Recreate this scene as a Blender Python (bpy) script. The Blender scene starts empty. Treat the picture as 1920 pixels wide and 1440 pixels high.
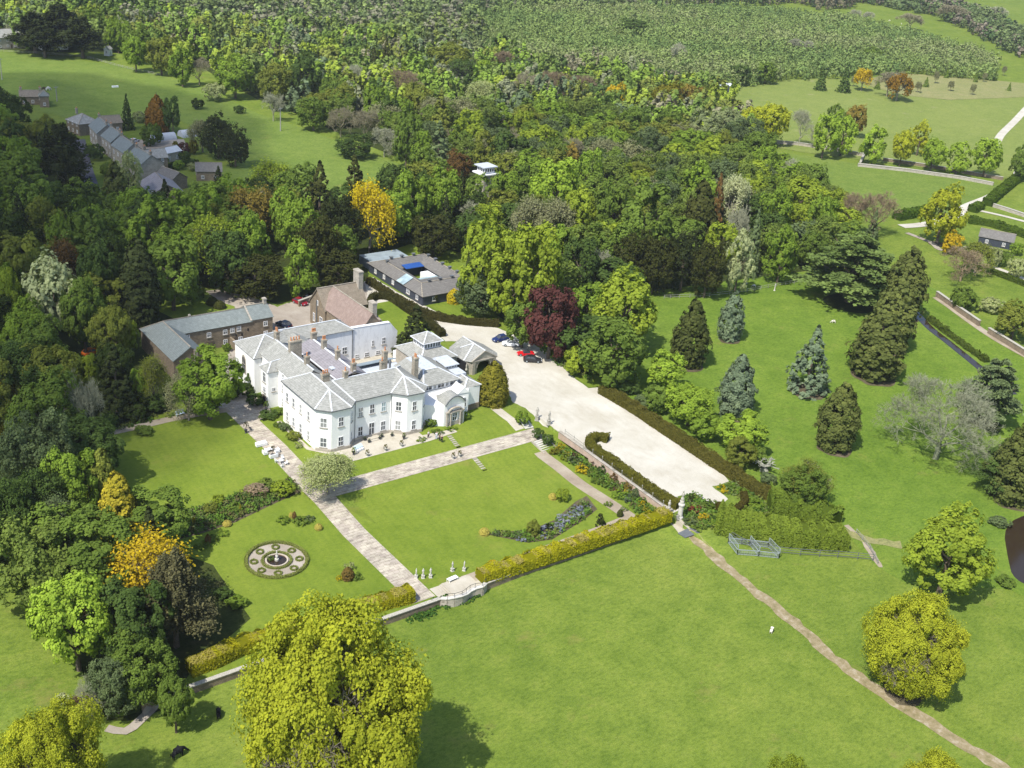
import bpy, bmesh, math, random
import numpy as np
from mathutils import Vector, Matrix
from mathutils.geometry import tessellate_polygon

D = bpy.data
SC = bpy.context.scene
COL = SC.collection
R_ = math.radians
PI = math.pi

# ---------------------------------------------------------------- camera
FPX, PITCH, ROLL, YAW, HC = 2190.0, R_(25.1), R_(4.9), R_(38.2), 112.0
cy_, sy_, cp_, sp_ = math.cos(YAW), math.sin(YAW), math.cos(PITCH), math.sin(PITCH)
FW = np.array([sy_*cp_, cy_*cp_, -sp_]); RT = np.array([cy_, -sy_, 0.]); UP = np.cross(RT, FW)
RX = RT*math.cos(ROLL)+UP*math.sin(ROLL); UX = -RT*math.sin(ROLL)+UP*math.cos(ROLL)
cam_d = D.cameras.new('camera'); cam = D.objects.new('camera', cam_d); COL.objects.link(cam)
cam_d.sensor_width = 36; cam_d.lens = FPX/1920*36; cam_d.clip_start = 1; cam_d.clip_end = 9000
m3 = Matrix((RX.tolist(), UX.tolist(), (-FW).tolist())).transposed()
cam.matrix_world = Matrix.Translation((0, 0, HC)) @ m3.to_4x4()
SC.camera = cam

# ---------------------------------------------------------------- sky, sun, exposure
SUN_EL = R_(55); SAZ = R_(19)
to_sun = Vector((-math.cos(SAZ)*math.cos(SUN_EL), -math.sin(SAZ)*math.cos(SUN_EL), math.sin(SUN_EL)))
w = D.worlds.new('World'); SC.world = w; w.use_nodes = True
nt = w.node_tree; nt.nodes.clear()
sky = nt.nodes.new('ShaderNodeTexSky'); sky.sky_type = 'NISHITA'; sky.sun_disc = False
sky.sun_elevation = SUN_EL; sky.sun_rotation = math.atan2(to_sun.x, to_sun.y)
sky.air_density = 1.0; sky.dust_density = 1.2
bg = nt.nodes.new('ShaderNodeBackground'); bg.inputs['Strength'].default_value = 0.135
ow = nt.nodes.new('ShaderNodeOutputWorld')
nt.links.new(sky.outputs[0], bg.inputs[0]); nt.links.new(bg.outputs[0], ow.inputs[0])
sd = D.lights.new('sun', 'SUN'); sd.energy = 4.0; sd.angle = R_(0.53); sd.color = (1.0, 0.96, 0.88)
so = D.objects.new('sun', sd); COL.objects.link(so); so.location = (0, 0, 300)
so.rotation_euler = to_sun.to_track_quat('Z', 'Y').to_euler()
SC.view_settings.view_transform = 'Standard'; SC.view_settings.look = 'None'
SC.view_settings.exposure = 0.66; SC.view_settings.gamma = 1.0
SC.cycles.max_bounces = 4; SC.cycles.diffuse_bounces = 2; SC.cycles.glossy_bounces = 2
SC.cycles.transparent_max_bounces = 6; SC.cycles.transmission_bounces = 3; SC.cycles.volume_bounces = 0
SC.cycles.use_denoising = True

# ---------------------------------------------------------------- terrain heights
YG, ZG = [126.3, 156.5, 160.5, 165.3, 168.7], [1, 1, 2, 2, 3]
YW, ZW = [126.3, 150, 160.5, 165.3, 180], [1, 1, 2, 2, 3]
YE, ZE = [114, 126.3, 168.5], [0, 1.2, 3]
def hh(x, y):
    e = np.interp(y, YE, ZE)
    g = np.where(y < 126.29, 0, np.interp(y, YG, ZG)); ww = np.where(y < 126.29, 0, np.interp(y, YW, ZW))
    a = np.interp(x, [88.2, 91], [0, 1]); r = ww*(1-a)+g*a
    b = np.interp(x, [30, 38], [0, 1]); r = e*(1-b)+r*b
    return np.where(x > 139.45, e, r)
def H(x, y): return float(hh(np.float64(x), np.float64(y)))
def ray(px, py): return FW*FPX+RX*(px-960)-UX*(py-720)
def at(px, py, z=None):
    d = ray(px, py)
    if z is not None:
        t = (z-HC)/d[2]; return (d[0]*t, d[1]*t, z)
    z = 4.0
    while z > -0.5:
        t = (z-HC)/d[2]; x, y = d[0]*t, d[1]*t
        if H(x, y) >= z: break
        z -= 0.02
    return (x, y, H(x, y))
def pr(x, y, z):
    v = np.array([x, y, z-HC]); k = v@FW
    return 960+FPX*(v@RX)/k, 720-FPX*(v@UX)/k, FPX/k

# ---------------------------------------------------------------- materials
def nmat(name):
    m = D.materials.new(name); m.use_nodes = True; n = m.node_tree; n.nodes.clear()
    o = n.nodes.new('ShaderNodeOutputMaterial'); return m, n, o
def N(n, t, **k):
    x = n.nodes.new(t)
    for a, b in k.items():
        if a.startswith('i_'):
            x.inputs[int(a[2:]) if a[2:].isdigit() else a[2:].replace('_', ' ')].default_value = b
        else: setattr(x, a, b)
    return x
def ramp(n, fac, stops):
    r = n.nodes.new('ShaderNodeValToRGB'); e = r.color_ramp.elements
    while len(e) < len(stops): e.new(0.5)
    for i, (p, c) in enumerate(stops):
        e[i].position = p; e[i].color = (*c, 1) if len(c) == 3 else c
    n.links.new(fac, r.inputs[0]); return r.outputs[0]
def mix(n, a, b, f, mode='MIX'):
    x = n.nodes.new('ShaderNodeMix'); x.data_type = 'RGBA'; x.blend_type = mode
    for s, v in ((x.inputs[0], f), (x.inputs[6], a), (x.inputs[7], b)):
        if isinstance(v, (int, float)): s.default_value = v
        elif isinstance(v, tuple): s.default_value = (*v, 1)
        else: n.links.new(v, s)
    return x.outputs[2]
def noise(n, scale, detail=4, rough=.55, vec=None, out=0):
    x = N(n, 'ShaderNodeTexNoise'); x.inputs['Scale'].default_value = scale
    x.inputs['Detail'].default_value = detail; x.inputs['Roughness'].default_value = rough
    if vec is not None: n.links.new(vec, x.inputs['Vector'])
    return x.outputs[out]
def geo(n): return n.nodes.new('ShaderNodeNewGeometry').outputs['Position']
def scaled(n, vec, s, rot=(0, 0, 0)):
    x = N(n, 'ShaderNodeMapping'); x.inputs['Scale'].default_value = s; x.inputs['Rotation'].default_value = rot
    n.links.new(vec, x.inputs[0]); return x.outputs[0]
def bump(n, h, strength, dist=.1):
    b = N(n, 'ShaderNodeBump'); b.inputs['Strength'].default_value = strength; b.inputs['Distance'].default_value = dist
    n.links.new(h, b.inputs['Height']); return b.outputs[0]
def diffuse(n, o, col, rough=.9, nrm=None, spec=.2, metal=0):
    b = N(n, 'ShaderNodeBsdfPrincipled'); b.inputs['Roughness'].default_value = rough
    b.inputs['Specular IOR Level'].default_value = spec; b.inputs['Metallic'].default_value = metal
    if isinstance(col, tuple): b.inputs['Base Color'].default_value = (*col, 1)
    else: n.links.new(col, b.inputs['Base Color'])
    if nrm is not None: n.links.new(nrm, b.inputs['Normal'])
    n.links.new(b.outputs[0], o.inputs[0]); return b
def simple(name, col, rough=.8, spec=.3, var=.12, scale=1.5, metal=0):
    m, n, o = nmat(name); f = noise(n, scale, 3, .6, geo(n))
    lo = tuple(max(0, c*(1-var)) for c in col); hi = tuple(c*(1+var) for c in col)
    diffuse(n, o, ramp(n, f, [(.3, lo), (.7, hi)]), rough, None, spec, metal); return m

def grass_mat(name, dark, mid, light, dry=(.22, .19, .06), dryamt=.5, stripes=0, fine=1.0, tf=.75):
    m, n, o = nmat(name); g = geo(n)
    big = noise(n, .028, 4, .6, g); med = noise(n, .22, 4, .65, g)
    tuft = noise(n, 1.1*fine, 3, .7, scaled(n, g, (1, 1.6, 1))); fn = noise(n, 4.5*fine, 2, .7, g)
    c = ramp(n, big, [(.3, dark), (.5, mid), (.72, light)])
    c2 = ramp(n, med, [(.32, dark), (.55, mid), (.78, light)])
    c = mix(n, c, c2, .62)
    t = ramp(n, tuft, [(.28, (.55, .62, .55)), (.5, (1, 1, 1)), (.75, (1.32, 1.24, 1.2))])
    c = mix(n, c, t, tf, 'MULTIPLY')
    t2 = ramp(n, fn, [(.25, (.7, .72, .7)), (.75, (1.28, 1.25, 1.2))])
    c = mix(n, c, t2, tf, 'MULTIPLY')
    dn = noise(n, .09, 5, .7, scaled(n, g, (1, 1.3, 1), (0, 0, .6)))
    df = ramp(n, dn, [(.6, (0, 0, 0)), (.76, (dryamt,)*3)])
    c = mix(n, c, dry, df)
    if stripes:
        wv = N(n, 'ShaderNodeTexWave'); wv.inputs['Scale'].default_value = stripes; wv.inputs['Distortion'].default_value = .6
        n.links.new(scaled(n, g, (1, 1, 1), (0, 0, R_(4))), wv.inputs[0])
        c = mix(n, c, ramp(n, wv.outputs[0], [(.2, (.95, .965, .95)), (.8, (1.04, 1.03, 1.02))]), .6, 'MULTIPLY')
    diffuse(n, o, c, 1, bump(n, fn, .35, .12), .05); return m

M = {}
M['meadow'] = grass_mat('meadow_grass', (.088, .138, .020), (.140, .192, .030), (.195, .228, .046), dryamt=.6)
M['lawn'] = grass_mat('lawn_grass', (.108, .160, .019), (.150, .202, .026), (.188, .228, .036), dry=(.23, .19, .06), dryamt=.5, stripes=.22, fine=1.4, tf=.4)
M['park'] = grass_mat('park_grass', (.080, .138, .018), (.122, .188, .026), (.165, .215, .038), dryamt=.5)
M['field'] = grass_mat('field_grass', (.100, .155, .028), (.135, .190, .038), (.170, .215, .050), dryamt=.35)
M['paddock'] = grass_mat('paddock_grass', (.14, .185, .045), (.175, .215, .055), (.21, .235, .070), dry=(.32, .28, .17), dryamt=.6)
M['rough'] = grass_mat('rough_grass', (.17, .195, .07), (.22, .22, .09), (.27, .245, .13), dry=(.33, .27, .17), dryamt=.7)
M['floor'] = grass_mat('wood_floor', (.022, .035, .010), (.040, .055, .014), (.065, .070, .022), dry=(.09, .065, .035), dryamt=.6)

def gravel_mat(name, a, b, c, sc=1.0):
    m, n, o = nmat(name); g = geo(n)
    x = ramp(n, noise(n, .12*sc, 5, .65, g), [(.3, a), (.52, b), (.72, c)])
    t = ramp(n, noise(n, 6*sc, 3, .8, g), [(.3, (.8, .8, .8)), (.7, (1.14, 1.13, 1.12))])
    x = mix(n, x, t, .6, 'MULTIPLY')
    s = ramp(n, noise(n, .5*sc, 4, .7, scaled(n, g, (1, .35, 1), (0, 0, .5))), [(.50, (1, 1, 1)), (.74, (.84, .81, .77))])
    x = mix(n, x, s, .8, 'MULTIPLY'); diffuse(n, o, x, 1, bump(n, noise(n, 8, 2, .8, g), .2, .05), .1); return m
M['gravel'] = gravel_mat('pale_gravel', (.42, .39, .32), (.485, .46, .395), (.54, .52, .46))
M['gravel_dim'] = gravel_mat('court_gravel', (.26, .22, .18), (.34, .30, .25), (.42, .38, .33))
M['earth'] = gravel_mat('earth_path', (.25, .20, .15), (.33, .28, .21), (.40, .35, .28), 2)
M['track'] = gravel_mat('worn_track', (.17, .15, .07), (.27, .22, .13), (.40, .35, .27), 6)
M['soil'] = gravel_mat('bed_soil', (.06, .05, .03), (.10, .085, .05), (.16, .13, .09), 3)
M['asphalt'] = gravel_mat('asphalt', (.07, .07, .085), (.10, .10, .12), (.14, .14, .16), 1)

def flag_mat():
    m, n, o = nmat('stone_flags'); g = geo(n)
    br = N(n, 'ShaderNodeTexBrick'); br.inputs['Scale'].default_value = 1.0
    br.inputs['Brick Width'].default_value = 1.1; br.inputs['Row Height'].default_value = .75
    br.inputs['Mortar Size'].default_value = .025; br.inputs['Color1'].default_value = (.47, .44, .37, 1)
    br.inputs['Color2'].default_value = (.38, .34, .30, 1); br.inputs['Mortar'].default_value = (.22, .2, .15, 1)
    n.links.new(g, br.inputs[0])
    st = ramp(n, noise(n, .8, 6, .78, scaled(n, g, (.6, 1.5, 1), (0, 0, .35))), [(.42, (1.05, 1.04, 1.02)), (.54, (.80, .78, .76)), (.66, (.34, .32, .30))])
    c = mix(n, br.outputs[0], st, .85, 'MULTIPLY')
    c = mix(n, c, ramp(n, noise(n, .25, 4, .6, g), [(.35, (.86, .84, .82)), (.65, (1.15, 1.12, 1.08))]), 1, 'MULTIPLY')
    diffuse(n, o, c, .95); return m
M['flags'] = flag_mat()
M['pavers'] = gravel_mat('cream_paving', (.38, .345, .275), (.45, .415, .34), (.51, .475, .405), 2)

def slate_mat(name, a, b, c, lich, amt=.5):
    m, n, o = nmat(name); tc = N(n, 'ShaderNodeTexCoord').outputs['Object']
    br = N(n, 'ShaderNodeTexBrick'); br.inputs['Scale'].default_value = 1.0
    br.inputs['Brick Width'].default_value = .42; br.inputs['Row Height'].default_value = .2
    br.inputs['Mortar Size'].default_value = .018; br.inputs['Color1'].default_value = (*a, 1)
    br.inputs['Color2'].default_value = (*b, 1); br.inputs['Mortar'].default_value = tuple(x*.45 for x in a)+(1,)
    # wrap along the slope: rows follow height
    sx = N(n, 'ShaderNodeSeparateXYZ'); n.links.new(tc, sx.inputs[0])
    ad = N(n, 'ShaderNodeMath', operation='ADD'); n.links.new(sx.outputs[0], ad.inputs[0]); n.links.new(sx.outputs[1], ad.inputs[1])
    cb = N(n, 'ShaderNodeCombineXYZ'); n.links.new(ad.outputs[0], cb.inputs[0]); n.links.new(sx.outputs[2], cb.inputs[1])
    n.links.new(cb.outputs[0], br.inputs[0])
    st = ramp(n, noise(n, 1.3, 5, .7, scaled(n, tc, (1, 1, .6), (0, 0, .4))), [(.38, tuple(x*.8 for x in b)), (.52, b), (.68, c)])
    x = mix(n, br.outputs[0], st, .55)
    lf = ramp(n, noise(n, 3.2, 4, .8, scaled(n, tc, (.6, 1.6, 1), (0, 0, .7))), [(.52, (0, 0, 0)), (.72, (amt,)*3)])
    x = mix(n, x, lich, lf); diffuse(n, o, x, .75, None, .3); return m
M['slate'] = slate_mat('grey_slate', (.235, .235, .215), (.315, .315, .288), (.48, .475, .44), (.14, .138, .115), .95)
M['slate_green'] = slate_mat('green_slate', (.15, .175, .168), (.20, .225, .215), (.27, .295, .285), (.10, .12, .11), .6)
M['slate_purple'] = slate_mat('purple_slate', (.20, .185, .20), (.26, .245, .26), (.34, .32, .34), (.13, .12, .13), .6)
M['slate_stone'] = slate_mat('stone_slate', (.12, .115, .105), (.17, .16, .148), (.25, .235, .215), (.075, .07, .06), .7)
M['tile_brown'] = slate_mat('brown_tile', (.21, .15, .125), (.27, .20, .17), (.34, .27, .24), (.15, .125, .08), .6)
M['tile_mossy'] = slate_mat('mossy_stone_tile', (.20, .16, .12), (.25, .21, .16), (.33, .28, .22), (.10, .10, .05), .8)

def stone_mat(name, a, b, mort, bw=.5, rh=.28, stain=.5):
    m, n, o = nmat(name); tc = N(n, 'ShaderNodeTexCoord').outputs['Object']
    sx = N(n, 'ShaderNodeSeparateXYZ'); n.links.new(tc, sx.inputs[0])
    ad = N(n, 'ShaderNodeMath', operation='ADD'); n.links.new(sx.outputs[0], ad.inputs[0]); n.links.new(sx.outputs[1], ad.inputs[1])
    cb = N(n, 'ShaderNodeCombineXYZ'); n.links.new(ad.outputs[0], cb.inputs[0]); n.links.new(sx.outputs[2], cb.inputs[1])
    br = N(n, 'ShaderNodeTexBrick'); br.inputs['Scale'].default_value = 1
    br.inputs['Brick Width'].default_value = bw; br.inputs['Row Height'].default_value = rh; br.inputs['Mortar Size'].default_value = .02
    br.inputs['Color1'].default_value = (*a, 1); br.inputs['Color2'].default_value = (*b, 1); br.inputs['Mortar'].default_value = (*mort, 1)
    n.links.new(cb.outputs[0], br.inputs[0])
    st = ramp(n, noise(n, .8, 5, .7, tc), [(.35, (.6, .58, .55)), (.6, (1.1, 1.08, 1.05))])
    x = mix(n, br.outputs[0], st, stain, 'MULTIPLY'); diffuse(n, o, x, .95); return m
M['stone'] = stone_mat('rubble_stone', (.27, .215, .15), (.19, .155, .115), (.15, .12, .09))
M['stone_pale'] = stone_mat('ashlar_stone', (.44, .40, .34), (.36, .33, .28), (.26, .24, .20), .8, .35)
M['stone_chim'] = stone_mat('chimney_stone', (.40, .36, .29), (.30, .27, .22), (.2, .18, .15), .45, .25, .7)
M['brick'] = stone_mat('garden_brick', (.40, .22, .15), (.52, .36, .28), (.45, .4, .33), .23, .09)
def render_mat(name, c, streak=.25):
    m, n, o = nmat(name); tc = N(n, 'ShaderNodeTexCoord').outputs['Object']
    f = noise(n, .9, 5, .7, scaled(n, tc, (1.5, 1.5, .5)))
    d = tuple(x*(1-streak) for x in c)
    diffuse(n, o, ramp(n, f, [(.28, d), (.5, c), (.8, c)]), .9, None, .1); return m
M['white'] = render_mat('white_render', (.84, .835, .81), .11)
M['white_old'] = render_mat('weathered_white_render', (.74, .75, .76), .22)
M['lead'] = render_mat('pale_lead', (.46, .49, .53), .25)
M['leadhip'] = simple('white_lead_hip', (.60, .62, .64), .6, .3, .12)
M['lead_dark'] = simple('grey_lead_roof', (.25, .30, .33), .6, .3, .15, .6)
M['wood_white'] = simple('white_painted_wood', (.80, .80, .80), .5, .4, .03)
M['gutter'] = simple('grey_gutter', (.12, .13, .14), .5, .4)
M['navy'] = simple('navy_boarding', (.035, .042, .06), .6, .4, .2, 3)
M['blue'] = simple('blue_sheet', (.02, .075, .27), .4, .5, .15, 2)
M['pot'] = simple('terracotta', (.46, .21, .10), .85, .2, .25, 6)
M['statue'] = simple('statue_stone', (.50, .48, .43), .9, .2, .15, 4)
M['statue_dark'] = simple('lichened_stone', (.38, .36, .31), .95, .1, .3, 5)
M['iron'] = simple('black_iron', (.03, .03, .035), .5, .5)
M['steel'] = simple('galvanised_steel', (.30, .34, .36), .45, .5, .1)
M['dark_in'] = simple('dark_interior', (.02, .02, .022), .9, .1)
M['blueframe'] = simple('pale_blue_paint', (.50, .60, .72), .5, .4, .05)
M['bark'] = simple('bark', (.12, .095, .07), .95, .1, .3, 3)
M['bark_pale'] = simple('pale_bark', (.30, .28, .25), .95, .1, .3, 3)
M['rubber'] = simple('tyre_rubber', (.02, .02, .02), .8, .2)
M['fleece'] = simple('sheep_fleece', (.62, .58, .50), 1, .05, .15, 8)
M['skin'] = simple('skin', (.45, .28, .2), .6, .3)
M['wood_grey'] = simple('weathered_timber', (.30, .29, .27), .9, .1, .2, 3)
M['tin'] = simple('pale_metal_sheet', (.50, .53, .56), .5, .5, .12, .8)
def glass_mat(name, c, rough=.08):
    m, n, o = nmat(name); f = noise(n, .35, 2, .5, geo(n))
    b = diffuse(n, o, ramp(n, f, [(.35, c), (.6, tuple(x*1.9+.012 for x in c))]), rough, None, .5); return m
M['glass'] = glass_mat('window_glass', (.035, .040, .048))
M['glass_pale'] = glass_mat('curtained_glass', (.16, .165, .16))
M['glass_mid'] = glass_mat('dim_glass', (.075, .08, .088))
M['glass_sky'] = glass_mat('skylight_glass', (.20, .26, .28), .15)
def water_mat(name, c):
    m, n, o = nmat(name); diffuse(n, o, c, .12, bump(n, noise(n, 2.5, 3, .6, geo(n)), .12, .1), .5); return m
M['water'] = water_mat('brown_water', (.030, .020, .012))

def leaf_mat(name, trans=.28, var=.27):
    m, n, o = nmat(name)
    oi = N(n, 'ShaderNodeObjectInfo'); at_ = N(n, 'ShaderNodeAttribute', attribute_name='tint')
    v = ramp(n, at_.outputs['Fac'], [(0, (1-var, 1-var*.9, 1-var*1.1)), (.5, (1, 1, 1)), (1, (1+var*1.15, 1+var, 1+var*.6))])
    c = mix(n, oi.outputs['Color'], v, 1, 'MULTIPLY')
    d = N(n, 'ShaderNodeBsdfDiffuse'); t = N(n, 'ShaderNodeBsdfTranslucent'); mx = N(n, 'ShaderNodeMixShader')
    n.links.new(c, d.inputs[0]); n.links.new(mix(n, c, (1.0, 1.0, .55), 1, 'MULTIPLY'), t.inputs[0]); mx.inputs[0].default_value = trans
    n.links.new(d.outputs[0], mx.inputs[1]); n.links.new(t.outputs[0], mx.inputs[2]); n.links.new(mx.outputs[0], o.inputs[0]); return m
M['leaf'] = leaf_mat('foliage', .42)
M['needle'] = leaf_mat('needles', .10, .4)
def mass_leaf():
    m, n, o = nmat('mixed_foliage'); a = N(n, 'ShaderNodeAttribute', attribute_name='lc')
    d = N(n, 'ShaderNodeBsdfDiffuse'); t = N(n, 'ShaderNodeBsdfTranslucent'); mx = N(n, 'ShaderNodeMixShader')
    n.links.new(a.outputs['Color'], d.inputs[0]); n.links.new(a.outputs['Color'], t.inputs[0]); mx.inputs[0].default_value = .22
    n.links.new(d.outputs[0], mx.inputs[1]); n.links.new(t.outputs[0], mx.inputs[2]); n.links.new(mx.outputs[0], o.inputs[0]); return m
M['mass'] = mass_leaf()
def twig():
    m, n, o = nmat('twigs'); oi = N(n, 'ShaderNodeObjectInfo')
    d = N(n, 'ShaderNodeBsdfDiffuse'); n.links.new(oi.outputs['Color'], d.inputs[0]); n.links.new(d.outputs[0], o.inputs[0]); return m
M['twig'] = twig()
def objcol(name, rough, spec, metal=0):
    m, n, o = nmat(name); oi = N(n, 'ShaderNodeObjectInfo'); diffuse(n, o, oi.outputs['Color'], rough, None, spec, metal); return m
M['paint'] = objcol('car_paint', .25, .6); M['cloth'] = objcol('cloth', .9, .1)

# ---------------------------------------------------------------- object helpers
def tag(o, label=None, cat=None, group=None, kind=None):
    if label: o['label'] = label
    if cat: o['category'] = cat
    if group: o['group'] = group
    if kind: o['kind'] = kind
    return o
def empty(name, loc=(0, 0, 0), rz=0, label=None, cat=None, group=None):
    o = D.objects.new(name, None); COL.objects.link(o); o.location = loc; o.rotation_euler = (0, 0, rz)
    o.empty_display_size = .5; return tag(o, label, cat, group)
def link(name, mesh, parent=None, loc=None, rz=None, color=None, scale=None):
    o = D.objects.new(name, mesh); COL.objects.link(o)
    if parent is not None: o.parent = parent
    if loc is not None: o.location = loc
    if rz is not None: o.rotation_euler = (0, 0, rz)
    if color is not None: o.color = (*color, 1)
    if scale is not None: o.scale = scale
    return o
def copy_tree(o, parent=None):
    c = o.copy(); COL.objects.link(c)
    if parent is not None: c.parent = parent
    for ch in list(o.children): copy_tree(ch, c)
    return c
class MB:
    def __init__(s, ox=0, oy=0, oz=0): s.v = []; s.f = []; s.o = (ox, oy, oz)
    def add(s, vs, fs):
        b = len(s.v); ox, oy, oz = s.o
        s.v += [(x-ox, y-oy, z-oz) for x, y, z in vs]; s.f += [tuple(b+i for i in f) for f in fs]; return s
    def box(s, x0, y0, z0, x1, y1, z1, rz=0, c=None):
        x0, x1 = min(x0, x1), max(x0, x1); y0, y1 = min(y0, y1), max(y0, y1); z0, z1 = min(z0, z1), max(z0, z1)
        vs = [(x0, y0, z0), (x1, y0, z0), (x1, y1, z0), (x0, y1, z0), (x0, y0, z1), (x1, y0, z1), (x1, y1, z1), (x0, y1, z1)]
        if rz:
            cx, cy = c or ((x0+x1)/2, (y0+y1)/2); a, b = math.cos(rz), math.sin(rz)
            vs = [(cx+(x-cx)*a-(y-cy)*b, cy+(x-cx)*b+(y-cy)*a, z) for x, y, z in vs]
        return s.add(vs, [(0, 3, 2, 1), (4, 5, 6, 7), (0, 1, 5, 4), (1, 2, 6, 5), (2, 3, 7, 6), (3, 0, 4, 7)])
    def prism(s, poly, z0, z1, top=True, bot=False):
        n = len(poly); z1s = z1 if isinstance(z1, (list, tuple)) else [z1]*n; z0s = z0 if isinstance(z0, (list, tuple)) else [z0]*n
        vs = [(x, y, z0s[i]) for i, (x, y) in enumerate(poly)]+[(x, y, z1s[i]) for i, (x, y) in enumerate(poly)]
        fs = [(i, (i+1) % n, n+(i+1) % n, n+i) for i in range(n)]
        if top: fs.append(tuple(range(n, 2*n)))
        if bot: fs.append(tuple(range(n-1, -1, -1)))
        return s.add(vs, fs)
    def bar(s, p, q, w, h=None, up=(0, 0, 1)):
        p, q = Vector(p), Vector(q); h = h or w; d = (q-p)
        if d.length < 1e-6: return s
        d.normalize(); u = Vector(up)
        if abs(d.dot(u)) > .98: u = Vector((1, 0, 0))
        a = d.cross(u).normalized(); b = a.cross(d).normalized()
        vs = []
        for e in (p, q):
            for sa, sb in ((-1, -1), (1, -1), (1, 1), (-1, 1)): vs.append(tuple(e+a*sa*w/2+b*sb*h/2))
        return s.add(vs, [(3, 2, 1, 0), (4, 5, 6, 7), (0, 1, 5, 4), (1, 2, 6, 5), (2, 3, 7, 6), (3, 0, 4, 7)])
    def lathe(s, x, y, prof, n=12, sx=1, sy=1):
        vs = []; fs = []
        for r, z in prof:
            for i in range(n):
                a = 2*PI*i/n; vs.append((x+r*math.cos(a)*sx, y+r*math.sin(a)*sy, z))
        for k in range(len(prof)-1):
            for i in range(n):
                j = (i+1) % n; fs.append((k*n+i, k*n+j, (k+1)*n+j, (k+1)*n+i))
        fs.append(tuple(range((len(prof)-1)*n, len(prof)*n))); fs.append(tuple(range(n-1, -1, -1)))
        return s.add(vs, fs)
    def cone(s, p, q, r0, r1, n=6):
        p, q = Vector(p), Vector(q); d = (q-p).normalized(); u = Vector((0, 0, 1)) if abs(d.z) < .95 else Vector((1, 0, 0))
        a = d.cross(u).normalized(); b = a.cross(d).normalized(); vs = []
        for e, r in ((p, r0), (q, r1)):
            for i in range(n):
                t = 2*PI*i/n; vs.append(tuple(e+a*r*math.cos(t)+b*r*math.sin(t)))
        fs = [(i, (i+1) % n, n+(i+1) % n, n+i) for i in range(n)]+[tuple(range(n, 2*n)), tuple(range(n-1, -1, -1))]
        return s.add(vs, fs)
    def poly(s, pts): return s.add(pts, [tuple(range(len(pts)))])
    def mesh(s, name, mat):
        me = D.meshes.new(name); me.from_pydata(s.v, [], s.f)
        if mat: me.materials.append(M[mat] if isinstance(mat, str) else mat)
        me.update(); return me
    def build(s, name, mat, parent=None, color=None, smooth=False, loc=None, rz=None):
        me = s.mesh(name, mat)
        if smooth: me.polygons.foreach_set('use_smooth', [True]*len(me.polygons))
        return link(name, me, parent, loc, rz, color)

# ---------------------------------------------------------------- ground sheet
def axis(creases, lo, hi, fine0, fine1, step, far):
    a = set([round(c, 3) for c in creases]); x = fine0
    while x <= fine1: a.add(round(x, 3)); x += step
    x = fine0
    while x > lo: x -= far; a.add(round(x, 3)); far *= 1.25
    far = 40; x = fine1
    while x < hi: x += far; a.add(round(x, 3)); far *= 1.25
    out = []
    for v in sorted(a):
        if out and v-out[-1] < .03: continue
        out.append(v)
    return np.array(out)
CX = [30, 38, 88.2, 91, 139.4, 139.5]; CY = [114, 126.25, 126.3, 150, 156.5, 160.5, 165.3, 168.5, 168.7, 180]
gx = axis(CX, -2500, 5500, 0, 240, 12, 40); gy = axis(CY, -1500, 6000, 40, 240, 12, 40)
GX, GY = np.meshgrid(gx, gy); GZ = hh(GX, GY); nx, ny = len(gx), len(gy)
def npmesh(name, V, F, mat, smooth=False):
    me = D.meshes.new(name); k = F.shape[1]
    me.vertices.add(len(V)); me.vertices.foreach_set('co', np.ascontiguousarray(V, dtype=np.float32).ravel())
    me.loops.add(F.size); me.loops.foreach_set('vertex_index', np.ascontiguousarray(F, dtype=np.int32).ravel())
    me.polygons.add(len(F)); me.polygons.foreach_set('loop_start', np.arange(0, F.size, k, dtype=np.int32))
    me.polygons.foreach_set('loop_total', np.full(len(F), k, dtype=np.int32))
    if mat: me.materials.append(M[mat])
    me.update(calc_edges=True)
    if smooth: me.polygons.foreach_set('use_smooth', [True]*len(F))
    return me
idx = np.arange(nx*ny).reshape(ny, nx)
Fg = np.stack([idx[:-1, :-1], idx[:-1, 1:], idx[1:, 1:], idx[1:, :-1]], -1).reshape(-1, 4)
tag(link('ground', npmesh('ground', np.stack([GX.ravel(), GY.ravel(), GZ.ravel()], -1), Fg, 'meadow')), kind='structure')

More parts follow.
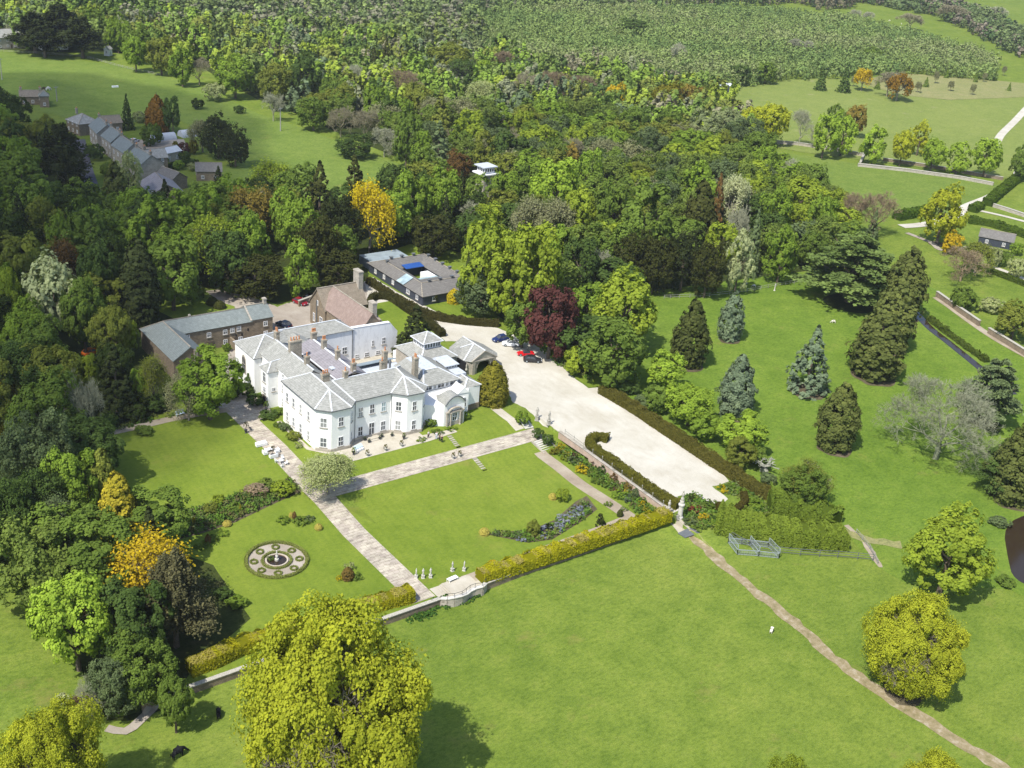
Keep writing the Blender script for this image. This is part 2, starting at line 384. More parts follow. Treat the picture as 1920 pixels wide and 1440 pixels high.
def sheet(name, pts, mat, off=.02, kind='structure', px=True, smooth_pts=0, ragged=0):
    """flat ground polygon; pts are photo points laid onto the terrain"""
    if px: pts = [at(*p)[:2] for p in pts]
    if smooth_pts:
        for _ in range(smooth_pts):
            q = []
            for i in range(len(pts)):
                a, b = pts[i], pts[(i+1) % len(pts)]
                q += [(.75*a[0]+.25*b[0], .75*a[1]+.25*b[1]), (.25*a[0]+.75*b[0], .25*a[1]+.75*b[1])]
            pts = q
    if ragged:
        r = random.Random(len(pts)); q = []
        for i in range(len(pts)):
            a, b = pts[i], pts[(i+1) % len(pts)]; L_ = math.hypot(b[0]-a[0], b[1]-a[1]); n_ = max(1, int(L_/1.1)); q.append(a)
            for k in range(1, n_): t = k/n_; q.append((a[0]+(b[0]-a[0])*t+r.uniform(-ragged, ragged), a[1]+(b[1]-a[1])*t+r.uniform(-ragged, ragged)))
        pts = q
    bm = bmesh.new(); vs = [bm.verts.new((x, y, 0)) for x, y in pts]
    for t in tessellate_polygon([[Vector((x, y, 0)) for x, y in pts]]):
        try: bm.faces.new([vs[i] for i in t])
        except Exception: pass
    for c in CX: bmesh.ops.bisect_plane(bm, geom=bm.verts[:]+bm.edges[:]+bm.faces[:], plane_co=(c, 0, 0), plane_no=(1, 0, 0))
    for c in CY: bmesh.ops.bisect_plane(bm, geom=bm.verts[:]+bm.edges[:]+bm.faces[:], plane_co=(0, c, 0), plane_no=(0, 1, 0))
    for v in bm.verts: v.co.z = H(v.co.x, v.co.y)+off
    bm.normal_update()
    for f in bm.faces:
        if f.normal.z < 0: f.normal_flip()
    me = D.meshes.new(name); bm.to_mesh(me); bm.free(); me.materials.append(M[mat])
    return tag(link(name, me), kind=kind)
def spline(pts, step=2.0):
    P = [np.array(p[:2], float) for p in pts]; out = []
    for i in range(len(P)-1):
        p0 = P[max(i-1, 0)]; p1 = P[i]; p2 = P[i+1]; p3 = P[min(i+2, len(P)-1)]
        n = max(2, int(np.hypot(*(p2-p1))/step))
        for k in range(n):
            t = k/n; out.append(.5*((2*p1)+(-p0+p2)*t+(2*p0-5*p1+4*p2-p3)*t*t+(-p0+3*p1-3*p2+p3)*t**3))
    out.append(P[-1]); return out
def ribbon(name, pts, w, mat, off=.03, px=True, jit=0, seed=1):
    if px: pts = [at(*p) for p in pts]
    C = spline(pts, 1.5); rng = random.Random(seed); V = []; F = []
    for i, c in enumerate(C):
        d = C[min(i+1, len(C)-1)]-C[max(i-1, 0)]; d = d/np.hypot(*d); nrm = np.array([-d[1], d[0]])
        ww = w if not callable(w) else w(i/len(C))
        for s in (-1, 0, 1):
            q = c+nrm*s*(ww/2+rng.uniform(-jit, jit)); V.append((q[0], q[1], H(q[0], q[1])+off))
        if i: b = 3*i; F += [(b-3, b-2, b+1, b), (b-2, b-1, b+2, b+1)]
    me = D.meshes.new(name); me.from_pydata(V, [], F); me.materials.append(M[mat])
    for p in me.polygons:
        pass
    me.update(); me.flip_normals() if me.polygons[0].normal.z < 0 else None
    return tag(link(name, me), kind='structure')
# ================================================================ ground cover and paths
sheet('lawn', [(48, 126.6), (139.3, 126.6), (139.3, 168), (137, 172), (130, 177), (92, 177), (92, 205), (60, 206), (48, 190)], 'lawn', .02, px=False)
sheet('path', [(84.0, 127.3), (88.3, 127.3), (88.3, 160.5), (88.2, 192), (92.2, 193.5), (92.1, 206), (84, 212), (81, 206), (84, 199)], 'flags', .05, px=False)
sheet('path', [(88.3, 160.6), (136.5, 160.6), (136.5, 165.2), (88.3, 165.2)], 'flags', .055, px=False)
sheet('terrace', [(96.3, 168.9), (113.5, 168.9), (120.6, 169.6), (120.6, 171.0), (113.6, 171.6), (113.6, 176), (97, 176), (91.8, 177.5), (91.8, 190), (90.9, 190), (90.9, 177), (94, 173), (96.3, 172)], 'pavers', .05, px=False)
DRIVE = [(683, 528), (700, 520), (745, 548), (800, 575), (835, 592), (880, 605), (930, 614), (985, 636), (1030, 664), (1070, 703), (1103, 728), (1133, 726), (1180, 755), (1250, 803),
 (1330, 858), (1367, 903), (1335, 912), (1365, 936), (1352, 948), (1322, 938), (1302, 924), (1270, 931), (1276, 956), (1262, 962), (1210, 922), (1150, 878), (1090, 842), (1036, 806), (1006, 786), (985, 765),
 (962, 755), (945, 720), (925, 690), (900, 655), (868, 640), (835, 640), (800, 608), (760, 584), (725, 575), (690, 560)]
sheet('drive', DRIVE, 'gravel', .03, ragged=.16)
sheet('courtyard', [(384, 546), (410, 543), (470, 556), (520, 576), (560, 560), (600, 545), (660, 548), (683, 528), (700, 560), (760, 590), (740, 625), (600, 640), (440, 690), (436, 760), (400, 765), (395, 700), (430, 660), (500, 600), (430, 575)], 'gravel_dim', .026, ragged=.3)
sheet('yard', [(108, 185), (131, 185), (131, 210), (100, 210), (100, 203), (108, 203)], 'pavers', .04, px=False)
sheet('park_lawn', [(1225, 548), (1330, 528), (1480, 512), (1560, 508), (1700, 518), (1760, 545), (1960, 700), (1990, 1110), (1700, 1095), (1640, 1060), (1590, 1005), (1500, 950), (1440, 915), (1330, 838), (1135, 722), (1085, 690), (1110, 640)], 'park', .02)
sheet('field', [(-120, 92), (60, 100), (230, 125), (370, 158), (480, 212), (560, 238), (640, 268), (770, 316), (800, 345), (700, 430), (380, 430), (370, 330), (450, 300), (400, 250), (330, 225), (240, 230), (140, 225), (60, 205), (-120, 190)], 'field', .1)
sheet('paddock', [(1362, 168), (1480, 150), (1560, 146), (1700, 160), (1940, 178), (1940, 345), (1890, 335), (1500, 285), (1420, 270)], 'paddock', .1)
sheet('rough_ground', [(1600, 150), (1700, 138), (1850, 150), (1940, 158), (1940, 182), (1780, 188), (1700, 180), (1640, 165)], 'rough', .2)
sheet('paddock', [(1440, 282), (1880, 348), (1850, 385), (1812, 396), (1690, 410), (1560, 400), (1480, 350)], 'field', .1)
WOOD_A = [(-60, 225), (30, 250), (95, 285), (122, 340), (150, 405), (235, 425), (330, 428), (400, 405), (480, 395), (700, 395), (750, 350), (860, 350), (900, 400), (880, 480), (850, 470), (700, 462), (690, 520), (600, 545), (520, 572), (470, 552), (384, 540), (380, 585), (270, 610), (262, 640), (330, 700), (320, 770), (180, 822), (215, 905), (330, 985), (345, 1040), (400, 1060), (470, 1160), (360, 1255), (330, 1320), (260, 1350), (190, 1345), (150, 1250), (120, 1150), (75, 1030), (30, 930), (-60, 880)]
WOOD_B = [(230, 100), (380, 128), (480, 185), (560, 215), (640, 252), (780, 310), (880, 335), (920, 345), (930, 400), (880, 420), (870, 540), (900, 590), (1000, 640), (1075, 700), (1140, 715), (1100, 640), (1110, 570), (1230, 545), (1480, 512), (1540, 505), (1620, 485), (1610, 445), (1560, 410), (1470, 340), (1440, 280), (1420, 262), (1340, 190), (1200, 160), (900, 120), (600, 75), (300, 55), (-80, 20), (-80, 88), (60, 96)]
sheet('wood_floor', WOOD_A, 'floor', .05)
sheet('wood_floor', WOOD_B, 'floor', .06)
sheet('lawn', [(285, 578), (300, 562), (350, 556), (392, 560), (440, 575), (440, 590), (330, 600)], 'lawn', .09)
sheet('lawn', [(690, 572), (745, 562), (790, 590), (800, 610), (740, 640), (715, 600)], 'lawn', .07)
sheet('lawn', [(694, 477), (760, 456), (830, 470), (868, 500), (930, 590), (990, 632), (925, 612), (880, 600), (835, 590), (780, 560), (690, 512)], 'lawn', .065)
sheet('lawn', [(1085, 690), (1060, 685), (1030, 660), (985, 634), (1010, 625), (1080, 660), (1110, 690), (1140, 724), (1104, 727), (1070, 702)], 'lawn', .08)
ribbon('track', [(1292, 1000), (1325, 1030), (1380, 1078), (1440, 1128), (1500, 1176), (1560, 1232), (1640, 1290), (1720, 1340), (1800, 1393), (1880, 1440), (2050, 1540)], 2.2, 'track', .035, jit=.4)
ribbon('path', [(175, 818), (260, 800), (330, 784), (400, 772), (430, 768)], 2.2, 'earth', .06)
ribbon('path', [(1012, 848), (1050, 878), (1085, 906), (1125, 932), (1160, 955), (1186, 973)], 2.8, 'earth', .05)
ribbon('path', [(1186, 970), (1100, 1004), (1000, 1040), (900, 1078), (870, 1088)], 2.3, 'earth', .055)
ribbon('path', [(928, 765), (950, 782), (965, 795), (975, 806)], 2.2, 'pavers', .06)
ribbon('track', [(1935, 192), (1905, 225), (1878, 252), (1868, 270)], 3.6, 'gravel', .15)
ribbon('track', [(1915, 318), (1895, 345), (1860, 368), (1812, 388), (1790, 405), (1740, 420), (1690, 425)], 4.0, 'gravel', .15)
ribbon('path', [(1835, 395), (1880, 405), (1930, 418)], 2.2, 'gravel', .12)
ribbon('path', [(1700, 437), (1745, 455), (1770, 470), (1840, 462), (1900, 480)], 2.0, 'gravel_dim', .12)
ribbon('path', [(1860, 500), (1900, 515), (1940, 532)], 2.2, 'gravel', .12)
ribbon('path', [(1755, 558), (1800, 590), (1860, 632), (1930, 672)], 2.4, 'earth', .1)
ribbon('road', [(140, 262), (148, 300), (158, 335), (172, 372), (195, 425)], 7.0, 'asphalt', .12)
ribbon('path', [(200, 1366), (235, 1372), (262, 1352), (285, 1330), (300, 1300)], 1.4, 'gravel_dim', .1)
sheet('pond', [(1880, 985), (1935, 960), (1990, 960), (2050, 1080), (1960, 1110), (1900, 1088), (1890, 1050)], 'water', .06, smooth_pts=2)
ribbon('stream', [(1700, 570), (1740, 612), (1775, 640), (1810, 668), (1842, 694), (1900, 740)], 2.4, 'water', .07)

sheet('village_yard', [(222, 268), (300, 258), (345, 262), (352, 280), (300, 300), (300, 330), (262, 302)], 'gravel_dim', .14)
sheet('pond_bank', [(1860, 985), (1920, 940), (1995, 940), (2060, 1090), (1960, 1130), (1885, 1108), (1872, 1050)], 'park', .04, smooth_pts=2)
# ================================================================ building helpers
def wb(mb, name, mat, root, color=None, smooth=False, solid=0):
    L = root.location; mb.v = [(x-L.x, y-L.y, z-L.z) for x, y, z in mb.v]
    o = mb.build(name, mat, root, color, smooth)
    if solid:
        s = o.modifiers.new('thickness', 'SOLIDIFY'); s.thickness = solid; s.offset = -1
    return o
_wc = {}
def win_mesh(w, h, kind, fm='wood_white'):
    k = (w, h, kind, fm)
    if k in _wc: return _wc[k]
    f = MB(); t = .10
    f.box(-w/2, -.06, 0, -w/2+t, .02, h); f.box(w/2-t, -.06, 0, w/2, .02, h); f.box(-w/2+t, -.06, h-t, w/2-t, .02, h); f.box(-w/2+t, -.06, 0, w/2-t, .02, t)
    if kind == 'sash':
        f.box(-w/2+t, -.07, h*.48, w/2-t, -.01, h*.48+.09); f.box(-.035, -.055, t, .035, -.012, h*.48); f.box(-.035, -.055, h*.48+.09, .035, -.012, h-t)
    elif kind == 'cas':
        f.box(-.04, -.055, t, .04, -.012, h-t); f.box(-w/2+t, -.05, h*.6, -.04, -.012, h*.6+.05); f.box(.04, -.05, h*.6, w/2-t, -.012, h*.6+.05)
    elif kind == 'strip':
        n = max(1, int(w/.55))
        for i in range(1, n): x = -w/2+w*i/n; f.box(x-.04, -.055, t, x+.04, -.012, h-t)
    p = MB().box(-w/2+t*.9, -.02, t*.9, w/2-t*.9, -.008, h-t*.9); s = MB().box(-w/2-.12, -.16, -.14, w/2+.12, .02, -.001)
    _wc[k] = (f.mesh('window', fm), p.mesh('pane', 'glass'), s.mesh('sill', 'stone_pale' if kind != 'strip' else fm)); return _wc[k]
def window(root, x, y, z, rz, w=1.15, h=2.0, kind='sash', sill=True, fm='wood_white', name='window', pane=None):
    a, b, c = win_mesh(w, h, kind, fm); L = root.location
    o = link(name, a, root, (x-L.x, y-L.y, z-L.z), rz); link('pane', b, o)
    pane = pane or (None, None, 'glass_mid', None, 'glass_pale', None, 'glass_mid')[int(abs(x*7.3+y*3.1+z*11)) % 7]
    if pane: o.children[0].data = b.copy(); o.children[0].data.materials[0] = M[pane]
    if sill: link('sill', c, o)
    return o
Wd, Sd, Ed, Nd = -PI/2, 0.0, PI/2, PI
def chimney(root, x, y, z0, z1, wx=.9, wy=.9, pots=1, mat='stone_chim', potcol='pot', ph=.75):
    b = MB(); b.box(x-wx/2, y-wy/2, z0, x+wx/2, y+wy/2, z1-.3); b.box(x-wx/2-.1, y-wy/2-.1, z1-.3, x+wx/2+.1, y+wy/2+.1, z1-.12); b.box(x-wx/2-.02, y-wy/2-.02, z1-.12, x+wx/2+.02, y+wy/2+.02, z1)
    o = wb(b, 'chimney', mat, root); L = root.location
    for i in range(pots):
        if wx >= wy: px, py = x+(i-(pots-1)/2)*(wx-.2)/max(pots, 1), y
        else: px, py = x, y+(i-(pots-1)/2)*(wy-.2)/max(pots, 1)
        m = MB().lathe(0, 0, [(.17, 0), (.15, .1), (.13, ph*.8), (.18, ph*.86), (.16, ph)], 8)
        m.build('chimney_pot', potcol, o, loc=(px-L.x, py-L.y, z1-L.z))
    fl = MB(); fl.box(x-wx/2-.12, y-wy/2-.12, z0-.2, x+wx/2+.12, y+wy/2+.12, z0+.32)
    return o
def caps(root, edges, name='hip_capping', w=.3, mat='leadhip'):
    b = MB()
    for p, q in edges: b.bar((p[0], p[1], p[2]+.05), (q[0], q[1], q[2]+.05), w, .1)
    return wb(b, name, mat, root)
def rect_roof(x0, y0, x1, y1, ze, zr, axis='y', h0=True, h1=True, ov=.35, ins=None):
    """returns faces, hip/ridge edges, gable triangles"""
    x0 -= ov; y0 -= ov; x1 += ov; y1 += ov
    if axis == 'y':
        xm = (x0+x1)/2; s = (x1-x0)/2 if ins is None else ins
        a = (xm, y0+(s if h0 else 0), zr); b = (xm, y1-(s if h1 else 0), zr)
        P = [(x0, y0, ze), (x1, y0, ze), (x1, y1, ze), (x0, y1, ze)]
        F = [[P[0], a, b, P[3]], [P[1], P[2], b, a]]; E = [(a, b)]; G = []
        if h0: F.append([P[0], P[1], a]); E += [(P[0], a), (P[1], a)]
        else: G.append([(x0+ov, y0+ov, ze), (x1-ov, y0+ov, ze), (xm, y0+ov, zr-.02)])
        if h1: F.append([P[2], P[3], b]); E += [(P[2], b), (P[3], b)]
        else: G.append([(x1-ov, y1-ov, ze), (x0+ov, y1-ov, ze), (xm, y1-ov, zr-.02)])
    else:
        ym = (y0+y1)/2; s = (y1-y0)/2 if ins is None else ins
        a = (x0+(s if h0 else 0), ym, zr); b = (x1-(s if h1 else 0), ym, zr)
        P = [(x0, y0, ze), (x1, y0, ze), (x1, y1, ze), (x0, y1, ze)]
        F = [[P[0], P[1], b, a], [P[2], P[3], a, b]]; E = [(a, b)]; G = []
        if h0: F.append([P[3], P[0], a]); E += [(P[0], a), (P[3], a)]
        else: G.append([(x0+ov, y1-ov, ze), (x0+ov, y0+ov, ze), (x0+ov, ym, zr-.02)])
        if h1: F.append([P[1], P[2], b]); E += [(P[1], b), (P[2], b)]
        else: G.append([(x1-ov, y0+ov, ze), (x1-ov, y1-ov, ze), (x1-ov, ym, zr-.02)])
    return F, E, G
def roof_obj(root, faces, mat, name='roof', solid=.16):
    b = MB()
    for f in faces: b.poly(f)
    return wb(b, name, mat, root, solid=solid)
def block(root, x0, y0, x1, y1, z0, ze, zr, axis, mats, h0=True, h1=True, ov=.3, ins=None, cap=True, gutter=True):
    wl, rf = mats; b = MB(); b.prism([(x0, y0), (x1, y0), (x1, y1), (x0, y1)], z0, ze, top=False)
    F, E, G = rect_roof(x0, y0, x1, y1, ze, zr, axis, h0, h1, ov, ins)
    for g in G: b.poly(g)
    wb(b, 'wall', wl, root); roof_obj(root, F, rf)
    if cap: caps(root, E, 'ridge_capping', .28, 'leadhip' if 'slate' == rf else 'stone_chim')
    return F, E

# ================================================================ the white country house
T = 3.0
CH = empty('country_house', (104, 176, T), 0, 'large white rendered country house with grey slate hipped roofs, bays and many chimneys', 'house')
e = 11.9
foot = [(92.3, 189.8), (92.3, 176), (94.5, 173.9), (98.4, 173.8), (100.2, 175.7), (108.4, 175.7), (110.8, 173.3), (114.2, 173.1), (116.1, 175.2), (116.1, 185.2), (101, 185.2), (101, 189.8)]
wb(MB().prism(foot, T-.3, e, top=False), 'wall', 'white', CH)
# plinth
pl = MB(); off = [(92.2, 176), (94.42, 173.8), (98.45, 173.7), (100.25, 175.6), (108.35, 175.6), (110.75, 173.2), (114.25, 173.0), (116.2, 175.1), (116.2, 178)]
for a, b in zip(off[:-1], off[1:]): pl.bar((a[0], a[1], T+.3), (b[0], b[1], T+.3), .12, .75)
wb(pl, 'plinth', 'stone_pale', CH)
A = (91.95, 190.1, e); B1 = (91.95, 175.85, e); B2 = (94.35, 173.55, e); B3 = (98.55, 173.45, e); B4 = (100.35, 175.35, e)
C1 = (108.25, 175.35, e); C2 = (110.65, 172.95, e); C3 = (114.35, 172.75, e); C4 = (116.45, 174.9, e); Q1 = (116.45, 185.5, e); Q2 = (101.2, 185.5, e); Q3 = (101.2, 190.1, e)
RN = (96.5, 186.3, 14.15); RS = (96.5, 181.4, 14.15); AP = (96.6, 178.9, 13.75); RE = (112.7, 181.0, 14.15); A2 = (112.5, 177.8, 13.75); RS2 = (98.5, 181.3, 14.15)
roof_obj(CH, [[A, RN, Q3], [A, B1, RS], [A, RS, RN], [B1, AP, RS], [B1, B2, AP], [B2, B3, AP], [B3, B4, AP], [B4, RS2, AP], [AP, RS2, RS], [B4, C1, RE, RS2], [C1, A2, RE], [C1, C2, A2], [C2, C3, A2], [C3, C4, A2], [C4, RE, A2], [C4, Q1, RE], [Q1, Q2, RS2, RE], [Q2, Q3, RN, RS], [Q2, RS, RS2]], 'slate')
caps(CH, [(A, RN), (RN, RS), (RS, AP), (B1, AP), (B2, AP), (B3, AP), (C1, A2), (C2, A2), (C3, A2), (C4, A2), (A2, RE), (RE, RS2), (Q1, RE), (B4, RS2)], w=.26)
gt = MB()
for a, b in ((A, B1), (B1, B2), (B2, B3), (B3, B4), (B4, C1), (C1, C2), (C2, C3), (C3, C4), (C4, Q1)): gt.bar((a[0], a[1], e-.16), (b[0], b[1], e-.16), .13, .12)
wb(gt, 'gutter', 'gutter', CH)
for x, y in ((100.5, 175.55), (108.55, 175.5), (116.2, 175.6)): wb(MB().cone((x, y, T), (x, y, e-.2), .06, .06, 6), 'drainpipe', 'gutter', CH)
# sash windows
for zz in (T+.9, T+5.1):
    for y in (187.9, 185.2, 182.2, 178.9): window(CH, 92.3, y, zz, Wd, .95, 2.0)
    window(CH, (92.3+94.5)/2-.02, (176+173.9)/2, zz, math.atan2(-2.1, 2.2), 1.35, 2.05)
    window(CH, 96.5, 173.85, zz, Sd, 1.15, 2.05)
    window(CH, 99.3, 174.75, zz, math.atan2(1.9, 1.8), .9, 2.0)
    window(CH, 101.8, 175.7, zz, Sd, 1.1, 2.05)
    if zz > T+3: window(CH, 104.3, 175.7, zz+.1, Sd, 1.1, 2.05)
    window(CH, 106.9, 175.7, zz, Sd, 1.1, 2.05, pane='glass_sky' if zz > T+3 else None)
    window(CH, 109.6, 174.5, zz, math.atan2(-2.4, 2.4), 1.2, 2.05)
    window(CH, 112.5, 173.2, zz, Sd, 1.1, 2.05)
    window(CH, 115.2, 174.2, zz, math.atan2(2.1, 1.9), .9, 2.0)
window(CH, 104.3, 175.7, T+.35, Sd, 1.3, 2.9, 'cas', False, name='door')
# rear west ranges
wb(MB().prism([(94.3, 189), (101, 189), (101, 204), (94.3, 204)], T-.3, 11.6, top=False), 'wall', 'white', CH)
F, E, G = rect_roof(94.3, 187.5, 101, 204, 11.6, 14.1, 'y', False, False, .25); roof_obj(CH, F, 'slate'); caps(CH, E)
wb(MB().box(95.0, 197.2, 12.0, 100.8, 197.45, 12.05), 'valley', 'leadhip', CH)
wb(MB().prism([(92.1, 196.1), (94.4, 196.1), (94.4, 199.4), (92.1, 199.4)], T-.3, 11.0, top=False), 'wall', 'white', CH)
pa = (95.6, 197.8, 12.6); p4 = [(91.8, 195.8, 11.0), (94.7, 195.8, 11.0), (94.7, 199.7, 11.0), (91.8, 199.7, 11.0)]; pb = (93.6, 197.8, 12.4)
roof_obj(CH, [[p4[0], p4[1], pa, pb], [p4[3], p4[0], pb], [p4[2], p4[3], pb, pa]], 'slate'); caps(CH, [(p4[0], pb), (p4[3], pb), (pb, pa)], w=.2)
window(CH, 92.1, 197.8, T+5.2, Wd, 1.3, 2.2, 'cas'); window(CH, 92.1, 197.8, T+2.9, Wd, 1.1, 1.3, 'cas'); window(CH, 93.3, 196.1, T+3.6, Sd, .8, .9, 'cas')
wb(MB().box(91.95, 197.0, T, 92.12, 198.6, T+2.3), 'porch_surround', 'stone', CH); wb(MB().box(91.88, 197.3, T, 91.97, 198.3, T+2.0), 'door', 'dark_in', CH)
for z in (T+1.2, T+4.2, T+6.6):
    for y in (191.2, 193.8): window(CH, 94.3, y, z, Wd, .8, 1.6)
# chapel block
cb = MB().prism([(92.6, 203.6), (101.5, 203.6), (101.5, 213), (92.6, 213)], T-.3, 11.0, top=False); wb(cb, 'wall', 'white', CH)
k = [(92.3, 203.3, 11.0), (101.8, 203.3, 11.0), (101.8, 213.3, 11.0), (92.3, 213.3, 11.0)]; ka = (97.2, 208.4, 13.7); kb = (101.8, 209.5, 13.2)
roof_obj(CH, [[k[3], k[0], ka], [k[0], k[1], ka], [k[1], kb, ka], [k[2], k[3], ka, kb]], 'slate'); caps(CH, [(k[0], ka), (k[3], ka), (k[1], ka), (ka, kb)], w=.24)
def arch(root, x, y, z, rz, w, h, name='gothic_window', fm='stone_pale'):
    n = 10; hw = w/2; hs = h-w*.8
    out = [(-hw, 0), (hw, 0), (hw, hs)]+[(hw*math.cos(PI/2*i/n)**.8, hs+(h-hs)*math.sin(PI/2*i/n)) for i in range(1, n)]+[(0, h)]+[(-hw*math.cos(PI/2*i/n)**.8, hs+(h-hs)*math.sin(PI/2*i/n)) for i in range(n-1, 0, -1)]+[(-hw, hs)]
    L = root.location; f = MB(); m = len(out)
    sc = [(a*.78, .12*h*.4+b*.86) for a, b in out]
    f.add([(a, -.10, b) for a, b in out]+[(a, -.10, b) for a, b in sc]+[(a, .02, b) for a, b in out]+[(a, -.02, b) for a, b in sc],
          [(i, (i+1) % m, m+(i+1) % m, m+i) for i in range(m)]+[(2*m+i, 2*m+(i+1) % m, (i+1) % m, i) for i in range(m)]+[(m+i, m+(i+1) % m, 3*m+(i+1) % m, 3*m+i) for i in range(m)])
    f.box(-.05, -.09, h*.05, .05, -.03, h*.88); f.box(-hw*.75, -.08, hs*.8, hw*.75, -.03, hs*.8+.1)
    o = f.build(name, fm, root, loc=(x-L.x, y-L.y, z-L.z), rz=rz)
    p = MB().add([(a, -.025, b) for a, b in sc], [tuple(range(m))]); p.build('pane', 'glass', o); return o
arch(CH, 92.6, 208.6, T+2.6, Wd, 1.9, 4.2)
# long rear range and white end wall
block(CH, 101, 209, 118.4, 214.6, T-.3, 10.7, 12.4, 'x', ('white_old', 'slate'), False, True, .3)
ww = MB(); pf = [(118.4, T-.3), (130.1, T-.3), (130.1, 8.1), (128, 10.6), (118.4, 10.95)]
ww.add([(x, 209, z) for x, z in pf]+[(x, 209.9, z) for x, z in pf], [(0, 1, 2, 3, 4), (9, 8, 7, 6, 5)]+[(i, 5+i, 5+(i+1) % 5, (i+1) % 5) for i in range(5)])
wb(ww, 'wall', 'white_old', CH); caps(CH, [((118.4, 209.4, 10.95), (128, 209.4, 10.62)), ((128, 209.4, 10.62), (130.1, 209.4, 8.1))], 'coping', .95, 'white_old')
dq = MB().cone((118.5, 208.9, T), (118.5, 208.9, 11), .1, .1, 6); wb(dq, 'drainpipe', 'gutter', CH)
for x, z, w_, h_ in ((123.8, 5.6, .7, 1.5), (126.6, 5.6, 1.0, 1.7), (116.6, 5.0, 1.3, 1.8), (112.8, 5.2, 1.2, 1.2), (110, 5.4, 1.2, 1.2), (122.3, 3.3, 1.2, 1.1), (119.8, 3.3, 1.1, 1.1), (125.2, 3.3, 1.2, 1.0)): window(CH, x, 209, z, Sd, w_, h_, 'sash')
# purple slate middle
wb(MB().prism([(101, 185.2), (109, 185.2), (109, 203), (101, 203)], T, 11.3, top=False), 'wall', 'white_old', CH)
pr1 = [(101.3, 184.5, 12.0), (105, 184.0, 13.7), (105, 202.5, 13.7), (101.3, 203, 12.0)]; pr2 = [(105, 184.0, 13.7), (109.3, 184.5, 11.3), (109.3, 203.2, 11.3), (105, 202.5, 13.7)]
roof_obj(CH, [pr1, pr2, [(101.3, 203, 12), (105, 202.5, 13.7), (109.3, 203.2, 11.3)]], 'slate_purple')
caps(CH, [((105, 184, 13.7), (105, 202.5, 13.7)), ((101.6, 185, 12.05), (101.6, 197, 12.05)), ((101.4, 197, 11.95), (101.4, 203, 11.95))], 'lead_ridge', .42)
for y in (190.9, 196.9): caps(CH, [((105, y-.8, 13.75), (105, y-.8, 14.0))], 'lead_flashing', .5)
wb(MB().box(102.2, 188.3, 12.75, 103.1, 189.6, 12.95), 'skylight', 'lead', CH)
F, E, G = rect_roof(101.6, 202.6, 106.5, 208.8, 11.2, 12.6, 'y', True, False, .2); roof_obj(CH, F, 'slate'); wb(MB().prism([(101.6, 202.6), (106.5, 202.6), (106.5, 208.8), (101.6, 208.8)], T, 11.2, top=False), 'wall', 'stone', CH)
# low lead roofs in the light well
wb(MB().box(109, 185.2, T, 122, 196.2, 7.4), 'flat_roof', 'lead', CH)
wb(MB().box(113.2, 196.2, T, 121.6, 199.2, 7.0), 'wall', 'white_old', CH)
roof_obj(CH, [[(112.9, 195.9, 8.4), (121.9, 195.9, 8.4), (121.9, 199.6, 7.0), (112.9, 199.6, 7.0)]], 'lead_dark')
sk = MB(); sk.add([(110.6, 187.4, 7.42), (114.2, 187.4, 7.42), (114.2, 190.6, 7.42), (110.6, 190.6, 7.42), (112.4, 189, 8.7)], [(0, 1, 4), (1, 2, 4), (2, 3, 4), (3, 0, 4)]); wb(sk, 'glass_lantern', 'glass_sky', CH)
caps(CH, [((110.6, 187.4, 7.42), (112.4, 189, 8.7)), ((114.2, 187.4, 7.42), (112.4, 189, 8.7)), ((110.6, 190.6, 7.42), (112.4, 189, 8.7))], 'lantern_bar', .14)
rl = MB()
for y in (192, 193.5, 195): rl.box(109.2, y-.05, 7.4, 121.8, y+.05, 7.46)
wb(rl, 'lead_roll', 'leadhip', CH)
# clerestory hall
wb(MB().prism([(117.2, 178.8), (126.8, 178.8), (126.8, 190), (117.2, 190)], T, 8.3, top=False), 'wall', 'white', CH)
wb(MB().prism([(118.2, 179), (126.6, 179), (126.6, 189.8), (118.2, 189.8)], 8.3, 9.75, top=False), 'clerestory_wall', 'wood_white', CH)
for x, w_ in ((119.4, 1.7), (120.9, .8), (122.4, 1.7), (123.9, .8), (125.4, 1.7)): window(CH, x, 179, 8.45, Sd, w_, 1.15, 'cas', False)
h0 = [(117.8, 178.4, 9.75), (127.0, 178.4, 9.75), (127.0, 190.2, 9.75), (117.8, 190.2, 9.75)]; h1 = [(119.9, 182.0, 11.6), (123.4, 182.0, 11.6), (123.4, 189, 11.6), (119.9, 189, 11.6)]
roof_obj(CH, [[h0[0], h0[1], h1[1], h1[0]], [h0[3], h0[0], h1[0], h1[3]], [h0[1], h0[2], h1[2], h1[1]], [h0[2], h0[3], h1[3], h1[2]]], 'slate')
wb(MB().box(119.9, 182.0, 11.4, 123.4, 189, 11.65), 'lead_roof', 'lead', CH)
caps(CH, [(h0[0], h1[0]), (h0[1], h1[1]), (h1[0], h1[1])], w=.3)
rl = MB()
for i in range(1, 7): rl.box(119.9, 182+i, 11.65, 123.4, 182.08+i, 11.72)
wb(rl, 'lead_roll', 'leadhip', CH); wb(MB().lathe(121.2, 187.3, [(.45, 11.65), (.45, 11.85)], 12), 'roof_vent', 'lead_dark', CH)
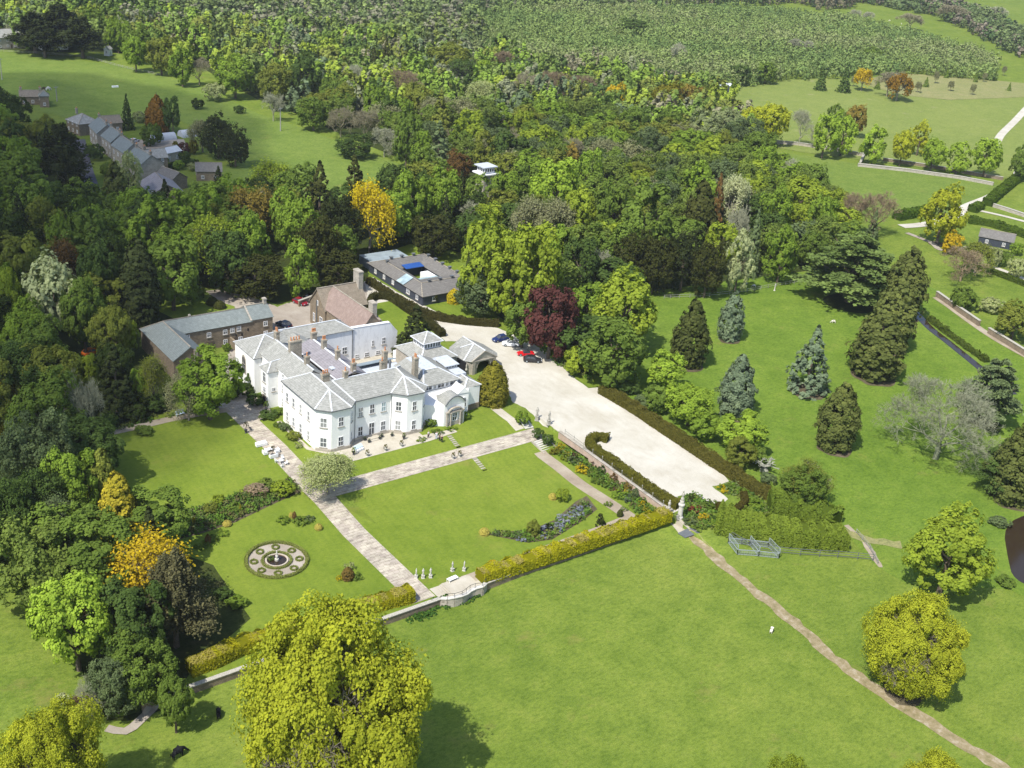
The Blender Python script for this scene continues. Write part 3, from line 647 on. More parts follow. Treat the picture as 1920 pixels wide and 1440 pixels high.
# entrance front with segmental gable
fr = [(116.1, 175.4), (117.4, 174.2), (119.4, 172.9), (124.2, 172.7), (124.2, 179), (116.1, 179)]
wb(MB().prism(fr, T-.2, [7.6, 7.6, 7.7, 7.7, 7.7, 7.6], top=True), 'wall', 'white', CH)
n = 10; ptsF = [(119.4+4.8*i/n, 172.68, 7.7+1.75*math.sin(PI*i/n)**.75) for i in range(n+1)]
fg = MB(); m_ = len(ptsF); fg.add(ptsF+[(x, 173.0, z) for x, y, z in ptsF], [tuple(range(m_)), tuple(range(2*m_-1, m_-1, -1))]); wb(fg, 'gable', 'white', CH)
vb = MB(); q = [(x, 172.45, z+.05) for x, y, z in ptsF]; q2 = [(x, 175.6, z+.05) for x, y, z in ptsF]; q3 = [(x*.6+121.8*.4, 177.6, 7.78) for x, y, z in ptsF]
vb.add(q+q2+q3, [(i, i+1, m_+i+1, m_+i) for i in range(m_-1)]+[(m_+i, m_+i+1, 2*m_+i+1, 2*m_+i) for i in range(m_-1)]); wb(vb, 'barrel_roof', 'slate', CH, solid=.12)
cr = MB()
for i in range(m_-1): cr.bar(q[i], q[i+1], .25, .18)
wb(cr, 'coping', 'gutter', CH)
st = MB(); x0 = 121.8
st.box(x0-2.0, 172.35, T-.1, x0-1.55, 172.7, 6.0); st.box(x0+1.55, 172.35, T-.1, x0+2.0, 172.7, 6.0); st.box(x0-1.2, 172.5, T-.1, x0+1.2, 172.68, 3.9)
st.box(x0-2.15, 172.2, 6.0, x0+2.15, 172.7, 6.25)
for sx in (-1.15, 1.15): st.lathe(x0+sx, 172.25, [(.24, T-.1), (.24, T+.15), (.18, T+.2), (.15, 5.8), (.24, 6.0)], 10)
for i in range(8):
    a0 = PI*i/8; a1 = PI*(i+1)/8; st.bar((x0-1.6*math.cos(a0), 172.4, 6.25+.8*math.sin(a0)), (x0-1.6*math.cos(a1), 172.4, 6.25+.8*math.sin(a1)), .5, .22)
wb(st, 'stone_doorcase', 'stone_pale', CH); arch(CH, x0, 172.6, T+.95, Sd, 1.3, 2.2, 'arched_window', 'wood_white')
# east wing with pointed window
ew = [(124.2, 175.2), (126.6, 174.9), (127.6, 176.6), (130.7, 176.8), (130.7, 190), (124.2, 190)]
wb(MB().prism(ew, T-.2, 8.3, top=True), 'wall', 'white', CH)
wb(MB().prism([(126.5, 175.0), (126.65, 174.8), (127.65, 176.5), (130.8, 176.7), (130.8, 178), (127, 178)], T-.2, T+1.3, top=True), 'plinth', 'stone', CH)
gg = MB(); gg.add([(124.0, 175.1, 8.3), (126.8, 174.75, 8.3), (125.4, 174.9, 9.7), (124.0, 178, 8.3), (126.8, 178, 8.3), (125.4, 178, 9.7)], [(0, 1, 2), (0, 2, 5, 3), (1, 4, 5, 2)]); wb(gg, 'gablet', 'white', CH)
arch(CH, 125.6, 175.0, T+2.0, math.atan2(-.12, 1), 1.3, 2.4, fm='wood_white')
F, E, G = rect_roof(126.9, 176.9, 130.7, 190, 8.3, 9.3, 'y', True, True, .25); roof_obj(CH, F, 'slate'); caps(CH, E)
wb(MB().box(126.9, 181, 8.9, 130, 190.2, 9.45), 'lead_roof', 'lead', CH)
wb(MB().box(126.9, 184.2, 9.45, 129.8, 188.2, 10.25), 'lantern', 'wood_white', CH); window(CH, 128.35, 184.2, 9.5, Sd, 2.7, .7, 'strip', False); window(CH, 126.9, 186.2, 9.5, Wd, 3.6, .7, 'strip', False)
roof_obj(CH, [[(126.6, 183.8, 10.3), (130.1, 183.8, 10.3), (130.1, 188.6, 10.45), (126.6, 188.6, 10.45)]], 'lead', 'lead_roof')
# cupola hall
wb(MB().prism([(126.3, 193.2), (135.6, 193.2), (135.6, 203.2), (126.3, 203.2)], T, 7.3, top=False), 'wall', 'stone_pale', CH)
k0 = [(126.0, 192.9), (135.9, 192.9), (135.9, 203.5), (126.0, 203.5)]; k1 = [(128.8, 195.8), (133.3, 195.8), (133.3, 200.4), (128.8, 200.4)]
roof_obj(CH, [[(*k0[i], 7.3), (*k0[(i+1) % 4], 7.3), (*k1[(i+1) % 4], 9.0), (*k1[i], 9.0)] for i in range(4)], 'slate'); caps(CH, [((*k0[i], 7.3), (*k1[i], 9.0)) for i in range(4)])
wb(MB().box(128.9, 195.9, 8.9, 133.2, 200.3, 10.4), 'cupola', 'wood_white', CH)
for x in (129.45, 130.15, 130.85, 131.55, 132.25, 132.85): window(CH, x-.05, 195.9, 9.1, Sd, .62, 1.2, 'x', False)
for y in (196.4, 197.1, 197.8, 198.5, 199.2, 199.8): window(CH, 128.9, y, 9.1, Wd, .62, 1.2, 'x', False)
k2 = [(128.4, 195.4, 10.4), (133.7, 195.4, 10.4), (133.7, 200.8, 10.4), (128.4, 200.8, 10.4)]; ap = (131.05, 198.1, 12.1)
roof_obj(CH, [[k2[i], k2[(i+1) % 4], ap] for i in range(4)], 'slate', 'cupola_roof'); caps(CH, [(p, ap) for p in k2]+[(k2[i], k2[(i+1) % 4]) for i in range(4)], w=.2)
wb(MB().box(124, 189.8, T, 131, 193.2, 6.6), 'link_roof', 'lead', CH); wb(MB().box(130.8, 203.2, T, 127, 205.5, 5.4), 'outbuilding', 'white_old', CH)
# porte-cochere
PX = [(137.4, 191.9), (139.0, 190.9), (144.4, 190.9), (145.9, 192.6), (145.9, 197.6), (144.4, 199.3), (139.0, 199.3), (137.4, 197.6)]
pw = MB(); zz = 6.2
def archwall(mb, a, b, z0, z1, half, spring, th=.5):
    a, b = Vector((*a, 0)), Vector((*b, 0)); d = (b-a); L_ = d.length; d.normalize(); nn = Vector((d.y, -d.x, 0)); m = 10
    prof = [(0, z0), (L_/2-half, z0), (L_/2-half, spring)]+[(L_/2-half*math.cos(PI*i/m), spring+half*math.sin(PI*i/m)) for i in range(1, m)]+[(L_/2+half, spring), (L_/2+half, z0), (L_, z0)]
    top = [(s, z1) for s, _ in prof]
    for o_ in (0, -th):
        P = [tuple(a+d*s+nn*o_+Vector((0, 0, z))) for s, z in prof]; Q = [tuple(a+d*s+nn*o_+Vector((0, 0, z))) for s, z in top]; k_ = len(P)
        mb.add(P+Q, [(i, i+1, k_+i+1, k_+i) if o_ == 0 else (k_+i, k_+i+1, i+1, i) for i in range(k_-1)])
    P = [tuple(a+d*s+Vector((0, 0, z))) for s, z in prof[1:-1]]; Q = [tuple(a+d*s-nn*th+Vector((0, 0, z))) for s, z in prof[1:-1]]; k_ = len(P)
    mb.add(P+Q, [(k_+i, k_+i+1, i+1, i) for i in range(k_-1)])
archwall(pw, (139.0, 190.9), (144.4, 190.9), T, zz, 1.75, 4.5); archwall(pw, (144.4, 199.3), (139.0, 199.3), T, zz, 1.75, 4.5)
for i in (0, 2, 3, 4, 6, 7):
    a, b = PX[i], PX[(i+1) % 8]; pw.bar(((a[0]), a[1], (T+zz)/2), (b[0], b[1], (T+zz)/2), .4, zz-T)
for x in (138.9, 144.5): pw.box(x-.35, 190.6, T, x+.35, 191.3, zz)
for i in range(12): a = PI*i/12; b = PI*(i+1)/12; pw.bar((141.7-1.9*math.cos(a), 190.82, 4.5+1.9*math.sin(a)), (141.7-1.9*math.cos(b), 190.82, 4.5+1.9*math.sin(b)), .12, .3)
pw.box(138.6, 190.7, zz-.35, 144.8, 191.2, zz)
pw.add([(138.5, 190.75, zz), (144.9, 190.75, zz), (141.7, 190.75, 8.15)], [(0, 1, 2)]); pw.add([(138.5, 199.4, zz), (144.9, 199.4, zz), (141.7, 199.4, 8.15)], [(2, 1, 0)])
pw.bar((138.3, 190.7, zz+.1), (141.7, 190.7, 8.3), .3, .22); pw.bar((145.1, 190.7, zz+.1), (141.7, 190.7, 8.3), .3, .22); pw.bar((138.3, 190.7, zz), (145.1, 190.7, zz), .25, .2)
wb(pw, 'porch_arch', 'stone_pale', CH); wb(MB().box(137.0, 191.3, T, 137.4, 198, 6), 'wall', 'dark_in', CH)
rg = [(141.7, 190.6, 8.35), (141.7, 199.6, 8.35)]
roof_obj(CH, [[(138.2, 190.6, zz+.08), rg[0], (141.7, 195, 8.35), (137.0, 192.0, zz+.05)], [(137.0, 192.0, zz+.05), (141.7, 195, 8.35), (137.0, 197.9, zz+.05)], [(137.0, 197.9, zz+.05), (141.7, 195, 8.35), rg[1], (138.2, 199.6, zz+.08)],
    [(145.2, 190.6, zz+.08), (146.3, 192.3, zz+.05), (141.7, 195, 8.35), rg[0]], [(146.3, 192.3, zz+.05), (146.3, 197.9, zz+.05), (141.7, 195, 8.35)], [(146.3, 197.9, zz+.05), (145.2, 199.6, zz+.08), rg[1], (141.7, 195, 8.35)]], 'slate', 'porch_roof')
caps(CH, [(rg[0], rg[1]), ((137, 192, zz+.1), (141.7, 195, 8.4)), ((137, 197.9, zz+.1), (141.7, 195, 8.4))])
wb(MB().prism([(135.6, 194.5), (137.4, 194.5), (137.4, 198), (135.6, 198)], T, 6.3, top=False), 'wall', 'stone_pale', CH)
F, E, G = rect_roof(134.5, 194.4, 138.5, 198.1, 6.3, 7.6, 'x', False, False, .25); roof_obj(CH, F, 'slate')
wb(MB().lathe(137.3, 191.2, [(.25, T+1.2), (.3, T+1.4), (.15, T+1.8), (.2, T+2.4), (.1, T+2.7), (.12, T+2.9)], 8), 'niche_statue', 'statue_dark', CH)
# chimneys
for a in ((98.7, 197.4, 12.5, 16.4, 2.6, .9, 4), (97.9, 190.6, 13, 15.8, .9, .9, 1), (97.6, 182.4, 13, 15.5, 1.5, .9, 3), (98.0, 204.3, 12, 15.9, .8, 1.2, 2), (105.3, 202.0, 12.5, 15.3, 1.1, .9, 4), (105.0, 196.9, 13, 15.6, .9, .9, 3),
          (104.9, 190.9, 13, 15.7, .85, .85, 1), (105, 184.6, 13, 15.4, .9, .9, 2), (101.5, 181.5, 13, 15.6, .85, .85, 1), (109.8, 181.6, 13, 16.0, .8, .8, 1), (111.8, 184.0, 11, 16.9, .9, .9, 1), (117.2, 181.0, 8, 15.6, .95, 1.1, 2)): chimney(CH, *a)
for x, y in ((120, 188), (118.6, 193)): wb(MB().lathe(x, y, [(.25, 7.3), (.25, 9.3), (.35, 9.4), (.2, 9.9)], 8), 'flue', 'gutter', CH)
# ivy on the chapel wall is its own plant (see shrubs)

# ================================================================ stone hall with brown tiles
SH = empty('stone_hall', (124, 220, T), 0, 'old rubble stone hall with steep brown tiled roofs and tall end chimneys', 'building')
block(SH, 120.8, 210, 127.2, 228, T, 9.0, 13.3, 'y', ('stone', 'tile_brown'), False, False, .3)
block(SH, 120.5, 225.5, 131.5, 233, T, 8.6, 13.0, 'x', ('stone', 'tile_mossy'), False, False, .3)
block(SH, 127.2, 210, 129.8, 216, T, 7.4, 9.2, 'y', ('stone', 'tile_brown'), False, False, .25)
chimney(SH, 125.0, 211.6, 10, 15.3, 1.1, 1.9, 0, 'stone_pale'); chimney(SH, 131.2, 229.2, 6, 16.0, 1.2, 2.6, 0, 'stone_pale')
for y in (213, 215.5, 218, 220.5): window(SH, 120.8, y, 6.6, Wd, .8, 1.2, 'cas')
window(SH, 120.5, 229.2, 8.8, Wd, .6, 1.2, 'cas'); window(SH, 120.5, 227.5, 4.2, Wd, 1.4, 2.2, 'cas'); window(SH, 120.5, 231, 4.2, Wd, .9, 2.0, 'cas')
wb(MB().cone((120.3, 229.4, T), (120.3, 229.4, 10), .1, .1, 6), 'drainpipe', 'gutter', SH)
# ================================================================ slate-roofed stone range
SR = empty('stone_range', (95, 232, T), 0, 'long L-shaped stone range with green slate roof and small white windows', 'building')
block(SR, 84.5, 228.4, 103.3, 235.4, T, 8.0, 10.15, 'x', ('stone', 'slate_green'), False, False, .25)
block(SR, 103.3, 228.4, 108.6, 235.4, T, 8.3, 10.5, 'x', ('stone', 'slate_green'), False, False, .2)
block(SR, 80.4, 216.5, 87.8, 235.4, T-.3, 7.6, 10.2, 'y', ('stone', 'slate_green'), False, True, .25)
caps(SR, [((103.3, 228.2, 8.25), (103.3, 231.9, 10.6)), ((103.3, 231.9, 10.6), (103.3, 235.6, 8.25))], 'coping', .4, 'stone_pale')
chimney(SR, 108.2, 231.9, 10, 11.7, .7, .9, 0, 'stone_pale'); chimney(SR, 85.2, 216.3, T, 9.5, .7, .7, 0, 'stone_chim'); chimney(SR, 90.3, 232.0, 10, 10.7, .3, .3, 0, 'stone_pale')
for x, z in ((88.3, 6.3), (93.2, 6.0), (97.0, 6.0), (98.7, 6.1), (100.3, 6.2), (106.8, 6.3), (106.8, 3.9), (97.0, 3.6), (100.6, 3.6)): window(SR, x, 228.4, z, Sd, 1.0, 1.15, 'cas', True)
dk = MB()
for x, z in ((99.6, 4.9), (101, 4.9), (102.5, 5.9)): dk.box(x-.15, 228.33, z, x+.15, 228.4, z+.6)
wb(dk, 'vent_slit', 'dark_in', SR); wb(MB().box(92.9, 228.32, T, 94.3, 228.4, 5.0), 'door', 'bark', SR); wb(MB().box(99.0, 228.3, T, 99.9, 228.4, 5.0), 'door', 'bark', SR)
gw = empty('garden_wall', (98.2, 226.8, T), 0, 'short dark stone yard wall between the slate range and the chapel end', 'wall'); wb(MB().prism([(98, 225), (100.8, 225.6), (100.8, 226.1), (98.4, 225.6), (98.4, 228.3), (98, 228.3)], T, T+2.2), 'wall_body', 'stone', gw)
# ================================================================ navy courtyard building
CB = empty('courtyard_building', (159, 245, T), 0, 'low square building round a courtyard, navy boarded walls and grey stone slate roof', 'building')
O = (150.6, 230.5, 168.2, 257.5); I = (156.0, 240.8, 163.0, 250.6); ze, zr = 5.6, 7.1
bb = MB(); bb.prism([(O[0], O[1]), (O[2], O[1]), (O[2], O[3]), (O[0], O[3])], T, ze, top=False); bb.prism([(I[0], I[3]), (I[2], I[3]), (I[2], I[1]), (I[0], I[1])], T, ze, top=False); wb(bb, 'wall', 'navy', CB)
def rc(r, d, z): return [(r[0]-d, r[1]-d, z), (r[2]+d, r[1]-d, z), (r[2]+d, r[3]+d, z), (r[0]-d, r[3]+d, z)]
o4 = rc(O, .4, ze); i4 = rc(I, -.4, ze); r4 = [(153.2, 235.5, zr), (165.8, 235.5, zr), (165.8, 254.2, zr), (153.2, 254.2, zr)]
F = []
for i in range(4): j = (i+1) % 4; F += [[o4[i], o4[j], r4[j], r4[i]], [r4[i], r4[j], i4[j], i4[i]]]
roof_obj(CB, F, 'slate_stone'); caps(CB, [(r4[i], r4[(i+1) % 4]) for i in range(4)]+[(o4[i], r4[i]) for i in range(4)], 'ridge_capping', .22, 'stone_chim')
wb(MB().box(151.5, 257.5, T, 163.5, 264.5, 5.5), 'flat_extension', 'lead_dark', CB)
roof_obj(CB, [[(156.8, 248.6, 6.0), (162.4, 248.6, 6.0), (162.4, 251.1, 6.35), (156.8, 251.1, 6.35)]], 'blue', 'blue_roof')
wb(MB().box(156.3, 241.2, T, 162.7, 243.0, 5.2), 'conservatory', 'glass_sky', CB); wb(MB().box(160.5, 243, T, 162.9, 247.5, 5.0), 'inner_wall', 'white_old', CB)
roof_obj(CB, [[(150.15, 239.2, 5.75), (150.15, 242.6, 5.75), (153.1, 242.6, 7.25), (153.1, 239.2, 7.25)]], 'glass_sky', 'roof_glazing', .08)
for x, y in ((153.2, 252.5), (155.5, 254.3), (158.8, 254.3), (162.5, 254.3), (165.8, 252), (165.8, 248.5), (165.8, 245), (165.8, 241.5), (165.8, 238), (162.5, 235.5), (158.8, 235.5), (155.5, 235.5)):
    v = MB(); v.box(x-.3, y-.3, zr-.2, x+.3, y+.3, zr+.5); v.prism([(x-.45, y-.45), (x+.45, y-.45), (x+.45, y+.45), (x-.45, y+.45)], zr+.5, zr+.68); wb(v, 'roof_ventilator', 'gutter', CB)
for y in (254, 249.5, 245, 237.5, 233.2): window(CB, 150.6, y, 3.9, Wd, 1.1 if y != 237.5 else 1.6, 1.2, 'cas')
for x in (154, 160, 165): window(CB, x, 230.5, 3.9, Sd, 1.0, 1.1, 'cas')
# ================================================================ vegetation builders
HD = 2.4
def unit(v): return v/np.maximum(np.linalg.norm(v, axis=-1, keepdims=True), 1e-9)
def cards(P, Nn, S, rng, asp=1.0, upbias=None):
    r = rng.normal(size=P.shape)
    if upbias is not None: r = r*.35+upbias
    t = unit(np.cross(Nn, r)); b = np.cross(Nn, t); S = S[:, None]
    t = t*S*.5; b = b*S*.5*asp
    V = np.stack([P-t-b*.7, P+t*.75-b, P+t+b*.7, P-t*.7+b], 1).reshape(-1, 3)
    return V, np.arange(len(V)).reshape(-1, 4)
def leafmesh(name, P, Nn, S, tint, rng, asp=1.0, up=None, mat='leaf'):
    V, F = cards(P, Nn, S, rng, asp, up); me = npmesh(name, V, F, mat)
    a = me.attributes.new('tint', 'FLOAT', 'FACE'); a.data.foreach_set('value', np.clip(tint, 0, 1).astype(np.float32)); return me
def sph(n, rng):
    return unit(rng.normal(size=(n, 3)))
def g_broad(seed, n=6000, R=6., Hh=14., puffs=42, card=.5, zb=.2, sub=13, loose=.3, open_=0., sharp=1.0):
    rng = np.random.default_rng(seed)
    zc = (zb+1)/2*Hh; az = (1-zb)/2*Hh
    i = np.arange(puffs)+.5; ph = np.arccos(1-(1.95 if puffs > 100 else 1.78)*i/puffs); th = PI*(1+5**.5)*i+rng.normal(size=puffs)*.3
    d = np.stack([np.cos(th)*np.sin(ph), np.sin(th)*np.sin(ph), np.cos(ph)], -1)
    d = unit(d+rng.normal(size=d.shape)*.14); lob = 1+(.15 if puffs < 100 else .22)*np.sin(2*th+seed)*np.sin(ph)+(0 if puffs < 100 else .13)*np.sin(3*th+ph*4)+.10*np.sin(5*th+seed*2)+.12*rng.normal(size=puffs)
    wz = 1.0-.20*np.clip(-d[:, 2], 0, 1)
    PP = d*np.array([R, R, az])*(lob*rng.uniform(.62, .80, puffs)*wz)[:, None]+np.array([0, 0, zc]); pr_ = R*(.15+.27*rng.random(puffs)**1.3)*(1 if puffs < 80 else .85)
    keep = rng.random(puffs) >= open_; PP, pr_, d = PP[keep], pr_[keep], d[keep]; np_ = len(PP)
    sd = unit(sph(np_*sub, rng)+np.repeat(d, sub, 0)*.75+np.array([0, 0, .25])); sp = np.repeat(PP, sub, 0)+sd*(np.repeat(pr_, sub)*rng.uniform(.72, 1.06, np_*sub))[:, None]
    sr = np.repeat(pr_, sub)*rng.uniform(.2, .58, np_*sub); m = max(3, n//(np_*sub))
    cd = unit(sph(len(sp)*m, rng)+np.repeat(sd, m, 0)*.8*sharp); P = np.repeat(sp, m, 0)+cd*(np.repeat(sr, m)*rng.uniform(.35, 1.1, len(sp)*m))[:, None]
    Nn = unit(cd*.5+np.repeat(sd, m, 0)*.6+np.array([0, 0, .25])+rng.normal(size=P.shape)*loose)
    S = card*rng.uniform(.65, 1.35, len(P))
    rad_ = np.percentile(np.hypot(P[:, 0], P[:, 1]), 97.5); P[:, :2] *= R/rad_; P[:, 2] *= Hh/np.percentile(P[:, 2], 98.2)
    t = .5+np.repeat(rng.normal(size=np_)*.15, sub*m)+np.repeat(rng.normal(size=len(sp))*.11, m)+rng.normal(size=len(P))*.06
    return P, Nn, S, t, rng
def trunk_mesh(seed, R=6., Hh=14., r=.35, limbs=7, mat='bark', top=.6):
    rng = random.Random(seed); b = MB(); b.cone((0, 0, -.5), (0, 0, Hh*.25), r*1.3, r, 8); b.cone((0, 0, Hh*.25), (.3, .2, Hh*top), r, r*.45, 7)
    for i in range(limbs):
        a = 2*PI*i/limbs+rng.uniform(-.3, .3); z = Hh*rng.uniform(.22, .5); L_ = R*rng.uniform(.45, .75)
        m = (math.cos(a)*L_*.5, math.sin(a)*L_*.5, z+Hh*.14); q = (math.cos(a)*L_, math.sin(a)*L_, z+Hh*rng.uniform(.2, .38))
        b.cone((0, 0, z), m, r*.5, r*.3, 5); b.cone(m, q, r*.3, r*.1, 5)
    return b.mesh('trunk', mat)
def g_cone(seed, n=6000, R=3., Hh=12., card=.42, zb=.02, prof=None, droop=.15, sub=240, rag=.10, asp=1.0, cl=1.):
    rng = np.random.default_rng(seed); prof = prof or (lambda t: np.clip(np.sin(PI*(np.clip(t, 0, 1)*.77+.23)), 0, 1)**.85)
    u = rng.random(sub*3); t = u[rng.random(sub*3) < prof(u)+.12][:sub]; sub = len(t)
    a = np.arange(sub)*2.39996+rng.normal(size=sub)*.4; rr = R*prof(t)*(1+rag*rng.normal(size=sub)); z = Hh*(zb+(1-zb)*t)
    d = np.stack([np.cos(a), np.sin(a), np.zeros(sub)], -1); C = d*rr[:, None]*.93+np.stack([0*z, 0*z, z-droop*rr], -1)
    cr = cl*R*(.13+.12*prof(t)); m = n//sub; cd = unit(sph(sub*m, rng)+np.repeat(d, m, 0)*.7+np.array([0, 0, .35])); P = np.repeat(C, m, 0)+cd*(np.repeat(cr, m)*rng.uniform(.3, 1.1, sub*m))[:, None]
    Nn = unit(np.repeat(d, m, 0)*.6+cd*.6+np.array([0, 0, .3])+rng.normal(size=P.shape)*.3)
    S = card*rng.uniform(.6, 1.3, len(P)); tt = .5+np.repeat(rng.normal(size=sub)*.15, m)+rng.normal(size=len(P))*.1
    rad_ = np.percentile(np.hypot(P[:, 0], P[:, 1]), 98); P[:, :2] *= R/rad_
    return P, Nn, S, tt, rng
def g_cedar(seed, n=9000, R=8., Hh=15., plates=34, card=.5, z0=.22, flat=.05, pr0=.34, tiers=9):
    rng = np.random.default_rng(seed); t = np.round(np.linspace(0, 1, plates)*tiers)/tiers+rng.normal(size=plates)*.012; a = np.arange(plates)*2.39996+rng.normal(size=plates)*.3
    ext = R*np.clip(1.0-.75*t**1.6, .15, 1); rc_ = ext*rng.uniform(.42, .72, plates); pr_ = ext*rng.uniform(pr0, pr0+.18, plates); z = Hh*(z0+(.97-z0)*np.clip(t, 0, 1))
    C = np.stack([np.cos(a)*rc_, np.sin(a)*rc_, z], -1); m = n//plates; th = rng.random((plates, m))*2*PI; rr = np.sqrt(rng.random((plates, m)))
    ca, sa = np.cos(a)[:, None], np.sin(a)[:, None]; lx = rr*np.cos(th)*1.25*pr_[:, None]; ly = rr*np.sin(th)*.8*pr_[:, None]
    lob = 1+.16*np.sin(th*5+a[:, None]*5)+.14*np.sin(th*11+a[:, None]*9); lx *= lob; ly *= lob
    P = np.stack([C[:, 0, None]+lx*ca-ly*sa, C[:, 1, None]+lx*sa+ly*ca, C[:, 2, None]-rr**2*Hh*.03+rng.normal(size=(plates, m))*Hh*flat*.22], -1).reshape(-1, 3)
    Nn = unit(np.array([0, 0, 1.])+rng.normal(size=P.shape)*.42); S = card*rng.uniform(.6, 1.3, len(P)); tt = .5+np.repeat(rng.normal(size=plates)*.14, m)+rng.normal(size=len(P))*.1
    return P, Nn, S, tt, rng
def bare_mesh(seed, R=6., Hh=14., depth=5, kids=4, r0=.42, spread=.75, mat='twig', tipw=.035, tips=None, up=.25):
    rng = random.Random(seed); V = []; F = []
    def seg(p, q, a, b):
        d = (q-p); L_ = d.length
        if L_ < 1e-4: return
        d /= L_; u = Vector((0, 0, 1)) if abs(d.z) < .9 else Vector((1, 0, 0)); x = d.cross(u).normalized(); y = x.cross(d); k = len(V)
        for e, r in ((p, a), (q, b)):
            for i in range(3):
                an = 2.094*i; V.append(tuple(e+x*r*math.cos(an)+y*r*math.sin(an)))
        for i in range(3): j = (i+1) % 3; F.append((k+i, k+j, k+3+j, k+3+i))
    def grow(p, d, L_, r, lv):
        nseg = 2 if lv > 1 else 1
        for s in range(nseg):
            d2 = (d+Vector([rng.gauss(0, .16) for _ in range(3)])+Vector((0, 0, up*.25))).normalized(); q = p+d2*L_/nseg; r2 = max(tipw*.7, r*.78); seg(p, q, r, r2); p, d, r = q, d2, r2
        if lv == 0:
            if tips is not None: tips.append((tuple(p), tuple(d)))
            return
        for k in range(kids if lv > 1 else kids+1):
            nd = (d*(1-spread*.4)+Vector([rng.gauss(0, 1) for _ in range(3)]).normalized()*spread+Vector((0, 0, up*.4))).normalized()
            grow(p, nd, L_*rng.uniform(.60, .82), max(tipw, r*rng.uniform(.5, .68)), lv-1)
    p = Vector((0, 0, -.4)); q = Vector((.1, .1, Hh*.22)); seg(p, q, r0*1.2, r0)
    for k in range(kids+2):
        a = 2*PI*k/(kids+2)+rng.uniform(-.3, .3); grow(q+Vector((0, 0, rng.uniform(-.1, .15)*Hh)), Vector((math.cos(a)*.75, math.sin(a)*.75, rng.uniform(.5, 1.2))).normalized(), Hh*.25, r0*.6, depth-1)
    A = np.array(V); rad = np.percentile(np.hypot(A[:, 0], A[:, 1]), 97); top = A[:, 2].max(); A[:, :2] *= R/rad; A[:, 2] *= Hh/top
    if tips is not None:
        for i, (p_, d_) in enumerate(tips): tips[i] = ((p_[0]*R/rad, p_[1]*R/rad, p_[2]*Hh/top), d_)
    return npmesh('branches', A, np.array(F), mat)
def sparse_leaves(tips, seed, per=10, card=.4, rad=.8):
    rng = np.random.default_rng(seed); T_ = np.array([t[0] for t in tips]); P = np.repeat(T_, per, 0); P = P+rng.normal(size=P.shape)*rad*.5
    Nn = unit(rng.normal(size=P.shape)*.6+np.array([0, 0, .5])+unit(P-np.array([0, 0, 7.]))*.5); S = card*rng.uniform(.6, 1.3, len(P))
    return leafmesh('crown', P, Nn, S, .5+np.repeat(rng.normal(size=len(T_))*.12, per)+rng.normal(size=len(P))*.1, rng)

KIT = {}   # kind -> list of (R, H, [(part name, mesh, uses tree colour, colour)])
def kit(kind, variants): KIT[kind] = variants
def mk_broad(seed, lod, **k):
    n, card = {'n': (26000, .33), 'm': (9000, .46), 'f': (2600, .85)}[lod]
    if 'n' in k: n = k.pop('n')
    if 'card' in k: card = k.pop('card')
    P, Nn, S, t, rng = g_broad(seed, n=n, card=card, **k); return leafmesh('crown', P, Nn, S, t, rng)
_tr = [trunk_mesh(i) for i in range(3)]
BK = (.12, .095, .07)
for lod in 'nmf':
    nv = {'n': 3, 'm': 5, 'f': 3}[lod]
    kit('B'+lod, [(6., 14., [('crown', mk_broad(11+i, lod, zb=(.02, .05, .08, .03, .0)[i], puffs=(44, 36, 52, 30, 40)[i]), 1), ('trunk', _tr[i % 3], 0)]) for i in range(nv)])
    kit('F'+lod, [(6., 14., [('crown', mk_broad(31+i, lod, zb=.0, puffs=64, loose=.55, sharp=.5, sub=9, card={'n': .30, 'm': .40, 'f': .8}[lod]), 1), ('trunk', _tr[i % 3], 0)]) for i in range(2)])
kit('On', [(9., 16., [('crown', mk_broad(51+i, 'n', n=150000, R=9., Hh=16., puffs=150, zb=.0, card=.205, sub=28, open_=.22, loose=.5), 1), ('branches', bare_mesh(5+i, 6.8, 14.0, 5, 4, .6, tipw=.03), (.20, .175, .14)), ('trunk', trunk_mesh(60+i, 9., 16., .6), 0)]) for i in range(2)])
cyp = lambda t: np.clip(np.sin(PI*np.clip(t*.86+.13, 0, 1))**.6, 0, 1)*(1-.25*t)
egg = lambda t: np.clip(np.sin(PI*np.clip(t*.74+.26, 0, 1))**.7, 0, 1)
def mk_cone(seed, n, card, **k):
    P, Nn, S, t, rng = g_cone(seed, n=n, card=card, **k); return leafmesh('crown', P, Nn, S, t, rng, 1.0, None, 'needle')
_ct = MB().cone((0, 0, -.3), (0, 0, 10), .3, .05, 7).mesh('trunk', 'bark')
for lod, n, c in (('n', 16000, .27), ('m', 6000, .38), ('f', 1800, .7)):
    kit('C'+lod, [(3.2, 12., [('crown', mk_cone(71+i, n, c, R=3.2, sub=330, rag=.15), 1), ('trunk', _ct, 0)]) for i in range(2)])
    kit('Y'+lod, [(2.4, 12., [('crown', mk_cone(81+i, n, c, R=2.4, prof=cyp, sub=420, rag=.07), 1), ('trunk', _ct, 0)]) for i in range(2)])
    kit('G'+lod, [(3.0, 9., [('crown', mk_cone(85+i, n, c, R=3.0, Hh=9., prof=egg, sub=420, rag=.06), 1), ('trunk', _ct, 0)]) for i in range(2)])
    kit('K'+lod, [(3.6, 13., [('crown', mk_cone(91+i, n, c*.85, R=3.6, Hh=13., sub=300, rag=.26, droop=.3, prof=lambda t: np.minimum(1, (1-t)*1.2)**.9, cl=.62), 1), ('trunk', _ct, 0)]) for i in range(2)])
def mk_cedar(seed, n, card, **k):
    P, Nn, S, t, rng = g_cedar(seed, n=n, card=card, **k); return leafmesh('crown', P, Nn, S, t, rng, 1.0, None, 'needle')
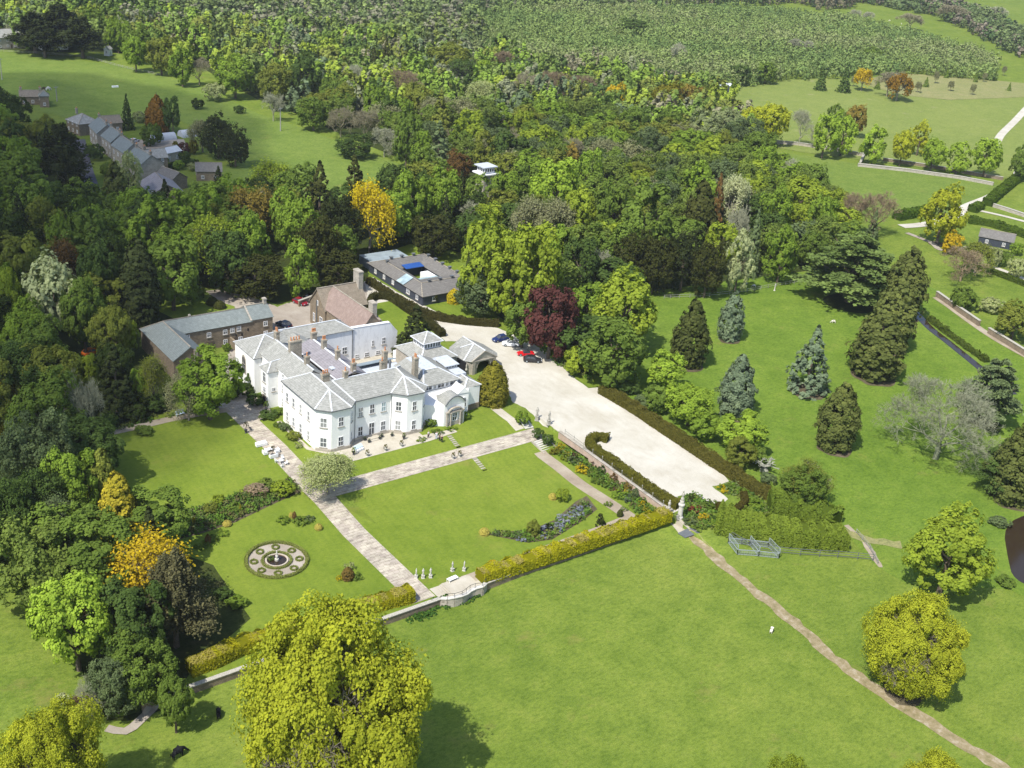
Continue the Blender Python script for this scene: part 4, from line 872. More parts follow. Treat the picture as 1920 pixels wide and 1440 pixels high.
kit('Dn', [(8., 15., [('crown', mk_cedar(101, 42000, .30, plates=60, flat=.028, pr0=.26), 1), ('trunk', trunk_mesh(7, 8., 15., .6, 9), 0)])])
kit('Dm', [(8., 15., [('crown', mk_cedar(102, 20000, .42, plates=54, flat=.03, pr0=.26), 1), ('trunk', trunk_mesh(8, 8., 15., .5, 9), 0)])])
kit('Pn', [(6., 15., [('crown', mk_cedar(103, 26000, .30, R=6., plates=26, z0=.3, flat=.16, pr0=.36, tiers=30), 1), ('trunk', trunk_mesh(9, 6., 15., .4, 9), 0)])])
kit('Pm', [(6., 15., [('crown', mk_cedar(104, 8000, .5, R=6., plates=20, z0=.35, flat=.16, pr0=.36, tiers=30), 1), ('trunk', trunk_mesh(9, 6., 15., .4, 9), 0)])])
for lod, dep, kd in (('n', 6, 4), ('m', 5, 4), ('f', 4, 5)):
    tw = {'n': .022, 'm': .045, 'f': .09}[lod]
    kit('N'+lod, [(6., 14., [('branches', bare_mesh(111+i, depth=dep, kids=kd, tipw=tw), 1)]) for i in range(2)])
    vs = []
    for i in range(2):
        tips = []; bm_ = bare_mesh(121+i, depth=dep-1, kids=kd+(1 if lod == 'f' else 0), tipw=tw, tips=tips)
        per = {'n': 6, 'm': 12, 'f': 11}[lod]
        if lod == 'n': tips = tips[::1]
        vs.append((6., 14., [('crown', sparse_leaves(tips, i, per, {'n': .26, 'm': .36, 'f': .7}[lod], 1.3), 1), ('branches', bm_, (.27, .24, .20))]))
    kit('S'+lod, vs)
kit('R', [(1.5, 1.8, [('foliage', mk_broad(141+i, 'm', n=1500, R=1.5, Hh=1.8, puffs=14, zb=0, card=.17, sub=9), 1)]) for i in range(3)])
kit('Q', [(1.0, 1.0, [('foliage', mk_broad(151+i, 'm', n=500, R=1.0, Hh=1.0, puffs=9, zb=0, card=.17, sub=6), 1)]) for i in range(3)])
kit('X', [(3., 5., [('foliage', mk_broad(161+i, 'n', n=7000, R=3., Hh=5., puffs=26, zb=0, card=.26, sub=11), 1)]) for i in range(3)])
for k in ('Of', 'Om'): KIT[k] = KIT['Bm']
KIT['Df'] = KIT['Dm']; KIT['Pf'] = KIT['Pm']
for k in 'XRQ':
    for l in 'nmf': KIT[k+l] = KIT[k]

# albedo palette (real foliage hues)
PAL = dict(dk=(.045, .068, .020), dg=(.066, .104, .030), mg=(.118, .172, .036), bg=(.158, .232, .036), lime=(.225, .315, .045), yg=(.205, .260, .034), oak=(.310, .335, .034), gold=(.42, .31, .022),
           yel=(.42, .33, .018), olive=(.150, .172, .036), bronze=(.200, .155, .040), rust=(.130, .078, .032), marn=(.100, .040, .042), grey=(.20, .205, .125), pale=(.280, .310, .160), cream=(.38, .40, .27), blue=(.125, .165, .115),
           con=(.034, .044, .018), yew=(.050, .056, .018), ced=(.110, .155, .050), cyp=(.055, .066, .022), seq=(.085, .100, .032), bar=(.215, .195, .145), barg=(.29, .295, .235), barb=(.215, .165, .120), gol2=(.145, .135, .022), pink=(.30, .18, .15), ftr=(.135, .180, .045), pine=(.105, .100, .055))
PAL['gcol'] = (.30, .255, .030)
PAL['grgn'] = (.105, .140, .070)
HUE = dict(dk='very dark green', dg='dark green', mg='mid-green', bg='bright green', lime='lime green', yg='yellow-green', oak='yellow-green', gold='golden yellow', yel='yellow', olive='olive green', bronze='bronze-tinted', rust='rusty brown', marn='purple-leaved', grey='grey-green', pale='pale green',
           cream='cream-flowered', blue='blue-green', con='near-black green', yew='dark brownish green', ced='green', cyp='dark olive', seq='dark mossy green', bar='bare brown-grey', barg='bare pale grey', barb='reddish-brown', gol2='dark gold-green', gcol='old-gold', pink='pinkish', ftr='soft green', pine='brown-green', grgn='grey-green')
FORM = {'B': ('broadleaf_tree', 'tree', 'round-crowned broadleaf tree'), 'F': ('feathery_tree', 'tree', 'feathery-crowned tree'), 'O': ('oak_tree', 'tree', 'broad spreading oak'), 'C': ('conifer', 'tree', 'dense conical conifer'), 'Y': ('cypress', 'tree', 'narrow columnar cypress'), 'G': ('clipped_yew', 'tree', 'egg-shaped evergreen'),
        'K': ('spruce', 'tree', 'ragged conical conifer'), 'D': ('cedar', 'tree', 'flat-tiered cedar'), 'P': ('pine_tree', 'tree', 'clumpy pine'), 'N': ('bare_tree', 'tree', 'leafless tree'), 'S': ('sparse_tree', 'tree', 'thinly leafed tree'), 'X': ('shrub', 'shrub', 'rounded shrub'), 'R': ('bush', 'shrub', 'low bush'), 'Q': ('bush', 'shrub', 'small low bush')}
TREES = []; rnd = random.Random(4)
def plant(kind, x, y, R, Hm, col, label, group=None, lod=None, z=None, name=None, var=None, cat=None):
    g = H(x, y) if z is None else z
    s = pr(x, y, g)[2]
    lod = lod or ('n' if s > 8.6 and R > 1.8 else 'm' if s > 3.9 else 'f')
    vs = KIT[kind+lod]; v = vs[(rnd.randrange(len(vs)) if var is None else var % len(vs))]
    nm, ct, fm = FORM[kind]; c = PAL[col] if isinstance(col, str) else col
    j = rnd.uniform(.92, 1.08); c = tuple(min(.62, k*j*q_*(1.3 if kind in 'BFSX' else 1.22 if kind == 'O' else 1.1)) for k, q_ in zip(c, (1, 1, .85)))
    root = empty(name or nm, (x, y, g), rnd.uniform(0, 6.28), label, cat or ct, group); root.scale = (R/v[0], R/v[0], Hm/v[1])
    for pn, me, uc in v[2]: link(pn, me, root, color=(c if uc == 1 else (BK if uc == 0 else uc)))
    TREES.append((x, y, R, Hm, kind)); return root
def T_(kind, cx, ytop, w_, Hm, col, label, group=None, gz=None, **k):
    """tree whose crown top is seen at photo point (cx, ytop), crown w_ photo px wide, Hm metres tall"""
    g = 3.0 if gz is None else gz
    for _ in range(4):
        # the crown's outline tops out a little in front of its centre line
        p = at(cx, ytop+w_*(.13 if kind in 'BFO' else .06), g+Hm*.985); g = H(p[0], p[1]) if gz is None else gz
    s = pr(p[0], p[1], g+Hm*.6)[2]; return plant(kind, p[0], p[1], w_/2/s*(.88 if kind in 'BFO' else 1), Hm, col, label, group, **k)
def TB(kind, bx, by, ytop, w_, col, label, group=None, **k):
    """tree standing at photo ground point (bx, by) whose top is at photo row ytop"""
    x, y, z = at(bx, by); Hm = min(np.arange(.5, 40, .1), key=lambda h_: abs(pr(x, y, z+h_)[1]-ytop)); s = pr(x, y, z+Hm*.4)[2]
    return plant(kind, x, y, w_/2/s, float(Hm), col, label, group, **k)
def hedge(name, pts, wd, ht, col, label, px=True, card=.22, dens=16, top=None, wob=.08, seed=1, group=None, closed=False, kindmat='leaf', round_=.35, cat='hedge', topcol=None):
    if px: pts = [at(*p) for p in pts]
    C = spline(pts, .8); rng = np.random.default_rng(seed); A = np.array(C); n = len(A); dd = np.gradient(A, axis=0); dd = unit(dd); nn = np.stack([-dd[:, 1], dd[:, 0]], -1)
    gz = hh(A[:, 0], A[:, 1]); L_ = np.sum(np.hypot(*np.diff(A, axis=0).T)); per = wd+2*ht; N_ = int(L_*per*dens)
    N_ = int(N_*HD); f = rng.random(N_)*(n-1); i = f.astype(int); fr_ = (f-i)[:, None]; c = A[i]*(1-fr_)+A[np.minimum(i+1, n-1)]*fr_; z0 = gz[i]; nv = nn[i]
    u = rng.random(N_)*per; side = np.where(u < ht, -1, np.where(u < ht+wd, 0, 1)); hz = np.where(side == -1, u, np.where(side == 1, per-u, ht)); off = np.where(side == 0, (u-ht)/wd*2-1, side)*wd/2
    rv = rng.normal(size=(3, n+2)); rv[1:] = rv[1:]+rv[0]*.4; wv = wob*1.2*((1-(f-i))*rv[side+1, i]+(f-i)*rv[side+1, i+1]); e_ = np.clip(hz/ht, 0, 1); rr = 1-round_*np.clip((e_-.8)/.2, 0, 1)*.35; off = off*(1+wv*.5)*rr; hz = hz*(1+wv)-np.where(side == 0, (np.abs(off)/(wd/2))**3*.12*ht, 0)
    P = np.stack([c[:, 0]+nv[:, 0]*off, c[:, 1]+nv[:, 1]*off, z0+hz], -1)+rng.normal(size=(N_, 3))*.05
    Nn = np.where((side == 0)[:, None], np.array([0, 0, 1.]), np.stack([nv[:, 0]*side, nv[:, 1]*side, 0*off+.15], -1)); Nn = unit(Nn+rng.normal(size=P.shape)*.45)
    rt = rng.normal(size=(3, n+2)); t = .5+.10*((1-(f-i))*rt[side+1, i]+(f-i)*rt[side+1, i+1])+rng.normal(size=N_)*.13
    root = empty(name, (0, 0, 0), 0, label, cat, group); x0, y0 = float(A[n//2, 0]), float(A[n//2, 1]); z_ = float(gz[n//2]); root.location = (x0, y0, z_); P = P-np.array([x0, y0, z_])
    if topcol:
        mk = (side == 0)&(rt[0, i]+.5*rng.normal(size=N_) > .25)
        link('clipped_top', leafmesh('clipped_top', P[mk], Nn[mk], card*rng.uniform(.6, 1.3, mk.sum()), t[mk], rng, mat=kindmat), root, color=topcol); P, Nn, t = P[~mk], Nn[~mk], t[~mk]; N_ = len(P)
    link('foliage', leafmesh('foliage', P, Nn, card*rng.uniform(.6, 1.3, N_), t, rng, mat=kindmat), root, color=PAL[col] if isinstance(col, str) else col)
    b = MB(); k = .86
    for a, q in ((0, 1),):
        V = []; F = []
        for j in range(n):
            for s_, z in ((-1, -.2), (-1, .80), (-.6, .93), (.6, .93), (1, .80), (1, -.2)): V.append((A[j, 0]+nn[j, 0]*s_*wd/2*k-x0, A[j, 1]+nn[j, 1]*s_*wd/2*k-y0, gz[j]+ht*z-z_))
        for j in range(n-1):
            for m in range(5): F.append((j*6+m, j*6+m+1, (j+1)*6+m+1, (j+1)*6+m))
        F += [tuple(range(6)), tuple(range((n-1)*6+5, (n-1)*6-1, -1))]
        b.add(V, F)
    b.build('branches', kindmat, root, color=tuple(q*.8 for q in (PAL[col] if isinstance(col, str) else col))); return root
def mass(name, trees, seed, label=None, n=60, card=1.1, group=None, cat='woodland', conic=False):
    """one object of many small crowns nobody could count: trees = (x, y, R, H, colour)"""
    rng = np.random.default_rng(seed); tr = np.array([t[:4] for t in trees]); col = np.array([t[4] for t in trees]); k = len(tr); TP = []
    for q in range(6):
        pf = 6 if n < 100 else 13; sb = 3 if n < 100 else 5
        if conic and q % 2: tp, tn, ts, tt_, _ = g_cone(seed+q, n=n, R=1., Hh=1., card=1., sub=pf*sb, rag=.2)
        else: tp, tn, ts, tt_, _ = g_broad(seed*7+q, n=n, R=1., Hh=1., puffs=pf, card=1., zb=.0, sub=sb, loose=.28)
        TP.append((tp, tn, ts, tt_))
    m_ = min(len(t[0]) for t in TP); TPs = [(t[0][p_], t[1][p_], t[2][p_], t[3][p_]) for t in TP for p_ in (rng.permutation(len(t[0]))[:m_],)]
    A = [np.stack([t[z_] for t in TPs]) for z_ in range(4)]; pick = rng.integers(0, 6, k); an = rng.random(k)*2*PI; ca, sa = np.cos(an)[:, None], np.sin(an)[:, None]
    q3 = A[0][pick]; n3 = A[1][pick]; X = (q3[..., 0]*ca-q3[..., 1]*sa)*tr[:, 2, None]; Y = (q3[..., 0]*sa+q3[..., 1]*ca)*tr[:, 2, None]; Z = q3[..., 2]*tr[:, 3, None]; g = hh(tr[:, 0], tr[:, 1])[:, None]
    P = np.stack([X+tr[:, 0, None], Y+tr[:, 1, None], Z+g], -1).reshape(-1, 3); Nn = np.stack([n3[..., 0]*ca-n3[..., 1]*sa, n3[..., 0]*sa+n3[..., 1]*ca, n3[..., 2]], -1).reshape(-1, 3)
    S = (card*(tr[:, 2, None]/3)**.6*A[2][pick]).ravel(); tv = A[3][pick].ravel(); n = m_
    V, F = cards(P, Nn, S, rng); me = npmesh(name, V, F, 'mass'); a = me.attributes.new('lc', 'FLOAT_COLOR', 'FACE')
    c = np.repeat(col, n, 0)*(1+(tv[:, None]-.5)*.5+rng.normal(size=(k*n, 1))*.05); c = np.clip(c, .005, .8); a.data.foreach_set('color', np.concatenate([c, np.ones((k*n, 1))], 1).astype(np.float32).ravel())
    return tag(link(name, me), label, cat, group, 'stuff')
def inpoly(x, y, poly):
    ins = False; n = len(poly); j = n-1
    for i in range(n):
        xi, yi = poly[i]; xj, yj = poly[j]
        if (yi > y) != (yj > y) and x < (xj-xi)*(y-yi)/(yj-yi)+xi: ins = not ins
        j = i
    return ins
def scatter(polypx, step, seed, jit=.45):
    P = [at(*p)[:2] for p in polypx]; r = random.Random(seed); out = []
    x0, x1 = min(p[0] for p in P), max(p[0] for p in P); y0, y1 = min(p[1] for p in P), max(p[1] for p in P); y = y0; k = 0
    while y < y1:
        x = x0+(k % 2)*step/2
        while x < x1:
            a, b = x+r.uniform(-jit, jit)*step, y+r.uniform(-jit, jit)*step
            if inpoly(a, b, P): out.append((a, b))
            x += step
        y += step*.87; k += 1
    return out
def infr(x, y, z, m=60):
    q = pr(x, y, z); return -m < q[0] < 1920+m and -m < q[1] < 1440+m
# ================================================================ trees one can name: kind, crown centre x, crown top y, crown width (photo px), height m, hue, label
for a in [
 # ---- foreground and left border
 ('O', 624, 1118, 415, 28, 'oak', 'huge yellow-green oak filling the bottom middle of the view'),
 ('O', 95, 1318, 225, 17, 'oak', 'yellow-green oak in the bottom left corner beside the gravel bend'),
 ('O', 1490, 1424, 120, 12, 'yg', 'yellow-green oak top just showing at the bottom edge below the meadow'),
 ('O', 1765, 1412, 190, 13, 'oak', 'golden-green oak top at the bottom edge beside the worn track', ),
 ('F', 72, 965, 215, 15, 'ftr', 'soft green feathery tree at the left meadow edge above the lime tree'),
 ('B', 170, 965, 205, 16, 'mg', 'mid-green maple directly behind the lime green tree'),
 ('B', 132, 1072, 165, 15, 'lime', 'lime green maple, brightest tree of the left border'),
 ('S', 265, 1000, 190, 15, 'gold', 'orange-gold thinly leafed tree between the lime tree and the dark pine'),
 ('P', 322, 1035, 140, 16, 'pine', 'dark brown-green pine with stacked clumps next to the gold tree'),
 ('K', 278, 948, 105, 15, 'con', 'dark green conifer behind the gold tree at the lawn edge'),
 ('Y', 216, 885, 76, 15, 'gcol', 'gold columnar conifer in front of the bowling lawn'),
 ('Y', 188, 840, 56, 15, 'olive', 'olive columnar conifer just behind the gold columnar one'),
 ('G', 148, 790, 44, 8, 'gcol', 'small gold conifer beside the pale bench at the path end'),
 ('B', 128, 838, 130, 15, 'bg', 'bright green feathery tree left of the two columnar conifers'),
 ('F', 62, 765, 160, 17, 'grgn', 'tall grey-green willow on the left edge above the bright feathery tree'),
 ('F', 60, 880, 130, 13, 'dg', 'dark green willow below the grey-green one on the left'),
 ('S', 215, 1080, 70, 11, 'dg', 'dark thin tree between lime tree and shrubbery'),
 ('F', 262, 1182, 150, 10, 'mg', 'green spreading tree above the end of the yellow hedge'),
 ('F', 215, 1242, 110, 8, 'grgn', 'grey-green low spreading tree behind the gravel bend'),
 ('B', 325, 1265, 78, 9, 'mg', 'rounded green tree at the meadow corner, casting shade on the cattle'),
 ('N', 165, 1262, 70, 7, 'barg', 'leafless grey shrub tree beside the lower left shrubbery'),
 ('N', 152, 1300, 55, 5, 'marn', 'dull purple twiggy shrub by the corner oak'),
 ('S', 100, 925, 90, 12, 'grgn', 'grey-green thin tree in the left border behind the soft green one'),
 ('F', 15, 905, 120, 15, 'dg', 'dark willow cut by the left edge of the view'),
 ('Y', 5, 705, 70, 11, 'gcol', 'gold conifer cut by the left edge'),
 ('F', 30, 640, 150, 15, 'dg', 'dark green drooping tree near the left edge above the gold conifer'),
 ('B', 85, 640, 130, 15, 'olive', 'olive broad tree left of the leafless pale tree'),
 ('N', 152, 693, 95, 16, 'barg', 'tall leafless pale tree in front of dark evergreens at the end of the long path'),
 ('K', 212, 645, 110, 15, 'con', 'near-black evergreen between the leafless pale tree and the lime shrub'),
 ('B', 210, 640, 80, 10, 'dk', 'very dark evergreen right behind the leafless pale tree'),
 ('S', 285, 665, 60, 11, 'olive', 'dull thinly leafed tree in front of the slate range gable'),
 ('B', 258, 692, 42, 8, 'lime', 'small lime green tree between dark evergreens near the long path'),
 ('B', 160, 662, 60, 9, 'yg', 'yellow-green small tree beside the parked orange car'),
 ('B', 390, 648, 145, 14, 'bg', 'big rounded bright green tree beside the white chapel wall'),
 ('S', 350, 690, 80, 11, 'grey', 'grey-green thin tree joined to the left side of the big chapel tree'),
 ('S', 616, 850, 100, 8, 'pale', 'thinly leafed spreading tree on the junction of the two stone paths'),
 ('G', 928, 676, 62, 9.5, 'gol2', 'large egg-shaped clipped dark golden-green yew beside the front porch'),
 ('K', 782, 568, 92, 12, 'con', 'dark yew with layered sprays behind the glazed cupola'),
 ('Y', 255, 448, 76, 21, 'con', 'tall near-black cypress behind the left end of the slate range'),
 ('B', 92, 478, 125, 20, (.28, .31, .19), 'tall chestnut covered in cream flower candles on the left'),
 ('B', 150, 520, 95, 17, 'mg', 'olive-green tree close behind the flowering chestnut'),
 ('B', 205, 570, 90, 13, 'olive', 'olive-green tree between the black cypress and the orange car'),
 ('B', 8, 500, 80, 18, 'yg', 'yellow-green tree on the left edge beside the flowering chestnut'),
 ('B', 235, 598, 50, 8, 'yg', 'low yellow-green tree against the end wall of the slate range'),
 # ---- wood behind the house, left
 ('B', 45, 435, 125, 18, 'olive', 'olive-brown tree at the left edge above the flowering chestnut'),
 ('S', 110, 450, 80, 16, 'rust', 'brownish thin tree above the flowering chestnut'),
 ('B', 165, 375, 110, 20, 'mg', 'big mid-green tree below the bend of the village road'),
 ('B', 108, 402, 60, 15, 'bg', 'bright green tree left of the big tree below the road'),
 ('B', 180, 455, 90, 17, 'dg', 'dark green tree left of the black cypress'),
 ('K', 32, 362, 80, 18, 'con', 'dark conifer on the left edge below the rounded bright tree'),
 ('F', 80, 370, 80, 16, 'olive', 'dull olive tree between dark conifers at the left'),
 ('B', 60, 335, 100, 17, 'mg', 'rounded mid-green tree left of the village road'),
 ('B', 35, 272, 125, 18, 'mg', 'large pale-topped green tree at the left edge beside the village road'),
 ('P', 112, 230, 100, 19, 'con', 'tall dark pine leaning over the village road'),
 ('P', 128, 275, 70, 18, 'con', 'second dark pine just in front of the pine over the road'),
 ('B', 20, 222, 80, 14, 'dg', 'dark green tree between the left edge and the lane-side cottage'),
 ('K', 0, 160, 60, 14, 'con', 'dark conifer on the left edge above the lane-side cottage'),
 ('C', 212, 300, 58, 19, 'seq', 'olive conifer with drooping tiers beside the village road'),
 ('F', 238, 287, 56, 15, 'pale', 'pale birch between the drooping conifer and the cottage gable'),
 ('K', 250, 345, 40, 12, 'con', 'narrow black conifer in front of the pale birch'),
 ('B', 290, 365, 125, 20, 'bg', 'bright green tree in front of the dark slate barn roof'),
 ('B', 345, 355, 110, 20, 'bg', 'bright green tree right of the one before the barn roof'),
 ('B', 320, 440, 130, 17, 'mg', 'mid-green tree standing over the small rear lawn'),
 ('B', 390, 345, 80, 18, 'bg', 'bright green tree at the lower corner of the village field'),
 ('S', 395, 405, 90, 18, 'yg', 'yellowish thin tree in the middle of the wood behind the slate range'),
 ('B', 440, 322, 95, 16, 'bg', 'bright domed tree on the near edge of the village field'),
 ('S', 465, 343, 95, 18, 'bronze', 'bronze-leaved tree just inside the near edge of the village field'),
 ('B', 470, 395, 90, 18, 'bg', 'bright green tree below the bronze-leaved tree'),
 ('B', 535, 350, 80, 18, 'bg', 'bright green tree between the bronze tree and the black yews'),
 ('B', 560, 370, 90, 18, 'bg', 'tall bright green tree left of the black yews'),
 ('B', 425, 425, 100, 16, 'dg', 'dark green tree behind the broad dark yew'),
 ('F', 478, 470, 130, 10, 'yew', 'broad dark brown-green yew at the head of the rear court'),
 ('F', 600, 400, 90, 17, 'yew', 'dark yew standing left of the golden tree'),
 ('B', 560, 450, 80, 14, 'bg', 'bright green tree behind the parked red car'),
 ('K', 600, 300, 90, 20, 'yew', 'dark conifer on the near edge of the village field'),
 ('K', 665, 288, 85, 20, 'yew', 'dark conifer right above the golden tree'),
 ('F', 640, 360, 90, 18, 'con', 'black-green yew immediately left of the golden tree'),
 ('F', 635, 465, 110, 9, 'yew', 'low dark yew mass behind the stone hall chimney'),
 ('S', 697, 334, 92, 21, 'yel', 'brilliant golden yellow tree in front of the field tip'),
 ('B', 770, 318, 84, 19, 'bg', 'bright green tree just right of the golden tree'),
 ('B', 832, 312, 80, 19, 'bg', 'bright green tree left of the flat-roofed lantern tower'),
 ('F', 815, 395, 100, 12, 'yew', 'dark rusty yew behind the navy courtyard building'),
 ('B', 952, 318, 75, 15, 'bg', 'bright green tree just right of the lantern tower'),
 ('B', 560, 300, 90, 14, 'mg', 'mid-green tree on the near field edge left of the dark conifers'),
 ('S', 515, 300, 80, 14, 'yg', 'yellowish tree on the near field edge between two green ones'),
 # ---- village trees
 ('G', 293, 178, 46, 13, (.16, .085, .02), 'orange-brown rounded conifer in the cottage garden'),
 ('B', 322, 180, 40, 13, 'dg', 'dark green tree leaning behind the orange-brown conifer'),
 ('K', 236, 175, 30, 13, 'dk', 'narrow dark tree behind the cottages at the field edge'),
 ('F', 408, 212, 80, 14, 'con', 'dark green conical tree at the end of the allotments'),
 ('F', 440, 240, 64, 12, 'con', 'dark evergreen in front of the conical tree by the allotments'),
 ('S', 378, 225, 50, 11, 'grey', 'grey-green thin tree left of the allotment conifers'),
 ('X', 282, 232, 44, 7, 'mg', 'rounded green garden tree beside the greenhouses'),
 ('X', 345, 267, 24, 4, 'marn', 'deep purple shrub in the allotments'),
 ('X', 329, 265, 16, 4, 'gol2', 'gold shrub beside the purple allotment shrub'),
 ('X', 362, 262, 22, 5, 'gol2', 'olive-gold bush behind the purple allotment shrub'),
 # ---- centre: beeches and specimen trees
 ('B', 915, 400, 120, 24, 'yg', 'left half of the great yellow-green beech pair behind the navy building'),
 ('B', 1010, 412, 125, 25, 'yg', 'right half of the great yellow-green beech pair behind the navy building'),
 ('B', 960, 470, 120, 17, 'yg', 'lower yellow-green beech in front of the great beech pair'),
 ('F', 905, 500, 110, 11, 'grgn', 'grey-green low tree at the foot of the great beech pair'),
 ('B', 985, 560, 90, 11, 'mg', 'green tree directly behind the copper beech on its left'),
 ('B', 1040, 530, 120, 17, 'marn', 'dark copper beech beside the drive'),
 ('X', 1088, 655, 60, 6, 'yg', 'yellow-green shrub between copper beech and the tall chestnut'),
 ('B', 1178, 505, 145, 18, 'yg', 'tall yellow-green tree right of the copper beech'),
 ('B', 1158, 588, 150, 15, 'mg', 'dark-leaved chestnut in front of the tall yellow-green tree'),
 ('B', 1254, 655, 85, 9, 'lime', 'small yellow-green tree right of the chestnut beside the drive hedge'),
 ('N', 1125, 460, 60, 13, 'barg', 'wispy leafless grey tree behind the tall yellow-green tree'),
 ('F', 1185, 440, 80, 15, 'yew', 'brown-green yew behind the wispy leafless tree'),
 ('F', 1235, 435, 90, 16, 'yew', 'dark yew in the middle of the yew row at the park edge'),
 ('F', 1290, 430, 90, 16, 'con', 'dark yew right of centre in the yew row at the park edge'),
 ('F', 1335, 450, 80, 15, 'yew', 'dark yew at the right end of the yew row'),
 ('B', 1222, 330, 150, 24, 'mg', 'very large mid-green tree above the yew row'),
 ('B', 1180, 410, 90, 17, 'mg', 'mid-green tree in front of the very large tree above the yews'),
 ('B', 1160, 335, 90, 20, 'mg', 'left shoulder tree of the very large tree above the yews'),
 ('B', 1318, 300, 90, 20, 'bg', 'bright dome between the very large tree and the rusty spruce'),
 ('C', 1322, 335, 80, 24, 'yew', 'tall dark conifer left of the rusty spruce'),
 ('K', 1353, 325, 52, 24, 'rust', 'tall rusty brown spruce at the park edge'),
 ('S', 1385, 330, 55, 17, 'cream', 'cream-green birch right of the rusty spruce'),
 ('B', 1395, 435, 64, 17, (.30, .33, .20), 'cream-flowered tree below the creamy birch at the lawn edge'),
 ('N', 1390, 380, 50, 18, 'barg', 'pale leafless tree behind the cream-flowered tree'),
 ('K', 1425, 390, 46, 20, 'grgn', 'slim grey-green spruce left of the bright ivy-clad pair'),
 ('B', 1465, 345, 76, 18, 'bg', 'bright green tree, left and taller of the pair at the park corner'),
 ('B', 1475, 420, 76, 16, 'bg', 'bright green tree below the taller one at the park corner'),
 ('B', 1550, 365, 66, 17, 'bg', 'bright green tree, right one of the pair at the park corner'),
 ('B', 1530, 430, 60, 12, 'mg', 'mid-green tree at the foot of the right bright tree'),
 ('B', 1440, 270, 60, 14, 'bg', 'yellowish-green tree at the corner of the walled field'),
 ('B', 1420, 322, 60, 14, 'yg', 'yellow-green small tree below the field-corner tree'),
 ('N', 1490, 290, 60, 14, 'barg', 'dead pale tree at the edge of the walled field'),
 ('N', 1610, 352, 80, 15, 'barb', 'reddish-brown leafless tree, left of two by the field'),
 ('N', 1655, 355, 86, 15, 'barb', 'reddish-brown leafless tree, right of two by the field'),
 ('K', 1645, 390, 30, 11, 'grgn', 'small blue-grey fir between two reddish leafless trees'),
 ('S', 1560, 345, 60, 10, 'ftr', 'soft green small tree at the lower side of the walled field'),
 # ---- arboretum
 ('D', 1618, 425, 215, 20, 'ced', 'great green cedar with flat tiers on the park lawn'),
 ('C', 1716, 458, 84, 20, 'seq', 'dark mossy conifer, furthest of the staggered row of three'),
 ('C', 1692, 515, 90, 19, 'seq', 'dark mossy conifer, middle of the staggered row of three'),
 ('C', 1664, 575, 106, 17, 'seq', 'dark mossy conifer, nearest of the staggered row of three'),
 ('O', 1780, 345, 95, 18, 'oak', 'sparse yellow-green oak beside the fork in the pale track'),
 ('N', 1790, 705, 215, 18, (.235, .245, .19), 'big leafless pale grey tree on the right of the park lawn'),
 ('D', 1880, 665, 130, 16, 'grgn', 'dark grey-green cedar behind the big leafless tree'),
 ('D', 1900, 820, 110, 12, 'dg', 'dark cedar cut by the right edge of the view'),
 ('F', 1515, 870, 100, 8, 'mg', 'green thicket tree at the corner of the clipped laurel block'),
 ('S', 1515, 862, 90, 8, 'olive', 'thin olive tree rising from the laurel block'),
 ('B', 1400, 768, 108, 8, 'lime', 'yellow-green rhododendron, lowest of the row by the long drive hedge'),
 ('B', 1390, 818, 72, 6, 'olive', 'olive bronze-tinted shrub tree beside the end of the yellow-green row'),
 ('B', 1300, 716, 112, 8.5, 'lime', 'yellow-green shrub tree in the middle of the row by the long drive hedge'),
 ('X', 1325, 770, 70, 6, 'bg', 'bright green shrub in the gap of the row by the drive hedge'),
 ('X', 1240, 720, 60, 6, 'mg', 'mid-green shrub at the near end of the row by the drive hedge'),
 ('B', 1797, 958, 180, 14.5, 'yg', 'half bare yellow-green oak beside the pond'),
 ('O', 1735, 1108, 200, 16, 'oak', 'rounded yellow-green oak standing alone on the lower right meadow'),
 ('X', 1812, 540, 52, 6, 'mg', 'bright green shrub on the walled garden corner'),
 ('N', 1815, 462, 95, 10, 'barb', 'reddish brown bare-twigged round tree inside the walled garden'),
 ('S', 1840, 455, 70, 9, 'olive', 'olive tree behind the reddish round tree'),
 ('B', 1790, 432, 44, 7, 'gold', 'golden small tree below the sparse oak at the track'),
 ('X', 1870, 465, 28, 6, 'pale', 'pale green blossoming tree, left of two below the black shed'),
 ('X', 1912, 485, 36, 6, 'pale', 'pale green blossoming tree, right of two below the black shed'),
 ('X', 1888, 470, 26, 5, 'mg', 'green bush between the two blossoming trees'),
 ('X', 1862, 558, 44, 4, 'pale', 'pale clipped round bush on the walled lawn'),
 ('B', 1912, 565, 90, 9, 'olive', 'olive-green tree at the right edge of the walled lawn'),
 ('X', 1910, 455, 26, 4, 'bg', 'round green bush right of the black shed'),
 # ---- avenue
 ('B', 1420, 195, 60, 14, 'oak', 'yellow-green tree at the left end of the field-edge row'),
 ('B', 1455, 190, 70, 17, 'oak', 'yellow-green tree second in the field-edge row'),
 ('N', 1510, 200, 50, 16, 'barg', 'leafless grey tree in the field-edge row'),
 ('B', 1555, 212, 62, 17, 'lime', 'bright green tree third in the field-edge row'),
 ('B', 1590, 208, 60, 17, 'lime', 'bright green tree touching the third on its right in the field-edge row'),
 ('B', 1612, 194, 44, 14, 'bronze', 'orange-brown tree standing behind the field-edge row'),
 ('B', 1570, 193, 44, 12, 'mg', 'green tree standing behind the field-edge row beside the orange-brown one'),
 ('B', 1648, 233, 62, 15, 'lime', 'dense mid-green tree in the centre of the field-edge row'),
 ('B', 1700, 242, 50, 14, 'oak', 'yellow-green tree right of the dense one in the field-edge row'),
 ('B', 1732, 225, 46, 14, 'oak', 'yellowish tree set back behind the field-edge row'),
 ('B', 1757, 257, 52, 13, 'lime', 'rounded bright green tree third from the right end of the field-edge row'),
